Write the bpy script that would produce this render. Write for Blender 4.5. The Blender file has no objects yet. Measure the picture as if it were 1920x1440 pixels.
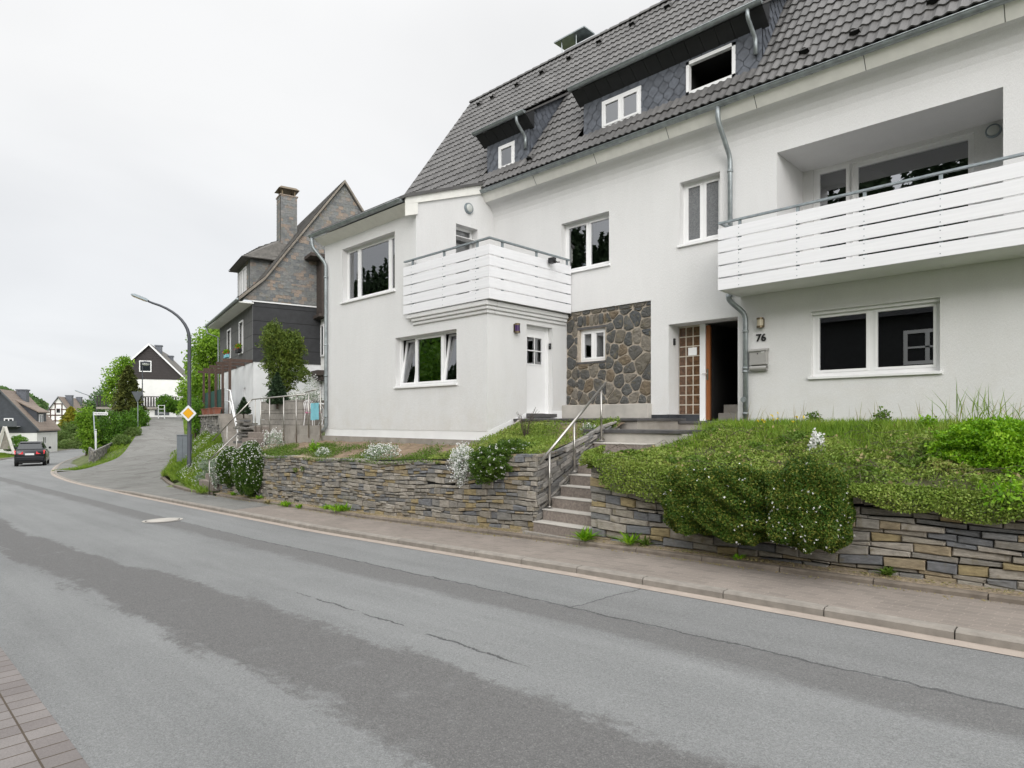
import bpy, math, random
import numpy as np
from mathutils import Vector, Matrix
random.seed(7)
rng = np.random.default_rng(7)
C = bpy.context.scene.collection
R = math.radians

# ------------------------------------------------------------------ survey of the site
# World axes follow the white house: X along its street front, Y into the plot, Z up (road at the stairs = 0).
F = 1195.0                    # focal length of the survey photo in its pixels
EYE = 1.95                    # height the survey was taken from
CS, SN = math.cos(R(44.22)), math.sin(R(44.22))
def _ray(px):
    r = (px-960)/F
    return CS*r-SN, SN*r+CS
def at_D(px, py, d):
    x, y = _ray(px); return Vector((x*d, y*d, EYE+(789-py)*d/F))
def at_Y(px, py, Y):
    x, y = _ray(px); return at_D(px, py, Y/y)
def at_X(px, py, X):
    x, y = _ray(px); return at_D(px, py, X/x)
def ux(px, Y): return at_Y(px, 700, Y).x
def zy(px, py, Y): return at_Y(px, py, Y).z
ZR_X = [-400, -110, -80, -65, -46, -24.8, -11.7, -5, 0, 8, 40]
ZR_Z = [-4.5, -2.1, -1.72, -1.46, -1.04, -.55, -.25, 0, .14, .36, .9]
def zr(x): return float(np.interp(x, ZR_X, ZR_Z))

# ------------------------------------------------------------------ node helpers
def nd(nt, typ, ins=None, **props):
    n = nt.nodes.new(typ)
    for k, v in props.items(): setattr(n, k, v)
    for k, v in (ins or {}).items():
        s = n.inputs[k]
        if isinstance(v, bpy.types.NodeSocket): nt.links.new(v, s)
        else: s.default_value = v
    return n
def mth(nt, op, a, b=0.0, c=0.0, clamp=False):
    n = nd(nt, 'ShaderNodeMath', {0: a, 1: b, 2: c}, operation=op); n.use_clamp = clamp
    return n.outputs[0]
def rmp(nt, v, a, b, c, d, smooth=False):
    n = nd(nt, 'ShaderNodeMapRange', {'Value': v, 'From Min': a, 'From Max': b, 'To Min': c, 'To Max': d})
    if smooth: n.interpolation_type = 'SMOOTHSTEP'
    return n.outputs[0]
def noise(nt, vec, scale, detail=4, rough=.55, dist=0):
    return nd(nt, 'ShaderNodeTexNoise', {'Vector': vec, 'Scale': scale, 'Detail': detail, 'Roughness': rough, 'Distortion': dist}).outputs['Fac']
def mixc(nt, f, a, b):
    n = nt.nodes.new('ShaderNodeMix'); n.data_type = 'RGBA'
    for k, v in ((0, f), (6, a), (7, b)):
        s = n.inputs[k]
        if isinstance(v, bpy.types.NodeSocket): nt.links.new(v, s)
        else: s.default_value = v if k == 0 else (*v, 1) if len(v) == 3 else v
    return n.outputs[2]
def scl(nt, col, f):
    n = nd(nt, 'ShaderNodeVectorMath', {0: col if isinstance(col, bpy.types.NodeSocket) else tuple(col), 'Scale': f}, operation='SCALE')
    return n.outputs[0]
def start(name):
    m = bpy.data.materials.new(name); m.use_nodes = True
    nt = m.node_tree; b = nt.nodes['Principled BSDF']
    return m, nt, b, nd(nt, 'ShaderNodeTexCoord').outputs['Object']
def bump(nt, b, h, strength, dist=.01):
    n = nd(nt, 'ShaderNodeBump', {'Height': h, 'Strength': strength, 'Distance': dist})
    nt.links.new(n.outputs[0], b.inputs['Normal'])
def island(nt): return nd(nt, 'ShaderNodeNewGeometry').outputs['Random Per Island']
def sepxyz(nt, v):
    return nd(nt, 'ShaderNodeSeparateXYZ', {0: v}).outputs

def plain(name, col, rough=.6, metal=0, var=.12, scale=5, bmp=0, bscale=60, isl=0, spec=.5, stretch=None):
    m, nt, b, P = start(name)
    if stretch: P = nd(nt, 'ShaderNodeVectorMath', {0: P, 1: stretch}, operation='MULTIPLY').outputs[0]
    f = rmp(nt, noise(nt, P, scale), .3, .7, 1-var, 1+var)
    if isl: f = mth(nt, 'MULTIPLY', f, rmp(nt, island(nt), 0, 1, 1-isl, 1+isl))
    nt.links.new(scl(nt, col, f), b.inputs['Base Color'])
    b.inputs['Roughness'].default_value = rough; b.inputs['Metallic'].default_value = metal
    b.inputs['Specular IOR Level'].default_value = spec
    if bmp: bump(nt, b, noise(nt, P, bscale, 3), bmp)
    return m

def ramp_leaf(name, cols, rough=.55, trans=.25, scale=1.6, isl=.55):
    """leaf material: every leaf takes its own tone from the list, and whole clumps lean to one side of it"""
    m, nt, b, P = start(name)
    t = mth(nt, 'ADD', mth(nt, 'MULTIPLY', island(nt), isl), mth(nt, 'MULTIPLY', rmp(nt, noise(nt, P, scale, 2), .3, .7, 0, 1), 1-isl))
    cr = nd(nt, 'ShaderNodeValToRGB', {0: t}); e = cr.color_ramp.elements
    for i, c in enumerate(cols):
        p = i/(len(cols)-1)
        if i == 0: k = e[0]; k.position = 0
        elif i == len(cols)-1: k = e[-1]; k.position = 1
        else: k = e.new(p)
        k.color = (*c, 1)
    nt.links.new(cr.outputs[0], b.inputs['Base Color'])
    b.inputs['Roughness'].default_value = rough; b.inputs['Specular IOR Level'].default_value = .25
    tr = nd(nt, 'ShaderNodeBsdfTranslucent', {'Color': cr.outputs[0]})
    mx = nd(nt, 'ShaderNodeMixShader', {0: trans, 1: b.outputs[0], 2: tr.outputs[0]})
    nt.links.new(mx.outputs[0], nt.nodes['Material Output'].inputs[0])
    return m

def stucco(name, col, stain=.06):
    m, nt, b, P = start(name)
    s = nd(nt, 'ShaderNodeVectorMath', {0: P, 1: (1, 1, .22)}, operation='MULTIPLY').outputs[0]
    f = mth(nt, 'MULTIPLY', rmp(nt, noise(nt, s, 1.1, 6, .65), .35, .75, 1, 1-stain), rmp(nt, noise(nt, P, 55, 3, .6), .3, .7, .955, 1.03))
    d = rmp(nt, noise(nt, s, 7, 5, .7), .52, .75, 0, .25)
    c = mixc(nt, d, col, (col[0]*.93, col[1]*.92, col[2]*.90))
    lowz = mth(nt, 'MULTIPLY', rmp(nt, sepxyz(nt, P)[2], .1, 1.7, 1, 0), rmp(nt, noise(nt, P, 2.3, 6, .7), .42, .7, 0, .75))     # splash marks
    c = mixc(nt, mth(nt, 'MULTIPLY', lowz, .5), c, (col[0]*.82, col[1]*.78, col[2]*.70))
    nt.links.new(scl(nt, c, f), b.inputs['Base Color'])
    b.inputs['Roughness'].default_value = .92; b.inputs['Specular IOR Level'].default_value = .15
    h = noise(nt, nd(nt, 'ShaderNodeVectorMath', {0: P, 1: (1, 1, .45)}, operation='MULTIPLY').outputs[0], 38, 5, .75)
    bump(nt, b, h, .5, .02)
    return m

def asphalt(name, light, dark, main=True):
    m, nt, b, P = start(name)
    x, y, z = sepxyz(nt, P)
    big = noise(nt, nd(nt, 'ShaderNodeVectorMath', {0: P, 1: (.35, 1, 1)}, operation='MULTIPLY').outputs[0], .9, 5, .6)
    fine = noise(nt, P, 120, 3, .8); mid = noise(nt, P, 14, 4, .7)
    col = scl(nt, light, mth(nt, 'MULTIPLY', rmp(nt, big, .3, .7, .88, 1.1), rmp(nt, noise(nt, nd(nt, 'ShaderNodeVectorMath', {0: P, 1: (.07, 2.2, 1)}, operation='MULTIPLY').outputs[0], 1.6, 4, .6), .3, .7, .93, 1.06)))
    if main:
        rag = noise(nt, nd(nt, 'ShaderNodeVectorMath', {0: P, 1: (.32, 1.25, 1)}, operation='MULTIPLY').outputs[0], 1.25, 6, .58)
        rg = mth(nt, 'ADD', rmp(nt, rag, .3, .7, -.22, .22), rmp(nt, noise(nt, P, 9, 5, .75), .3, .7, -.09, .09))
        # worn patch that wanders across the carriageway
        yc = mth(nt, 'MULTIPLY_ADD', x, .05, 2.9)
        yc = mth(nt, 'ADD', yc, mth(nt, 'MULTIPLY', mth(nt, 'SINE', mth(nt, 'MULTIPLY', x, .55)), .07))
        d1 = mth(nt, 'ABSOLUTE', mth(nt, 'SUBTRACT', y, yc))
        w1 = rmp(nt, x, -14, -1.5, .42, .56)
        k1 = rmp(nt, mth(nt, 'SUBTRACT', mth(nt, 'ADD', d1, rg), w1), -.05, .06, 1, 0)
        # strip beside the seam
        lo = mth(nt, 'ADD', y, mth(nt, 'MULTIPLY', rg, .55))
        k2 = mth(nt, 'MULTIPLY', rmp(nt, lo, 4.55, 4.72, 0, 1), rmp(nt, y, 5.12, 5.14, 1, 0))
        # a paler surface course right of the transverse seam, between the seam and the kerb
        k3 = mth(nt, 'MULTIPLY', rmp(nt, y, 5.13, 5.15, 0, 1), rmp(nt, x, -4.15, -4.1, .12, .55))
        k = mth(nt, 'MAXIMUM', mth(nt, 'MULTIPLY', k1, .95), mth(nt, 'MULTIPLY', k2, .8))
        k = mth(nt, 'MAXIMUM', k, mth(nt, 'MULTIPLY', k3, .5))
        k = mth(nt, 'MULTIPLY', k, rmp(nt, noise(nt, P, 3.5, 5, .7), .28, .42, .55, 1))
        col = mixc(nt, k, col, scl(nt, dark, rmp(nt, mid, .3, .7, .92, 1.08)))
        wob = rmp(nt, noise(nt, P, 3, 4, .7), .3, .7, -.035, .035)
        yw = mth(nt, 'ADD', y, wob)
        def seam(yy, w): return rmp(nt, mth(nt, 'ABSOLUTE', mth(nt, 'SUBTRACT', yw, yy)), w*.5, w, 1, 0)
        s1 = mth(nt, 'MULTIPLY', seam(5.14, .022), rmp(nt, x, -20, -9, .15, .85))
        s2 = mth(nt, 'MULTIPLY', mth(nt, 'MULTIPLY', seam(3.62, .017), rmp(nt, noise(nt, P, 2.2, 3), .42, .5, 0, 1)), mth(nt, 'MULTIPLY', rmp(nt, x, -7.5, -6.6, 0, 1), rmp(nt, x, -3.6, -3.3, 1, 0)))
        xs = mth(nt, 'ADD', mth(nt, 'MULTIPLY_ADD', y, .12, -4.78), mth(nt, 'MULTIPLY_ADD', x, -1, wob))
        s3 = mth(nt, 'MULTIPLY', rmp(nt, mth(nt, 'ABSOLUTE', xs), .008, .02, 1, 0), rmp(nt, y, 5.13, 5.16, 0, .8))
        sm = mth(nt, 'MAXIMUM', mth(nt, 'MAXIMUM', s1, s2), s3)
        col = mixc(nt, mth(nt, 'MULTIPLY', sm, .7), col, (.022, .022, .024))
    else:
        v = nd(nt, 'ShaderNodeTexVoronoi', {'Vector': nd(nt, 'ShaderNodeVectorMath', {0: P, 1: nd(nt, 'ShaderNodeTexNoise', {'Vector': P, 'Scale': .7}).outputs['Color']}, operation='ADD').outputs[0], 'Scale': .33}, feature='DISTANCE_TO_EDGE')
        col = mixc(nt, rmp(nt, v.outputs[0], .006, .02, .65, 0), col, dark)
        col = mixc(nt, rmp(nt, noise(nt, P, .45, 5, .7), .5, .62, 0, .55), col, dark)
    vo = nd(nt, 'ShaderNodeTexVoronoi', {'Vector': P, 'Scale': 125})
    speck = rmp(nt, sepxyz(nt, vo.outputs['Color'])[0], .86, .95, 0, 1)
    col = scl(nt, col, mth(nt, 'MULTIPLY', rmp(nt, fine, .3, .7, .62, 1.36), rmp(nt, noise(nt, P, 48, 2, .6), .3, .7, .88, 1.12)))
    col = mixc(nt, mth(nt, 'MULTIPLY', speck, .22), col, (.42, .42, .40))
    nt.links.new(col, b.inputs['Base Color'])
    b.inputs['Roughness'].default_value = .85; b.inputs['Specular IOR Level'].default_value = .3
    bump(nt, b, mth(nt, 'ADD', fine, mth(nt, 'MULTIPLY', vo.outputs['Distance'], .6)), .55, .012)
    return m

def stone(name, cols, rough=.85):
    m, nt, b, P = start(name)
    cr = nd(nt, 'ShaderNodeValToRGB', {0: island(nt)}); el = cr.color_ramp.elements
    cr.color_ramp.interpolation = 'CONSTANT'
    n = len(cols)
    for i, c in enumerate(cols):
        k = el[0] if i == 0 else el[1] if i == 1 else el.new(i/n)
        k.position = i/n; k.color = (*c, 1)
    st = nd(nt, 'ShaderNodeVectorMath', {0: P, 1: (1, 1, 3)}, operation='MULTIPLY').outputs[0]
    col = scl(nt, cr.outputs[0], rmp(nt, noise(nt, st, 9, 6, .7), .25, .75, .55, 1.45))
    li = rmp(nt, noise(nt, P, 6, 5, .7), .56, .68, 0, .6)
    col = mixc(nt, li, col, (.17, .14, .07))
    nt.links.new(col, b.inputs['Base Color'])
    b.inputs['Roughness'].default_value = rough
    bump(nt, b, noise(nt, st, 26, 6, .75), .8, .02)
    return m

def pavers(name, c1, c2, joint, w, h, offset=.5, wave=0, rot=0):
    m, nt, b, P = start(name)
    if rot: P = nd(nt, 'ShaderNodeVectorRotate', {'Vector': P, 'Angle': rot}, rotation_type='Z_AXIS').outputs[0]
    Q = P
    if wave:
        x, y, z = sepxyz(nt, P)
        wx = mth(nt, 'MULTIPLY', mth(nt, 'SINE', mth(nt, 'MULTIPLY', y, 2*math.pi/h)), wave)
        wy = mth(nt, 'MULTIPLY', mth(nt, 'SINE', mth(nt, 'MULTIPLY', x, 2*math.pi/w)), wave*.8)
        Q = nd(nt, 'ShaderNodeVectorMath', {0: P, 1: nd(nt, 'ShaderNodeCombineXYZ', {0: wx, 1: wy}).outputs[0]}, operation='ADD').outputs[0]
    br = nd(nt, 'ShaderNodeTexBrick', {'Vector': Q, 'Color1': (*c1, 1), 'Color2': (*c2, 1), 'Mortar': (*joint, 1), 'Scale': 1, 'Mortar Size': .0065, 'Mortar Smooth': .3, 'Brick Width': w, 'Row Height': h}, offset=offset)
    col = scl(nt, br.outputs['Color'], mth(nt, 'MULTIPLY', rmp(nt, noise(nt, P, 90, 3, .8), .25, .75, .8, 1.2), rmp(nt, noise(nt, P, 1.3, 5), .3, .7, .88, 1.1)))
    nt.links.new(col, b.inputs['Base Color'])
    b.inputs['Roughness'].default_value = .88
    bump(nt, b, mth(nt, 'ADD', mth(nt, 'MULTIPLY', br.outputs['Fac'], -1), mth(nt, 'MULTIPLY', noise(nt, P, 140), .3)), .6, .008)
    return m

def boards(name, col, axis, pitch, rough=.6, var=.12):
    """horizontal boards or sheets with dark joints every pitch metres along one axis"""
    m, nt, b, P = start(name)
    s = sepxyz(nt, P)[axis]
    fr = mth(nt, 'FRACT', mth(nt, 'DIVIDE', s, pitch))
    k = rmp(nt, fr, 0, .06, 1, 0)
    f = rmp(nt, noise(nt, P, 3, 5, .7), .3, .7, 1-var, 1+var)
    nt.links.new(mixc(nt, mth(nt, 'MULTIPLY', k, .7), scl(nt, col, f), (.006, .006, .006)), b.inputs['Base Color'])
    b.inputs['Roughness'].default_value = rough
    bump(nt, b, mth(nt, 'MULTIPLY', k, -1), .5, .02)
    return m

def glass(name, ior=3.1, tint=.7):
    m, nt, b, P = start(name)
    nt.nodes.remove(b)
    fr = nd(nt, 'ShaderNodeFresnel', {'IOR': ior}).outputs[0]
    mx = nd(nt, 'ShaderNodeMixShader', {0: fr, 1: nd(nt, 'ShaderNodeBsdfTransparent', {'Color': (tint, tint, tint, 1)}).outputs[0],
                                        2: nd(nt, 'ShaderNodeBsdfGlossy', {'Color': (.95, .97, 1, 1), 'Roughness': 0}).outputs[0]})
    nt.links.new(mx.outputs[0], nt.nodes['Material Output'].inputs[0])
    return m

MT = {}
MT['stucco'] = stucco('white_stucco', (.72, .717, .712), .075)
MT['plinth'] = plain('smooth_white_plinth', (.80, .80, .80), .7, var=.04, scale=2)
MT['white'] = plain('white_plastic', (.82, .82, .82), .35, var=.02)
MT['board'] = plain('white_board', (.80, .80, .82), .45, var=.04, scale=3, stretch=(.3, 1, 9), isl=.02)
MT['cream'] = plain('cream_board', (.80, .79, .745), .7, var=.05)
MT['zinc'] = plain('zinc', (.30, .33, .34), .45, .55, var=.22, scale=7)
MT['galv'] = plain('galvanised_steel', (.30, .34, .36), .45, .5, var=.18, scale=12)
MT['steel'] = plain('stainless_steel', (.46, .44, .41), .32, 1, var=.06)
MT['brushed'] = plain('brushed_steel_sheet', (.40, .39, .375), .42, .25, var=.06)
MT['black'] = plain('black_plastic', (.012, .012, .013), .4)
MT['dark'] = plain('dark_slot', (.01, .01, .01), .9)
MT['tile'] = plain('brown_grey_roof_tile', (.099, .096, .094), .55, var=.24, scale=2.2, isl=.17, spec=.5)
MT['slate_dark'] = plain('dark_slate_plate', (.095, .105, .125), .5, var=.25, scale=9, isl=.16)
MT['slate_soffit'] = plain('black_slate', (.013, .014, .016), .6, var=.2, isl=.12)
MT['slate_old'] = stone('old_slate_plate', [(0.162, 0.168, 0.165), (0.192, 0.195, 0.188), (0.138, 0.146, 0.150), (0.216, 0.210, 0.200), (0.174, 0.181, 0.177), (0.186, 0.189, 0.185), (0.228, 0.195, 0.169), (0.144, 0.152, 0.156), (0.204, 0.201, 0.194), (0.270, 0.217, 0.175), (0.180, 0.189, 0.188), (0.156, 0.159, 0.160)], .7)
MT['roof_old'] = plain('old_slate_roof', (.115, .108, .098), .75, var=.3, scale=6, isl=.25)
MT['roof_brown'] = boards('brown_tiled_roof', (.25, .20, .165), 2, .28, .8, .2)
MT['roof_grey'] = boards('grey_tiled_roof', (.15, .14, .125), 2, .28, .8, .25)
MT['panel'] = boards('dark_fibre_cement', (.030, .031, .034), 2, .62, .7, .25)
MT['panel_street'] = boards('grey_fibre_cement', (.085, .085, .083), 2, .62, .7, .25)
MT['boards_brown'] = boards('dark_brown_boards', (.032, .026, .026), 2, .3, .7, .2)
MT['slate_wall'] = boards('blue_slate_cladding', (.055, .062, .075), 2, .22, .6, .2)
MT['slate_far'] = plain('dark_house_slate', (.022, .023, .025), .8, var=.3, isl=.3)
MT['weathered'] = plain('weathered_board', (.22, .195, .165), .85, var=.25, scale=8)
MT['render'] = plain('white_render', (.78, .78, .76), .9, var=.05, scale=1.5)
MT['render_old'] = plain('weathered_white_render', (.72, .73, .74), .9, var=.10, scale=1.2)
MT['wood_brown'] = plain('brown_wood', (.085, .05, .038), .7, var=.25, scale=8)
MT['door_wood'] = plain('orange_wood', (.26, .092, .03), .4, var=.15, scale=6, stretch=(3, 3, .4))
MT['timber'] = plain('timber_frame', (.07, .035, .028), .8, var=.2)
MT['tar'] = plain('tar_paper', (.055, .042, .036), .8, var=.35, scale=9, bmp=.4)
MT['conc'] = plain('concrete', (.30, .275, .245), .9, var=.2, scale=3.5, bmp=.3, bscale=70)
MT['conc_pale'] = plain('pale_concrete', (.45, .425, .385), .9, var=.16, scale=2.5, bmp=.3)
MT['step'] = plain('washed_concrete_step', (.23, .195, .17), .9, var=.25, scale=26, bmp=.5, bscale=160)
MT['slab'] = plain('dark_stone_slab', (.085, .082, .082), .6, var=.25, scale=5, bmp=.3)
MT['anthracite'] = plain('anthracite_tile', (.040, .043, .050), .5, var=.15)
MT['lblock'] = boards('ribbed_concrete_block', (.27, .25, .225), 2, .42, .9, .22)
MT['kerb'] = plain('kerb_concrete', (.27, .245, .215), .9, var=.16, scale=8, bmp=.4, bscale=120, isl=.08)
MT['gutterstone'] = plain('pale_gutter_stone', (.37, .315, .27), .9, var=.12, scale=6, bmp=.3, bscale=100)
MT['edging'] = plain('edging_concrete', (.185, .155, .125), .95, var=.25, scale=7, bmp=.5, bscale=100, isl=.08)
MT['asphalt'] = asphalt('asphalt_road', (.224, .229, .228), (.138, .136, .134))
MT['asphalt2'] = asphalt('asphalt_lane', (.20, .198, .185), (.125, .118, .108), False)
MT['pave'] = pavers('wavy_pavers', (.25, .215, .187), (.205, .178, .155), (.285, .245, .21), .22, .11, .5, .009)
MT['pave2'] = pavers('red_grey_pavers', (.185, .165, .158), (.235, .215, .205), (.085, .065, .045), .165, .24, .0)
MT['soil'] = plain('dry_soil', (.20, .145, .095), .95, var=.35, scale=5, bmp=.8, bscale=40)
MT['moss'] = plain('mossy_soil', (.075, .075, .03), .95, var=.4, scale=6, bmp=.8, bscale=40)
MT['gravel'] = plain('gravel_strip', (.30, .24, .17), .95, var=.4, scale=30, bmp=.9, bscale=90)
MT['ground'] = plain('grassy_ground', (.105, .125, .045), .95, var=.4, scale=2.2, bmp=.8, bscale=14)
MT['drystone'] = stone('dry_slate_stone', [(0.284, 0.254, 0.211), (0.327, 0.297, 0.254), (0.224, 0.215, 0.198), (0.361, 0.327, 0.280), (0.318, 0.258, 0.172), (0.172, 0.176, 0.185), (0.301, 0.271, 0.224), (0.241, 0.224, 0.198), (0.378, 0.344, 0.297), (0.335, 0.267, 0.146), (0.267, 0.249, 0.219), (0.318, 0.292, 0.249), (0.202, 0.202, 0.202)])
MT['drystone_grey'] = stone('grey_dry_stone', [(0.176, 0.167, 0.154), (0.246, 0.233, 0.211), (0.207, 0.198, 0.185), (0.282, 0.264, 0.242), (0.141, 0.139, 0.136)])
MT['rubble'] = stone('rubble_stone', [(.085, .085, .08), (.115, .105, .09), (.07, .073, .075), (.14, .125, .10), (.095, .095, .09), (.16, .125, .085), (.08, .082, .08), (.105, .10, .09), (.19, .17, .14), (.09, .088, .082)], .8)
MT['pointing'] = plain('pale_pointing', (.42, .365, .30), .95, var=.15, scale=20, bmp=.5, bscale=90)
MT['glass'] = glass('window_glass')
MT['carglass'] = plain('car_glass', (.02, .024, .028), .06, spec=.8)
MT['room'] = plain('dim_interior', (.05, .048, .046), .9)
MT['frost'] = plain('frosted_glass', (.16, .165, .17), .25, var=.3, scale=45, bmp=.5, bscale=50)
MT['blind'] = plain('vertical_blind', (.55, .55, .56), .8, var=.03)
MT['mortar'] = plain('block_mortar', (.62, .56, .47), .8)
MT['gblock'] = plain('brown_glass_block', (.115, .062, .036), .12, var=.45, scale=14, bmp=.6, bscale=26, spec=.7)
MT['paper'] = plain('paper', (.85, .85, .85), .8, var=.01)
MT['opal'] = plain('opal_glass', (.50, .52, .50), .25, var=.03)
MT['pole'] = plain('grey_painted_pole', (.055, .06, .072), .5, var=.08)
MT['lampgrey'] = plain('grey_lamp_housing', (.23, .27, .29), .45, .3)
MT['yellow'] = plain('sign_yellow', (.80, .40, .015), .45, var=.02)
MT['signwhite'] = plain('sign_white', (.78, .79, .80), .45, var=.02)
MT['signgrey'] = plain('sign_back_grey', (.085, .095, .105), .55)
MT['carpaint'] = plain('dark_grey_car_paint', (.045, .047, .052), .22, .6, var=.03)
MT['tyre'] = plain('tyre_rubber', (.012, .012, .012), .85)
MT['rim'] = plain('alloy_rim', (.35, .36, .37), .35, .9)
MT['redlight'] = plain('red_lamp_lens', (.75, .02, .03), .18, var=.05)
MT['cabinet'] = plain('grey_cabinet', (.17, .19, .21), .55)
MT['green_net'] = plain('green_netting', (.006, .065, .05), .8, var=.15, scale=8)
MT['terracotta'] = plain('terracotta', (.26, .10, .065), .85, var=.15)
MT['cyan'] = plain('cyan_cloth', (.20, .50, .58), .8)
MT['pink'] = plain('pink_cushion', (.45, .10, .22), .8)
MT['bark'] = plain('bark', (.085, .065, .048), .95, var=.35, scale=14, bmp=.8)
MT['purple'] = plain('purple_glass', (.05, .02, .09), .2)
MT['brass'] = plain('aged_bronze', (.16, .125, .08), .4, .8)
MT['beige_lamp'] = plain('beige_lamp_glass', (.48, .42, .31), .35)
MT['aframe'] = plain('weathered_white_beam', (.66, .64, .60), .8, var=.08)
L_ = {}
L_['coton'] = ramp_leaf('cotoneaster_leaf', [(0.069, 0.114, 0.018), (0.138, 0.222, 0.031), (0.206, 0.294, 0.046), (0.281, 0.348, 0.077), (0.275, 0.228, 0.083)], .45, .2, .9, .5)
L_['iberis'] = ramp_leaf('iberis_leaf', [(0.025, 0.067, 0.009), (0.050, 0.111, 0.013), (0.083, 0.148, 0.019), (0.122, 0.178, 0.030)], .5, .2, 3)
L_['iberis_top'] = ramp_leaf('iberis_seed_head', [(.14, .18, .025), (.22, .24, .04), (.29, .28, .06)], .6, .2, 3)
L_['petal'] = ramp_leaf('white_petal', [(.72, .72, .70), (.85, .85, .84)], .7, .2)
L_['yellowpetal'] = ramp_leaf('yellow_petal', [(.75, .55, .02), (.8, .65, .05)], .7, .2)
L_['redpetal'] = ramp_leaf('red_petal', [(.6, .02, .03), (.75, .08, .10)], .7, .2)
L_['grass'] = ramp_leaf('grass_blade', [(0.075, 0.156, 0.016), (0.150, 0.260, 0.026), (0.225, 0.338, 0.039), (0.330, 0.351, 0.091)], .5, .3, 1.5)
L_['straw'] = ramp_leaf('dry_stalk', [(.25, .20, .09), (.35, .29, .14), (.16, .20, .05)], .7, .2)
L_['bright'] = ramp_leaf('bright_green_leaf', [(0.060, 0.162, 0.005), (0.136, 0.311, 0.010), (0.238, 0.432, 0.019), (0.340, 0.513, 0.039)], .45, .3, 2.5)
L_['herb'] = ramp_leaf('herb_leaf', [(0.054, 0.112, 0.014), (0.108, 0.188, 0.024), (0.162, 0.237, 0.042)], .55, .25, 2)
L_['silver'] = ramp_leaf('silver_leaf', [(.16, .22, .14), (.25, .32, .22), (.34, .40, .30)], .7, .2)
L_['maple'] = ramp_leaf('fresh_green_leaf', [(0.065, 0.156, 0.010), (0.143, 0.276, 0.019), (0.247, 0.408, 0.039), (0.338, 0.504, 0.065)], .5, .35, .5)
L_['hedge'] = ramp_leaf('hedge_leaf', [(0.045, 0.121, 0.011), (0.090, 0.216, 0.020), (0.150, 0.311, 0.028), (0.225, 0.378, 0.049)], .5, .3, .6)
L_['thuja'] = ramp_leaf('thuja_spray', [(0.032, 0.060, 0.012), (0.080, 0.128, 0.021), (0.136, 0.188, 0.030), (0.208, 0.247, 0.045)], .6, .2, 1.4)
L_['conifer'] = ramp_leaf('olive_conifer_spray', [(.025, .036, .008), (.06, .075, .016), (.10, .115, .024), (.15, .155, .032)], .65, .15, .8)
L_['gold'] = ramp_leaf('golden_conifer_spray', [(.08, .10, .012), (.19, .20, .02), (.33, .31, .03), (.45, .40, .045)], .6, .2, .6)
L_['spruce'] = ramp_leaf('spruce_spray', [(0.022, 0.042, 0.019), (0.036, 0.066, 0.029), (0.060, 0.096, 0.042)], .7, .1, .4)
L_['fir'] = ramp_leaf('fir_spray', [(.02, .04, .02), (.035, .065, .03), (.06, .095, .04)], .6, .15, 1)
L_['wood'] = ramp_leaf('far_wood_leaf', [(.055, .11, .035), (.09, .16, .05), (.13, .20, .07)], .7, .2, .05)
L_['shrubmix'] = ramp_leaf('mixed_shrub_leaf', [(.05, .10, .02), (.10, .17, .035), (.15, .22, .06), (.20, .24, .09)], .6, .25, .5)
L_['ivy'] = ramp_leaf('ivy_leaf', [(0.032, 0.087, 0.012), (0.072, 0.160, 0.018), (0.128, 0.246, 0.030)], .4, .2, 1)
# ------------------------------------------------------------------ object helpers
def tag(o, label=None, cat=None, group=None, kind=None):
    if label: o['label'] = label
    if cat: o['category'] = cat
    if group: o['group'] = group
    if kind: o['kind'] = kind
    return o
def thing(name, label, cat, loc=(0, 0, 0), rotz=0, group=None):
    o = bpy.data.objects.new(name, None); C.objects.link(o)
    o.location = loc; o.rotation_euler = (0, 0, rotz); o.empty_display_size = .2
    return tag(o, label, cat, group)
def root_of(o):
    while o.parent: o = o.parent
    return o
def inv_of(parent):
    r = root_of(parent)
    return (Matrix.Translation(r.location) @ r.rotation_euler.to_matrix().to_4x4()).inverted()
def link(name, me, parent=None, label=None):
    o = bpy.data.objects.new(name, me); C.objects.link(o)
    if parent: o.parent = parent
    if label: o['label'] = label
    return o

class Fr:
    """a flat frame on a wall: u to the right seen from outside, v up, w outwards"""
    def __init__(s, O, U, N): s.O, s.U, s.N = Vector(O), Vector(U), Vector(N)
    def __call__(s, u, v, w=0): return s.O+s.U*u+Vector((0, 0, v))+s.N*w
def front(Y): return Fr((0, Y, 0), (1, 0, 0), (0, -1, 0))
def right(X): return Fr((X, 0, 0), (0, 1, 0), (1, 0, 0))
def left(X): return Fr((X, 0, 0), (0, -1, 0), (-1, 0, 0))

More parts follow.
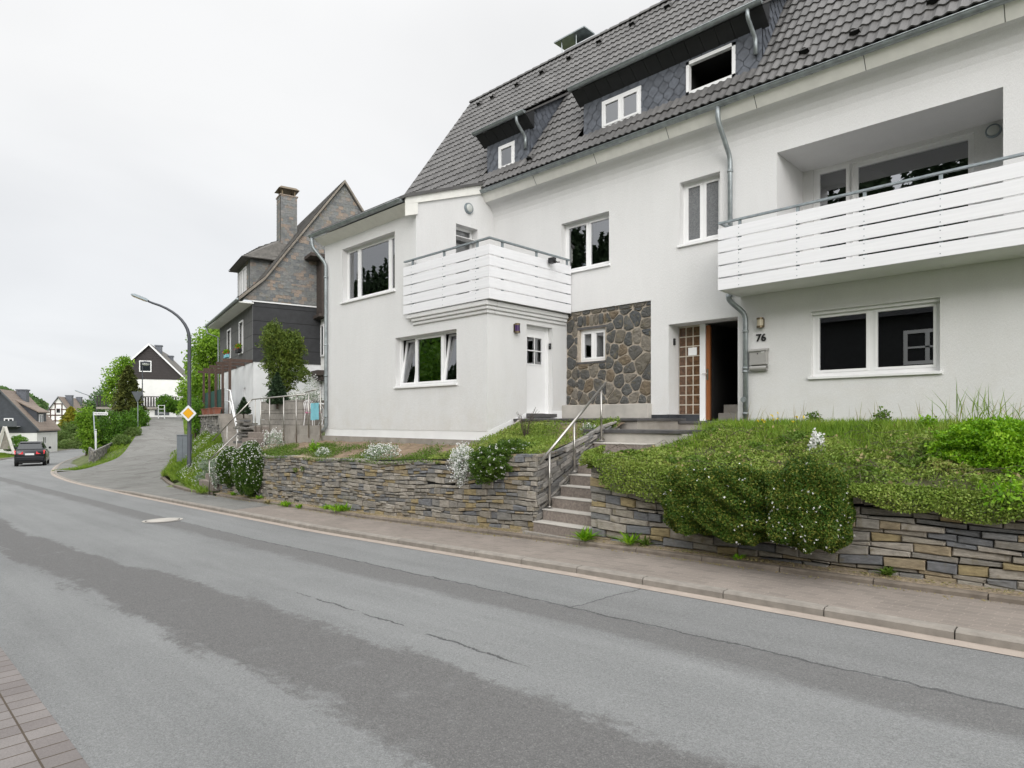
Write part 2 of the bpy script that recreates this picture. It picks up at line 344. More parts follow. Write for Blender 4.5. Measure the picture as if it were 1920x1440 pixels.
class MB:
    def __init__(s): s.v, s.f, s.m = [], [], []
    def face(s, pts, mi=0):
        n = len(s.v); s.v += [tuple(p) for p in pts]; s.f.append(tuple(range(n, n+len(pts)))); s.m.append(mi)
    def mesh(s, vs, fs, mi=0):
        n = len(s.v); s.v += [tuple(p) for p in vs]
        for f in fs: s.f.append(tuple(n+i for i in f)); s.m.append(mi)
    def hexa(s, p, mi=0):   # p: 4 bottom (ccw from above) + 4 top
        s.mesh(p, [(3, 2, 1, 0), (4, 5, 6, 7), (0, 1, 5, 4), (1, 2, 6, 5), (2, 3, 7, 6), (3, 0, 4, 7)], mi)
    def box(s, x0, x1, y0, y1, z0, z1, mi=0):
        s.hexa([(x0, y0, z0), (x1, y0, z0), (x1, y1, z0), (x0, y1, z0), (x0, y0, z1), (x1, y0, z1), (x1, y1, z1), (x0, y1, z1)], mi)
    def fbox(s, fr, u0, u1, v0, v1, w0, w1, mi=0):
        s.hexa([fr(u0, v0, w1), fr(u1, v0, w1), fr(u1, v0, w0), fr(u0, v0, w0), fr(u0, v1, w1), fr(u1, v1, w1), fr(u1, v1, w0), fr(u0, v1, w0)], mi)
    def prism(s, poly, d, mi=0):  # poly of Vectors, extruded by vector d
        n = len(poly); d = Vector(d); a = [Vector(p) for p in poly]; b = [p+d for p in a]
        s.mesh(a+b, [tuple(range(n-1, -1, -1)), tuple(range(n, 2*n))]+[(i, (i+1) % n, n+(i+1) % n, n+i) for i in range(n)], mi)
    def tube(s, pts, r, n=10, mi=0, caps=True):
        pts = [Vector(p) for p in pts]; rs = r if isinstance(r, (list, tuple)) else [r]*len(pts)
        vs, fs, ref = [], [], None
        for i, p in enumerate(pts):
            t = (pts[min(i+1, len(pts)-1)]-pts[max(i-1, 0)]).normalized()
            if ref is None: ref = t.orthogonal().normalized()
            ref = (ref-t*ref.dot(t)); ref = ref.normalized() if ref.length > 1e-6 else t.orthogonal().normalized()
            b = t.cross(ref)
            for k in range(n):
                a = 2*math.pi*k/n; vs.append(p+(ref*math.cos(a)+b*math.sin(a))*rs[i])
        for i in range(len(pts)-1):
            for k in range(n): fs.append((i*n+k, i*n+(k+1) % n, (i+1)*n+(k+1) % n, (i+1)*n+k))
        if caps: fs += [tuple(range(n-1, -1, -1)), tuple((len(pts)-1)*n+k for k in range(n))]
        s.mesh(vs, fs, mi)
    def bar(s, a, b, w, h, mi=0):  # square bar from a to b
        a, b = Vector(a), Vector(b); t = (b-a).normalized(); up = Vector((0, 0, 1))
        if abs(t.z) > .95: up = Vector((0, 1, 0))
        x = t.cross(up).normalized()*w/2; y = x.cross(t).normalized()*h/2
        s.mesh([a-x-y, a+x-y, a+x+y, a-x+y, b-x-y, b+x-y, b+x+y, b-x+y], [(0, 1, 2, 3), (7, 6, 5, 4), (0, 4, 5, 1), (1, 5, 6, 2), (2, 6, 7, 3), (3, 7, 4, 0)], mi)
    def sweep(s, prof, path, mi=0, closed=True):  # profile points as functions of path point: list of lists of Vectors
        n = len(prof[0])
        vs = [p for row in prof for p in row]; fs = []
        for i in range(len(prof)-1):
            for k in range(n if closed else n-1): fs.append((i*n+k, i*n+(k+1) % n, (i+1)*n+(k+1) % n, (i+1)*n+k))
        if closed: fs += [tuple(range(n-1, -1, -1)), tuple((len(prof)-1)*n+k for k in range(n))]
        s.mesh(vs, fs, mi)
    def ellipsoid(s, c, r, nu=12, nv=8, mi=0):
        c = Vector(c); vs = [c+Vector((0, 0, -r[2]))]; fs = []
        for j in range(1, nv):
            t = -math.pi/2+math.pi*j/nv
            for i in range(nu):
                a = 2*math.pi*i/nu; vs.append(c+Vector((r[0]*math.cos(t)*math.cos(a), r[1]*math.cos(t)*math.sin(a), r[2]*math.sin(t))))
        vs.append(c+Vector((0, 0, r[2])))
        for i in range(nu): fs.append((0, 1+(i+1) % nu, 1+i)); fs.append((len(vs)-1, len(vs)-1-nu+i, len(vs)-1-nu+(i+1) % nu))
        for j in range(nv-2):
            for i in range(nu): fs.append((1+j*nu+i, 1+j*nu+(i+1) % nu, 1+(j+1)*nu+(i+1) % nu, 1+(j+1)*nu+i))
        s.mesh(vs, fs, mi)
    def build(s, name, mats, parent=None, local=False, smooth=False, label=None, bevel=0):
        if not isinstance(mats, (list, tuple)): mats = [mats]
        vs = s.v
        if parent and not local:
            M = inv_of(parent); vs = [tuple(M @ Vector(p)) for p in vs]
        me = bpy.data.meshes.new(name); me.from_pydata(vs, [], s.f); me.update()
        for m in mats: me.materials.append(MT[m] if isinstance(m, str) else m)
        if len(mats) > 1: me.polygons.foreach_set('material_index', s.m)
        if smooth: me.polygons.foreach_set('use_smooth', [True]*len(s.f))
        o = link(name, me, parent, label)
        if bevel:
            b = o.modifiers.new('soft_edges', 'BEVEL'); b.width = bevel; b.segments = 2; b.limit_method = 'ANGLE'
        if smooth:
            pass
        return o

def struct(o): o['kind'] = 'structure'; return o

def holed_wall(mb, fr, u0, u1, v0, v1, holes, mi=0, w=0):
    us = sorted({u0, u1, *[h[0] for h in holes], *[h[1] for h in holes]}); vs = sorted({v0, v1, *[h[2] for h in holes], *[h[3] for h in holes]})
    us = [u for u in us if u0-1e-6 <= u <= u1+1e-6]; vs = [v for v in vs if v0-1e-6 <= v <= v1+1e-6]
    for i in range(len(us)-1):
        for j in range(len(vs)-1):
            cu, cv = (us[i]+us[i+1])/2, (vs[j]+vs[j+1])/2
            if any(h[0] < cu < h[1] and h[2] < cv < h[3] for h in holes): continue
            mb.face([fr(us[i], vs[j], w), fr(us[i+1], vs[j], w), fr(us[i+1], vs[j+1], w), fr(us[i], vs[j+1], w)], mi)
    for h in holes:
        a, b, c, d = h[:4]; D = h[4] if len(h) > 4 else .2
        mb.face([fr(a, c, w), fr(a, d, w), fr(a, d, w-D), fr(a, c, w-D)], mi)
        mb.face([fr(b, d, w), fr(b, c, w), fr(b, c, w-D), fr(b, d, w-D)], mi)
        mb.face([fr(a, d, w), fr(b, d, w), fr(b, d, w-D), fr(a, d, w-D)], mi)
        mb.face([fr(b, c, w), fr(a, c, w), fr(a, c, w-D), fr(b, c, w-D)], mi)

def clip_poly(sub, clip):
    """Sutherland-Hodgman, clip is convex and counter-clockwise"""
    out = sub
    for i in range(len(clip)):
        (ax, ay), (bx, by) = clip[i], clip[(i+1) % len(clip)]
        inp, out = out, []
        if not inp: return []
        ins = lambda p: (bx-ax)*(p[1]-ay)-(by-ay)*(p[0]-ax) >= -1e-9
        for j in range(len(inp)):
            p, q = inp[j-1], inp[j]
            if ins(q):
                if not ins(p): out.append(_isec(p, q, ax, ay, bx, by))
                out.append(q)
            elif ins(p): out.append(_isec(p, q, ax, ay, bx, by))
    return out
def _isec(p, q, ax, ay, bx, by):
    d1 = (bx-ax)*(p[1]-ay)-(by-ay)*(p[0]-ax); d2 = (bx-ax)*(q[1]-ay)-(by-ay)*(q[0]-ax)
    t = d1/(d1-d2); return (p[0]+(q[0]-p[0])*t, p[1]+(q[1]-p[1])*t)
def area(p): return abs(sum(p[i-1][0]*p[i][1]-p[i][0]*p[i-1][1] for i in range(len(p))))/2

def slates(mb, fr, poly, w, h, skip=(), hexy=True, mi=0, jit=.0, back=0):
    """overlapping slate plates over a convex outline, each plate an island of its own"""
    us = [p[0] for p in poly]; vs = [p[1] for p in poly]
    regs = [poly]
    if skip:      # a rectangle with windows: strips between, above and below them
        u0, u1, v0, v1 = min(us), max(us), min(vs), max(vs); regs = []; u = u0
        for s in sorted(skip):
            regs += [[(u, v0), (s[0], v0), (s[0], v1), (u, v1)], [(s[0], v0), (s[1], v0), (s[1], s[2]), (s[0], s[2])]]
            if s[3] < v1-.005: regs.append([(s[0], s[3]), (s[1], s[3]), (s[1], v1), (s[0], v1)])
            u = s[1]
        regs.append([(u, v0), (u1, v0), (u1, v1), (u, v1)])
    for rg in regs: mb.face([fr(u, v, .002) for u, v in rg], back)
    row = 0; v = min(vs)-h
    step = h*.62
    while v < max(vs):
        u = min(us)-w+(w/2 if row % 2 else 0)
        while u < max(us)+w:
            if hexy: P = [(u, v), (u+w*.47, v+h*.36), (u+w*.47, v+h), (u-w*.47, v+h), (u-w*.47, v+h*.36)]
            else:
                a = jit*random.uniform(-1, 1)*h
                P = [(u-w*.45, v), (u+w*.40, v+a), (u+w*.49, v+h*.2), (u+w*.49, v+h), (u-w*.49, v+h), (u-w*.49, v+h*.08)]
            for rg in regs:
                Q = clip_poly(P, rg)
                if len(Q) > 2 and area(Q) > 2e-4: mb.face([fr(a, b, .008+.020*(1-min(1, max(0, (b-v)/h)))) for a, b in Q], mi)
            u += w
        v += step; row += 1

def tile_roof(mb, P0, U, V, ulen, vlen, tw=.3, te=.34, keep=None, seg=5):
    U, V, P0 = Vector(U).normalized(), Vector(V).normalized(), Vector(P0); N = U.cross(V).normalized()
    nu = int(round(ulen/tw)); tw = ulen/nu; nv = int(round(vlen/te)); te = vlen/nv
    prof = [(.034*(.5+.5*math.cos(2*math.pi*(k/seg-.25)))**1.3) for k in range(seg+1)]
    for j in range(nv):
        a, b = j*te-.035, (j+1)*te
        for i in range(nu):
            if keep and not keep((i+.5)*tw, (j+.5)*te): continue
            dj = random.uniform(-.004, .004)
            vs = []
            for k in range(seg+1):
                u = (i+k/seg)*tw
                vs += [P0+U*u+V*a+N*(prof[k]+.014+dj), P0+U*u+V*a+N*(prof[k]+.04+dj), P0+U*u+V*b+N*(prof[k]+.006)]
            fs = []
            for k in range(seg):
                p, q = k*3, k*3+3
                fs += [(p, q, q+1, p+1), (p+1, q+1, q+2, p+2)]
            mb.mesh(vs, fs)

def stone_courses(mb, fr, u0, u1, base, top, depth=.22, hmin=.045, hmax=.12, lmin=.12, lmax=.46):
    """dry-laid stone: every stone an island with a chipped front"""
    hmean = (hmin+hmax)/2; H = max(top(u0+(u1-u0)*t/8)-base(u0+(u1-u0)*t/8) for t in range(9))
    ts = [0.0]
    while ts[-1] < 1: ts.append(ts[-1]+random.triangular(hmin, hmax, hmean*.9)/H)
    ts = [t/ts[-1] for t in ts]
    ph = [(random.uniform(0, 6), random.uniform(.8, 2.0), random.uniform(0, 6), random.uniform(2.5, 5)) for _ in ts]
    def line(k, u):
        b, t = base(u), top(u); z = b+(t-b)*ts[k]
        if 0 < k < len(ts)-1:
            a = ph[k]; z += .020*math.sin(a[0]+a[1]*u)+.013*math.sin(a[2]+a[3]*u)
        return z
    mb.mesh([fr(u0, base(u0)-.1, -.07), fr(u1, base(u1)-.1, -.07), fr(u1, top(u1)-.03, -.07), fr(u0, top(u0)-.03, -.07)], [(0, 1, 2, 3)], 1)
    for k in range(len(ts)-1):
        u = u0+random.uniform(-.1, 0)
        while u < u1:
            L = random.triangular(lmin, lmax, (lmin+lmax)*.42)
            a, b = max(u0, u), min(u1, u+L); u += L
            if b-a < .05: continue
            g = random.uniform(.003, .007)
            zs = [line(k, a)+g, line(k, b)+g, line(k+1, b)-g, line(k+1, a)-g]
            if min(zs[2]-zs[1], zs[3]-zs[0]) < .014: continue
            w = random.uniform(-.034, .026); j = lambda: random.uniform(-.010, .010)
            parts = [(zs[0], zs[1], zs[2], zs[3])]
            if zs[3]-zs[0] > hmax*.75 and random.random() < .35:
                m0, m1 = (zs[0]+zs[3])/2+j(), (zs[1]+zs[2])/2+j(); parts = [(zs[0], zs[1], m1-g, m0-g), (m0+g, m1+g, zs[2], zs[3])]
            for z0, z1, z2, z3 in parts:
                q = [(a+g+j()*.5, z0+j()*.6), (b-g+j()*.5, z1+j()*.6), (b-g+j()*.5, z2+j()*.6), (a+g+j()*.5, z3+j()*.6)]
                c = (sum(p[0] for p in q)/4, sum(p[1] for p in q)/4)
                ins = random.uniform(.008, .016)
                def inset(p):
                    du, dv = c[0]-p[0], c[1]-p[1]
                    return (p[0]+math.copysign(min(ins, abs(du)*.3), du), p[1]+math.copysign(min(ins*.8, abs(dv)*.35), dv))
                r0 = [fr(p[0], p[1], -depth*.5) for p in q]; r1 = [fr(p[0], p[1], w-.013) for p in q]
                r2 = [fr(*inset(p), w+random.uniform(-.006, .006)) for p in q]
                mb.mesh(r0+r1+r2, [(0, 1, 5, 4), (1, 2, 6, 5), (2, 3, 7, 6), (3, 0, 4, 7), (4, 5, 9, 8), (5, 6, 10, 9), (6, 7, 11, 10), (7, 4, 8, 11), (8, 9, 10, 11)], 0)
                w = random.uniform(-.030, .022)

# ------------------------------------------------------------------ leaves, grass
def leaf_arrays(P, S, bias=None, k=1.0, aspect=.55):
    n = len(P); d = rng.normal(size=(n, 3))
    if bias is not None: d = d*k+np.asarray(bias)
    d /= np.linalg.norm(d, axis=1)[:, None]+1e-9
    s = np.cross(d, rng.normal(size=(n, 3))); s /= np.linalg.norm(s, axis=1)[:, None]+1e-9
    S = np.asarray(S)[:, None]
    V = np.empty((n, 4, 3)); V[:, 0] = P-d*S*.5; V[:, 1] = P+s*S*aspect*.5; V[:, 2] = P+d*S*.5; V[:, 3] = P-s*S*aspect*.5
    return V.reshape(-1, 3)
def quads_obj(name, sets, parent=None, label=None):
    """sets: list of (verts Nx3 in groups of four, material)"""
    V = np.concatenate([s[0] for s in sets]); n = len(V)//4
    if parent:
        M = np.array(inv_of(parent)); V = V@M[:3, :3].T+M[:3, 3]
    me = bpy.data.meshes.new(name)
    me.vertices.add(len(V)); me.vertices.foreach_set('co', V.astype(np.float32).ravel())
    me.loops.add(n*4); me.loops.foreach_set('vertex_index', np.arange(n*4, dtype=np.int32))
    me.polygons.add(n); me.polygons.foreach_set('loop_start', np.arange(0, n*4, 4, dtype=np.int32)); me.polygons.foreach_set('loop_total', np.full(n, 4, dtype=np.int32))
    for s in sets: me.materials.append(s[1] if not isinstance(s[1], str) else L_[s[1]])
    me.polygons.foreach_set('material_index', np.concatenate([np.full(len(s[0])//4, i, dtype=np.int32) for i, s in enumerate(sets)]))
    me.update(calc_edges=True); me.validate()
    return link(name, me, parent, label)
def dirs(n):
    d = rng.normal(size=(n, 3)); return d/np.linalg.norm(d, axis=1)[:, None]
def lumps(d, seed, amp=.18, f=3.0):
    r = np.random.default_rng(seed); out = np.zeros(len(d))
    for _ in range(5):
        a = r.normal(size=3); a /= np.linalg.norm(a); out += np.sin(f*r.uniform(.7, 1.8)*(d@a)*math.pi+r.uniform(0, 6))
    return 1+amp*out/2.2
def blob(c, r, n, seed, amp=.18, shell=.30, top_only=False, f=3.0, sq=0):
    """points through the outer part of an uneven ellipsoid, with their outward directions"""
    d = dirs(n)
    if top_only: d[:, 2] = np.abs(d[:, 2])*1.0-.15
    k = lumps(d, seed, amp, f)*(1-shell*rng.random(n)**1.8)
    if sq: k = k/np.sum(np.abs(d)**sq, axis=1)**(1/sq)
    return np.asarray(c)+d*np.asarray(r)*k[:, None], d
def blades(P, H, W=.006, lean=.35):
    n = len(P); a = rng.random(n)*2*math.pi; H = np.asarray(H)
    sx = np.stack([np.cos(a), np.sin(a), np.zeros(n)], 1)*W
    ln = rng.normal(size=(n, 2))*lean; top = P+np.stack([ln[:, 0]*H, ln[:, 1]*H, H*np.maximum(.5, 1-.3*np.abs(ln).sum(1))], 1)
    mid = P+(top-P)*.55+np.stack([ln[:, 0]*H*-.12, ln[:, 1]*H*-.12, H*.06], 1)
    V = np.empty((n, 4, 3)); V[:, 0] = P-sx; V[:, 1] = mid-sx*.2; V[:, 2] = top; V[:, 3] = mid+sx
    V[:, 0] = P; V[:, 1] = mid-sx; V[:, 3] = mid+sx
    return V.reshape(-1, 3)
def bush(name, label, cat, lobes, n, size, mat, flowers=0, fmat='petal', fsize=.028, group=None, stem=True, topf=.0, amp=.16, second=None, shell=.34, sq=0):
    """a rounded shrub: foliage, bare stems inside, blossoms; lobes = [(centre, radii, share)]"""
    b = Vector(lobes[0][0]); b.z -= lobes[0][1][2]
    t = thing(name, label, cat, b, 0, group)
    sets, fl = [], []
    for i, (c, r, sh) in enumerate(lobes):
        sd = int(abs(c[0]*31+c[1]*17+c[2]*7)*10)+i
        P, d = blob(c, r, int(n*sh), sd, amp, shell, sq=sq)
        s = size*rng.uniform(.6, 1.25, len(P))
        if second:
            k = rng.random(len(P)) < second[1]
            sets.append((leaf_arrays(P[k], s[k], d[k]*1.2), second[0])); P, d, s = P[~k], d[~k], s[~k]
        sets.append((leaf_arrays(P, s, d*.8), mat))
        if flowers:
            m = int(flowers*sh); Q, e = blob(c, (r[0]*1.03, r[1]*1.03, r[2]*1.03), m, sd, amp, .05, sq=sq)
            keep = rng.random(m) < np.clip(.55+topf*e[:, 2], .05, 1)
            Q = Q[keep]; e = e[keep]
            for _ in range(3): fl.append((leaf_arrays(Q+rng.normal(size=Q.shape)*fsize*.3, fsize*rng.uniform(.7, 1.3, len(Q)), None, 1, .8), fmat))
    quads_obj('foliage', sets, t)
    if fl: quads_obj('blossoms', [(np.concatenate([f[0] for f in fl]), fmat)], t)
    if stem:
        mb = MB()
        for c, r, sh in lobes:
            c = Vector(c)
            for _ in range(5):
                e = Vector((random.uniform(-.5, .5)*r[0], random.uniform(-.5, .5)*r[1], random.uniform(.1, .5)*r[2]))
                mb.tube([c+Vector((0, 0, -r[2]*.95)), c+e*.4+Vector((0, 0, -.3*r[2])), c+e], [.012*r[2]+.004, .008*r[2]+.003, .003], 5)
        mb.build('stem', 'bark', t)
    return t
def tree(name, label, cat, base, h, trunk_r, clumps, n, size, mat, limbs=7, group=None, trunk_top=.6, shell=.75, amp=.22):
    base = Vector(base); t = thing(name, label, cat, base, 0, group)
    mb = MB(); top = base+Vector((random.uniform(-.1, .1)*h*.2, 0, h*trunk_top))
    mid = base.lerp(top, .5)+Vector((random.uniform(-.03, .03)*h, random.uniform(-.03, .03)*h, 0))
    mb.tube([base-Vector((0, 0, .3)), base+Vector((0, 0, .15)), mid, top], [trunk_r*1.35, trunk_r, trunk_r*.7, trunk_r*.3], 8)
    for c, r, sh in clumps:
        c = Vector(c); a = mid.lerp(top, random.uniform(.0, .8)); b = a.lerp(c, .5)+Vector((0, 0, .05*h))
        mb.tube([a, b, c], [trunk_r*.42, trunk_r*.25, trunk_r*.07], 6)
        for _ in range(3):
            e = c+Vector((random.uniform(-1, 1)*r[0], random.uniform(-1, 1)*r[1], random.uniform(-.3, 1)*r[2]))*.7
            mb.tube([b, b.lerp(e, .5)+Vector((0, 0, .03*h)), e], [trunk_r*.16, trunk_r*.1, trunk_r*.03], 5)
    mb.build('trunk', 'bark', t, smooth=True)
    sets = []
    for i, (c, r, sh) in enumerate(clumps):
        P, d = blob(c, r, int(n*sh), int(abs(c[0]*13+c[1]*7+c[2]*3)*10)+i, amp, shell)
        sets.append((leaf_arrays(P, size*rng.uniform(.6, 1.3, len(P)), d*.5+np.array([0, 0, -.2])), mat))
    quads_obj('crown', sets, t)
    return t
def conifer(name, label, cat, base, h, rad, n, size, mat, group=None, pw=.85, trunk=True):
    base = Vector(base); t = thing(name, label, cat, base, 0, group)
    z = rng.random(n)**1.35; lv = np.floor(z*h/(.09*h)+rng.random(n)*.3)
    a = rng.random(n)*2*math.pi; saw = 1-.28*((z*11) % 1)
    nb = 1+.22*np.sin(a*5+lv*2.1)+.12*np.sin(a*9+lv*1.3)
    rr = rad*((1-z)**pw+.02)*saw*nb*(1-.45*rng.random(n)**2)
    rr *= np.minimum(1, .55+z*6)
    P = np.stack([base.x+np.cos(a)*rr, base.y+np.sin(a)*rr, base.z+.02*h+z*h*.98-rr*.12], 1)
    d = np.stack([np.cos(a), np.sin(a), np.full(n, .35)], 1)
    quads_obj('crown', [(leaf_arrays(P, size*rng.uniform(.6, 1.3, n), d*1.3, 1, .5), mat)], t)
    if trunk:
        mb = MB(); mb.tube([base-Vector((0, 0, .2)), base+Vector((0, 0, h*.5)), base+Vector((0, 0, h*.96))], [rad*.09, rad*.06, .01], 7); mb.build('trunk', 'bark', t)
    return t
# ------------------------------------------------------------------ streets and terrain
def offset_line(pts, d):
    out = []
    for i, p in enumerate(pts):
        a, b = pts[max(i-1, 0)], pts[min(i+1, len(pts)-1)]
        tx, ty = b[0]-a[0], b[1]-a[1]; l = math.hypot(tx, ty)
        out.append((p[0]+ty/l*d, p[1]-tx/l*d))      # positive d = to the right of travel
    return out
def dense(pts, step=1.0):
    """Catmull-Rom through the control points"""
    P = [np.array(p, float) for p in pts]; out = []
    for i in range(len(P)-1):
        a, b, c, d = P[max(i-1, 0)], P[i], P[i+1], P[min(i+2, len(P)-1)]
        n = max(1, int(np.linalg.norm((c-b)[:2])/step))
        for k in range(n):
            t = k/n; out.append(tuple(.5*(2*b+(c-a)*t+(2*a-5*b+4*c-d)*t*t+(3*b-a-3*c+d)*t**3)))
    out.append(tuple(P[-1])); return out
road_c = dense([(14, 3.66), (0, 3.66), (-12, 3.66), (-25, 3.7), (-35, 4.0), (-45, 5.2), (-60, 8.4), (-75, 12.5), (-88, 16.8), (-105, 23.5), (-140, 40)], 1.0)
def even(pts, n=8):
    P = [np.array(p, float) for p in pts]; out = []
    for i in range(len(P)-1):
        a, b, q, d_ = P[max(i-1, 0)], P[i], P[i+1], P[min(i+2, len(P)-1)]
        for k in range(n):
            t = k/n; out.append(.5*(2*b+(q-a)*t+(2*a-5*b+4*q-d_)*t*t+(3*b-a-3*q+d_)*t**3))
    return out+[P[-1]]
lane_r = even([(-27, 6.5, -.598), (-29.3, 8.9, -.51), (-36, 11.4, -.45), (-46.5, 15.4, -.2), (-53.5, 18.0, .35), (-62, 20.8, 1.05), (-70.5, 23.6, 1.75), (-79.8, 26.8, 2.28), (-89, 30, 2.42), (-104, 35, 2.2)])
lane_l = even([(-43.5, 7.62, -.98), (-44.3, 9.0, -.95), (-45.8, 10.2, -.85), (-50.1, 12.6, -.55), (-56, 14.9, .2), (-63.5, 17.5, 1.0), (-71.8, 20.3, 1.73), (-80.8, 23.2, 2.28), (-90, 26, 2.42), (-104.6, 31, 2.2)])
lane_c = [tuple((p+q)/2) for p, q in zip(lane_r, lane_l)]
HW = 2.76
def strip(mb, la, lb, dz, mi=0, n=1):
    for i in range(len(la)-1):
        q = [la[i], la[i+1], lb[i+1], lb[i]]
        mb.face([(p[0], p[1], zr(p[0])+dz) for p in q], mi)
mb = MB(); strip(mb, offset_line(road_c, HW), offset_line(road_c, -HW), 0); struct(mb.build('road', 'asphalt'))
mb = MB()
edge = [[tuple(p*(1-w)+q*w+np.array([0, 0, .012])) for w in (0, .33, .67, 1)] for p, q in zip(lane_r, lane_l)]
for i in range(len(edge)-1):
    for k in range(3): mb.face([edge[i][k], edge[i+1][k], edge[i+1][k+1], edge[i][k+1]])
rk = offset_line(road_c, HW)         # kerb line on the house side (travel is towards -X, so right is +Y)
mo = [p for p in rk if -43.6 <= p[0] <= -26.9]
for i in range(len(mo)-1):
    q = []
    for p in (mo[i], mo[i+1]):
        k = (p[0]+27)/(-16.5); k = min(1, max(0, k)); A_, B_ = edge[1][0], edge[1][3]; q.append(((p[0], p[1]+.12, zr(p[0])+.012), (A_[0]*(1-k)+B_[0]*k, A_[1]*(1-k)+B_[1]*k, A_[2]*(1-k)+B_[2]*k+.004)))
    mb.face([q[0][0], q[1][0], q[1][1], q[0][1]])
struct(mb.build('side_lane', 'asphalt2'))
lk = offset_line(road_c, -HW)
def along(line, x0, x1): return [p for p in line if x1 <= p[0] <= x0]
mb = MB(); strip(mb, along(rk, 9, -120), [(p[0], p[1]-.17) for p in along(rk, 9, -120)], .005); struct(mb.build('gutter_strip', 'gutterstone'))
def kerb_run(mb, line, w, hfun, step=1.0, gap=.006, sgn=1):
    acc = 0
    off = offset_line(line, w*sgn)
    for i in range(len(line)-1):
        a, b, c, d = line[i], line[i+1], off[i+1], off[i]
        g = gap/max(.1, math.hypot(b[0]-a[0], b[1]-a[1]))
        def L(p, q, t): return (p[0]+(q[0]-p[0])*t, p[1]+(q[1]-p[1])*t)
        a2, b2, c2, d2 = L(a, b, g), L(a, b, 1-g), L(d, c, 1-g), L(d, c, g)
        za, zb = zr(a[0]), zr(b[0]); ha, hb = hfun(a[0]), hfun(b[0])
        e = .02
        fa, fb = L(a2, d2, e/w), L(b2, c2, e/w)
        lo = [(a2[0], a2[1], za-.1), (b2[0], b2[1], zb-.1), (c2[0], c2[1], zb-.1), (d2[0], d2[1], za-.1)]
        md = [(a2[0], a2[1], za+ha-e), (b2[0], b2[1], zb+hb-e), (c2[0], c2[1], zb+hb-.002), (d2[0], d2[1], za+ha-.002)]
        tp = [(fa[0], fa[1], za+ha), (fb[0], fb[1], zb+hb), (c2[0], c2[1], zb+hb), (d2[0], d2[1], za+ha)]
        mb.mesh(lo+md+tp, [(0, 1, 5, 4), (1, 2, 6, 5), (2, 3, 7, 6), (3, 0, 4, 7), (4, 5, 9, 8), (5, 6, 10, 9), (7, 4, 8), (8, 9, 10, 11)])
mb = MB()
kh = lambda x: float(np.interp(x, [-53, -48, -43.5, -27, -24.5, 10], [.10, .08, .02, .02, .085, .085]))
kerb_run(mb, along(rk, 9, -90), .13, kh); struct(mb.build('kerb', 'kerb'))
mb = MB(); kerb_run(mb, along(lk, -22, -125), .14, lambda x: .10, sgn=-1); struct(mb.build('kerb', 'kerb'))
# footway in front of the wall
ip = [p for p in along(rk, 9, -29.4)]
pv = [MB(), MB()]
edge_y = lambda x: float(np.interp(x, [-29.4, -25, -22.5, 12], [8.95, 8.0, 7.63, 7.63]))
for i in range(len(ip)-1):
    a, b = ip[i], ip[i+1]; zz = lambda x: zr(x)+kh(x)-.004; zy_ = lambda x: zz(x)+.02+.029*max(0, -25-x)
    pv[0 if a[0] > -15.5 else 1].face([(a[0], a[1]+.128, zz(a[0])), (b[0], b[1]+.128, zz(b[0])), (b[0], edge_y(b[0]), zy_(b[0])), (a[0], edge_y(a[0]), zy_(a[0]))])
struct(pv[0].build('pavement', 'pave')); struct(pv[1].build('pavement', 'asphalt2'))
mb = MB()
el = [(x, 7.63) for x in np.arange(9, -20.3, -1.0)]
kerb_run(mb, el, .08, lambda x: kh(x)+.075); struct(mb.build('edging', 'edging'))
mb = MB()
xs = list(np.arange(9, -20.6, -.6))
for i in range(len(xs)-1):
    a, b = xs[i], xs[i+1]
    mb.face([(a, 7.70, zr(a)+.145), (b, 7.70, zr(b)+.145), (b, 8.1, zr(b)+.20), (a, 8.1, zr(a)+.20)])
struct(mb.build('gravel_verge', 'gravel'))
mb = MB()
bl_ = [(x, edge_y(x), zy_(x)) for x in np.arange(-20.6, -29.3, -.95)]+[tuple(p) for p in lane_r[8:26:2]]
for i in range(len(bl_)-1):
    a, b = [np.array(q) for q in bl_[i:i+2]]; t_ = b-a; n_ = np.array([t_[1], -t_[0], 0])/np.hypot(t_[0], t_[1])*.13; a = a+t_*.01; b = b-t_*.01
    mb.hexa([tuple(q+np.array([0, 0, h])) for h in (-.4, .075) for q in (a, b, b+n_, a+n_)])
struct(mb.build('edging', 'edging'))
# the flush paved edge on the photographer's side
mb = MB()
ll = along(lk, 9, -24)
for i in range(len(ll)-1):
    a, b = ll[i], ll[i+1]
    mb.face([(a[0], -1.6, zr(a[0])+.02), (b[0], -1.6, zr(b[0])+.02), (b[0], b[1]+.0, zr(b[0])+.006), (a[0], a[1]+.0, zr(a[0])+.006)])
struct(mb.build('near_pavement', 'pave2'))
# tip of the footway between street and lane
mb = MB()
tip = along(rk, -43.4, -84)
wid = lambda x: float(np.interp(x, [-84, -60, -51, -48, -45.3, -43.4], [1.5, 1.6, 2.2, 2.3, 1.5, .5]))
off = [offset_line(tip, wid(p[0]))[i] for i, p in enumerate(tip)]
for i in range(len(tip)-1):
    a, b, c, d = tip[i], tip[i+1], off[i+1], off[i]
    mb.face([(p[0], p[1]+(.13 if k < 2 else 0), zr(p[0])+.085*min(1, .3+(-43.4-p[0])/5)+(0 if k < 2 else -.065*min(1, (-43.4-p[0])/5))) for k, p in enumerate((a, b, c, d))])
struct(mb.build('footway', 'asphalt2'))

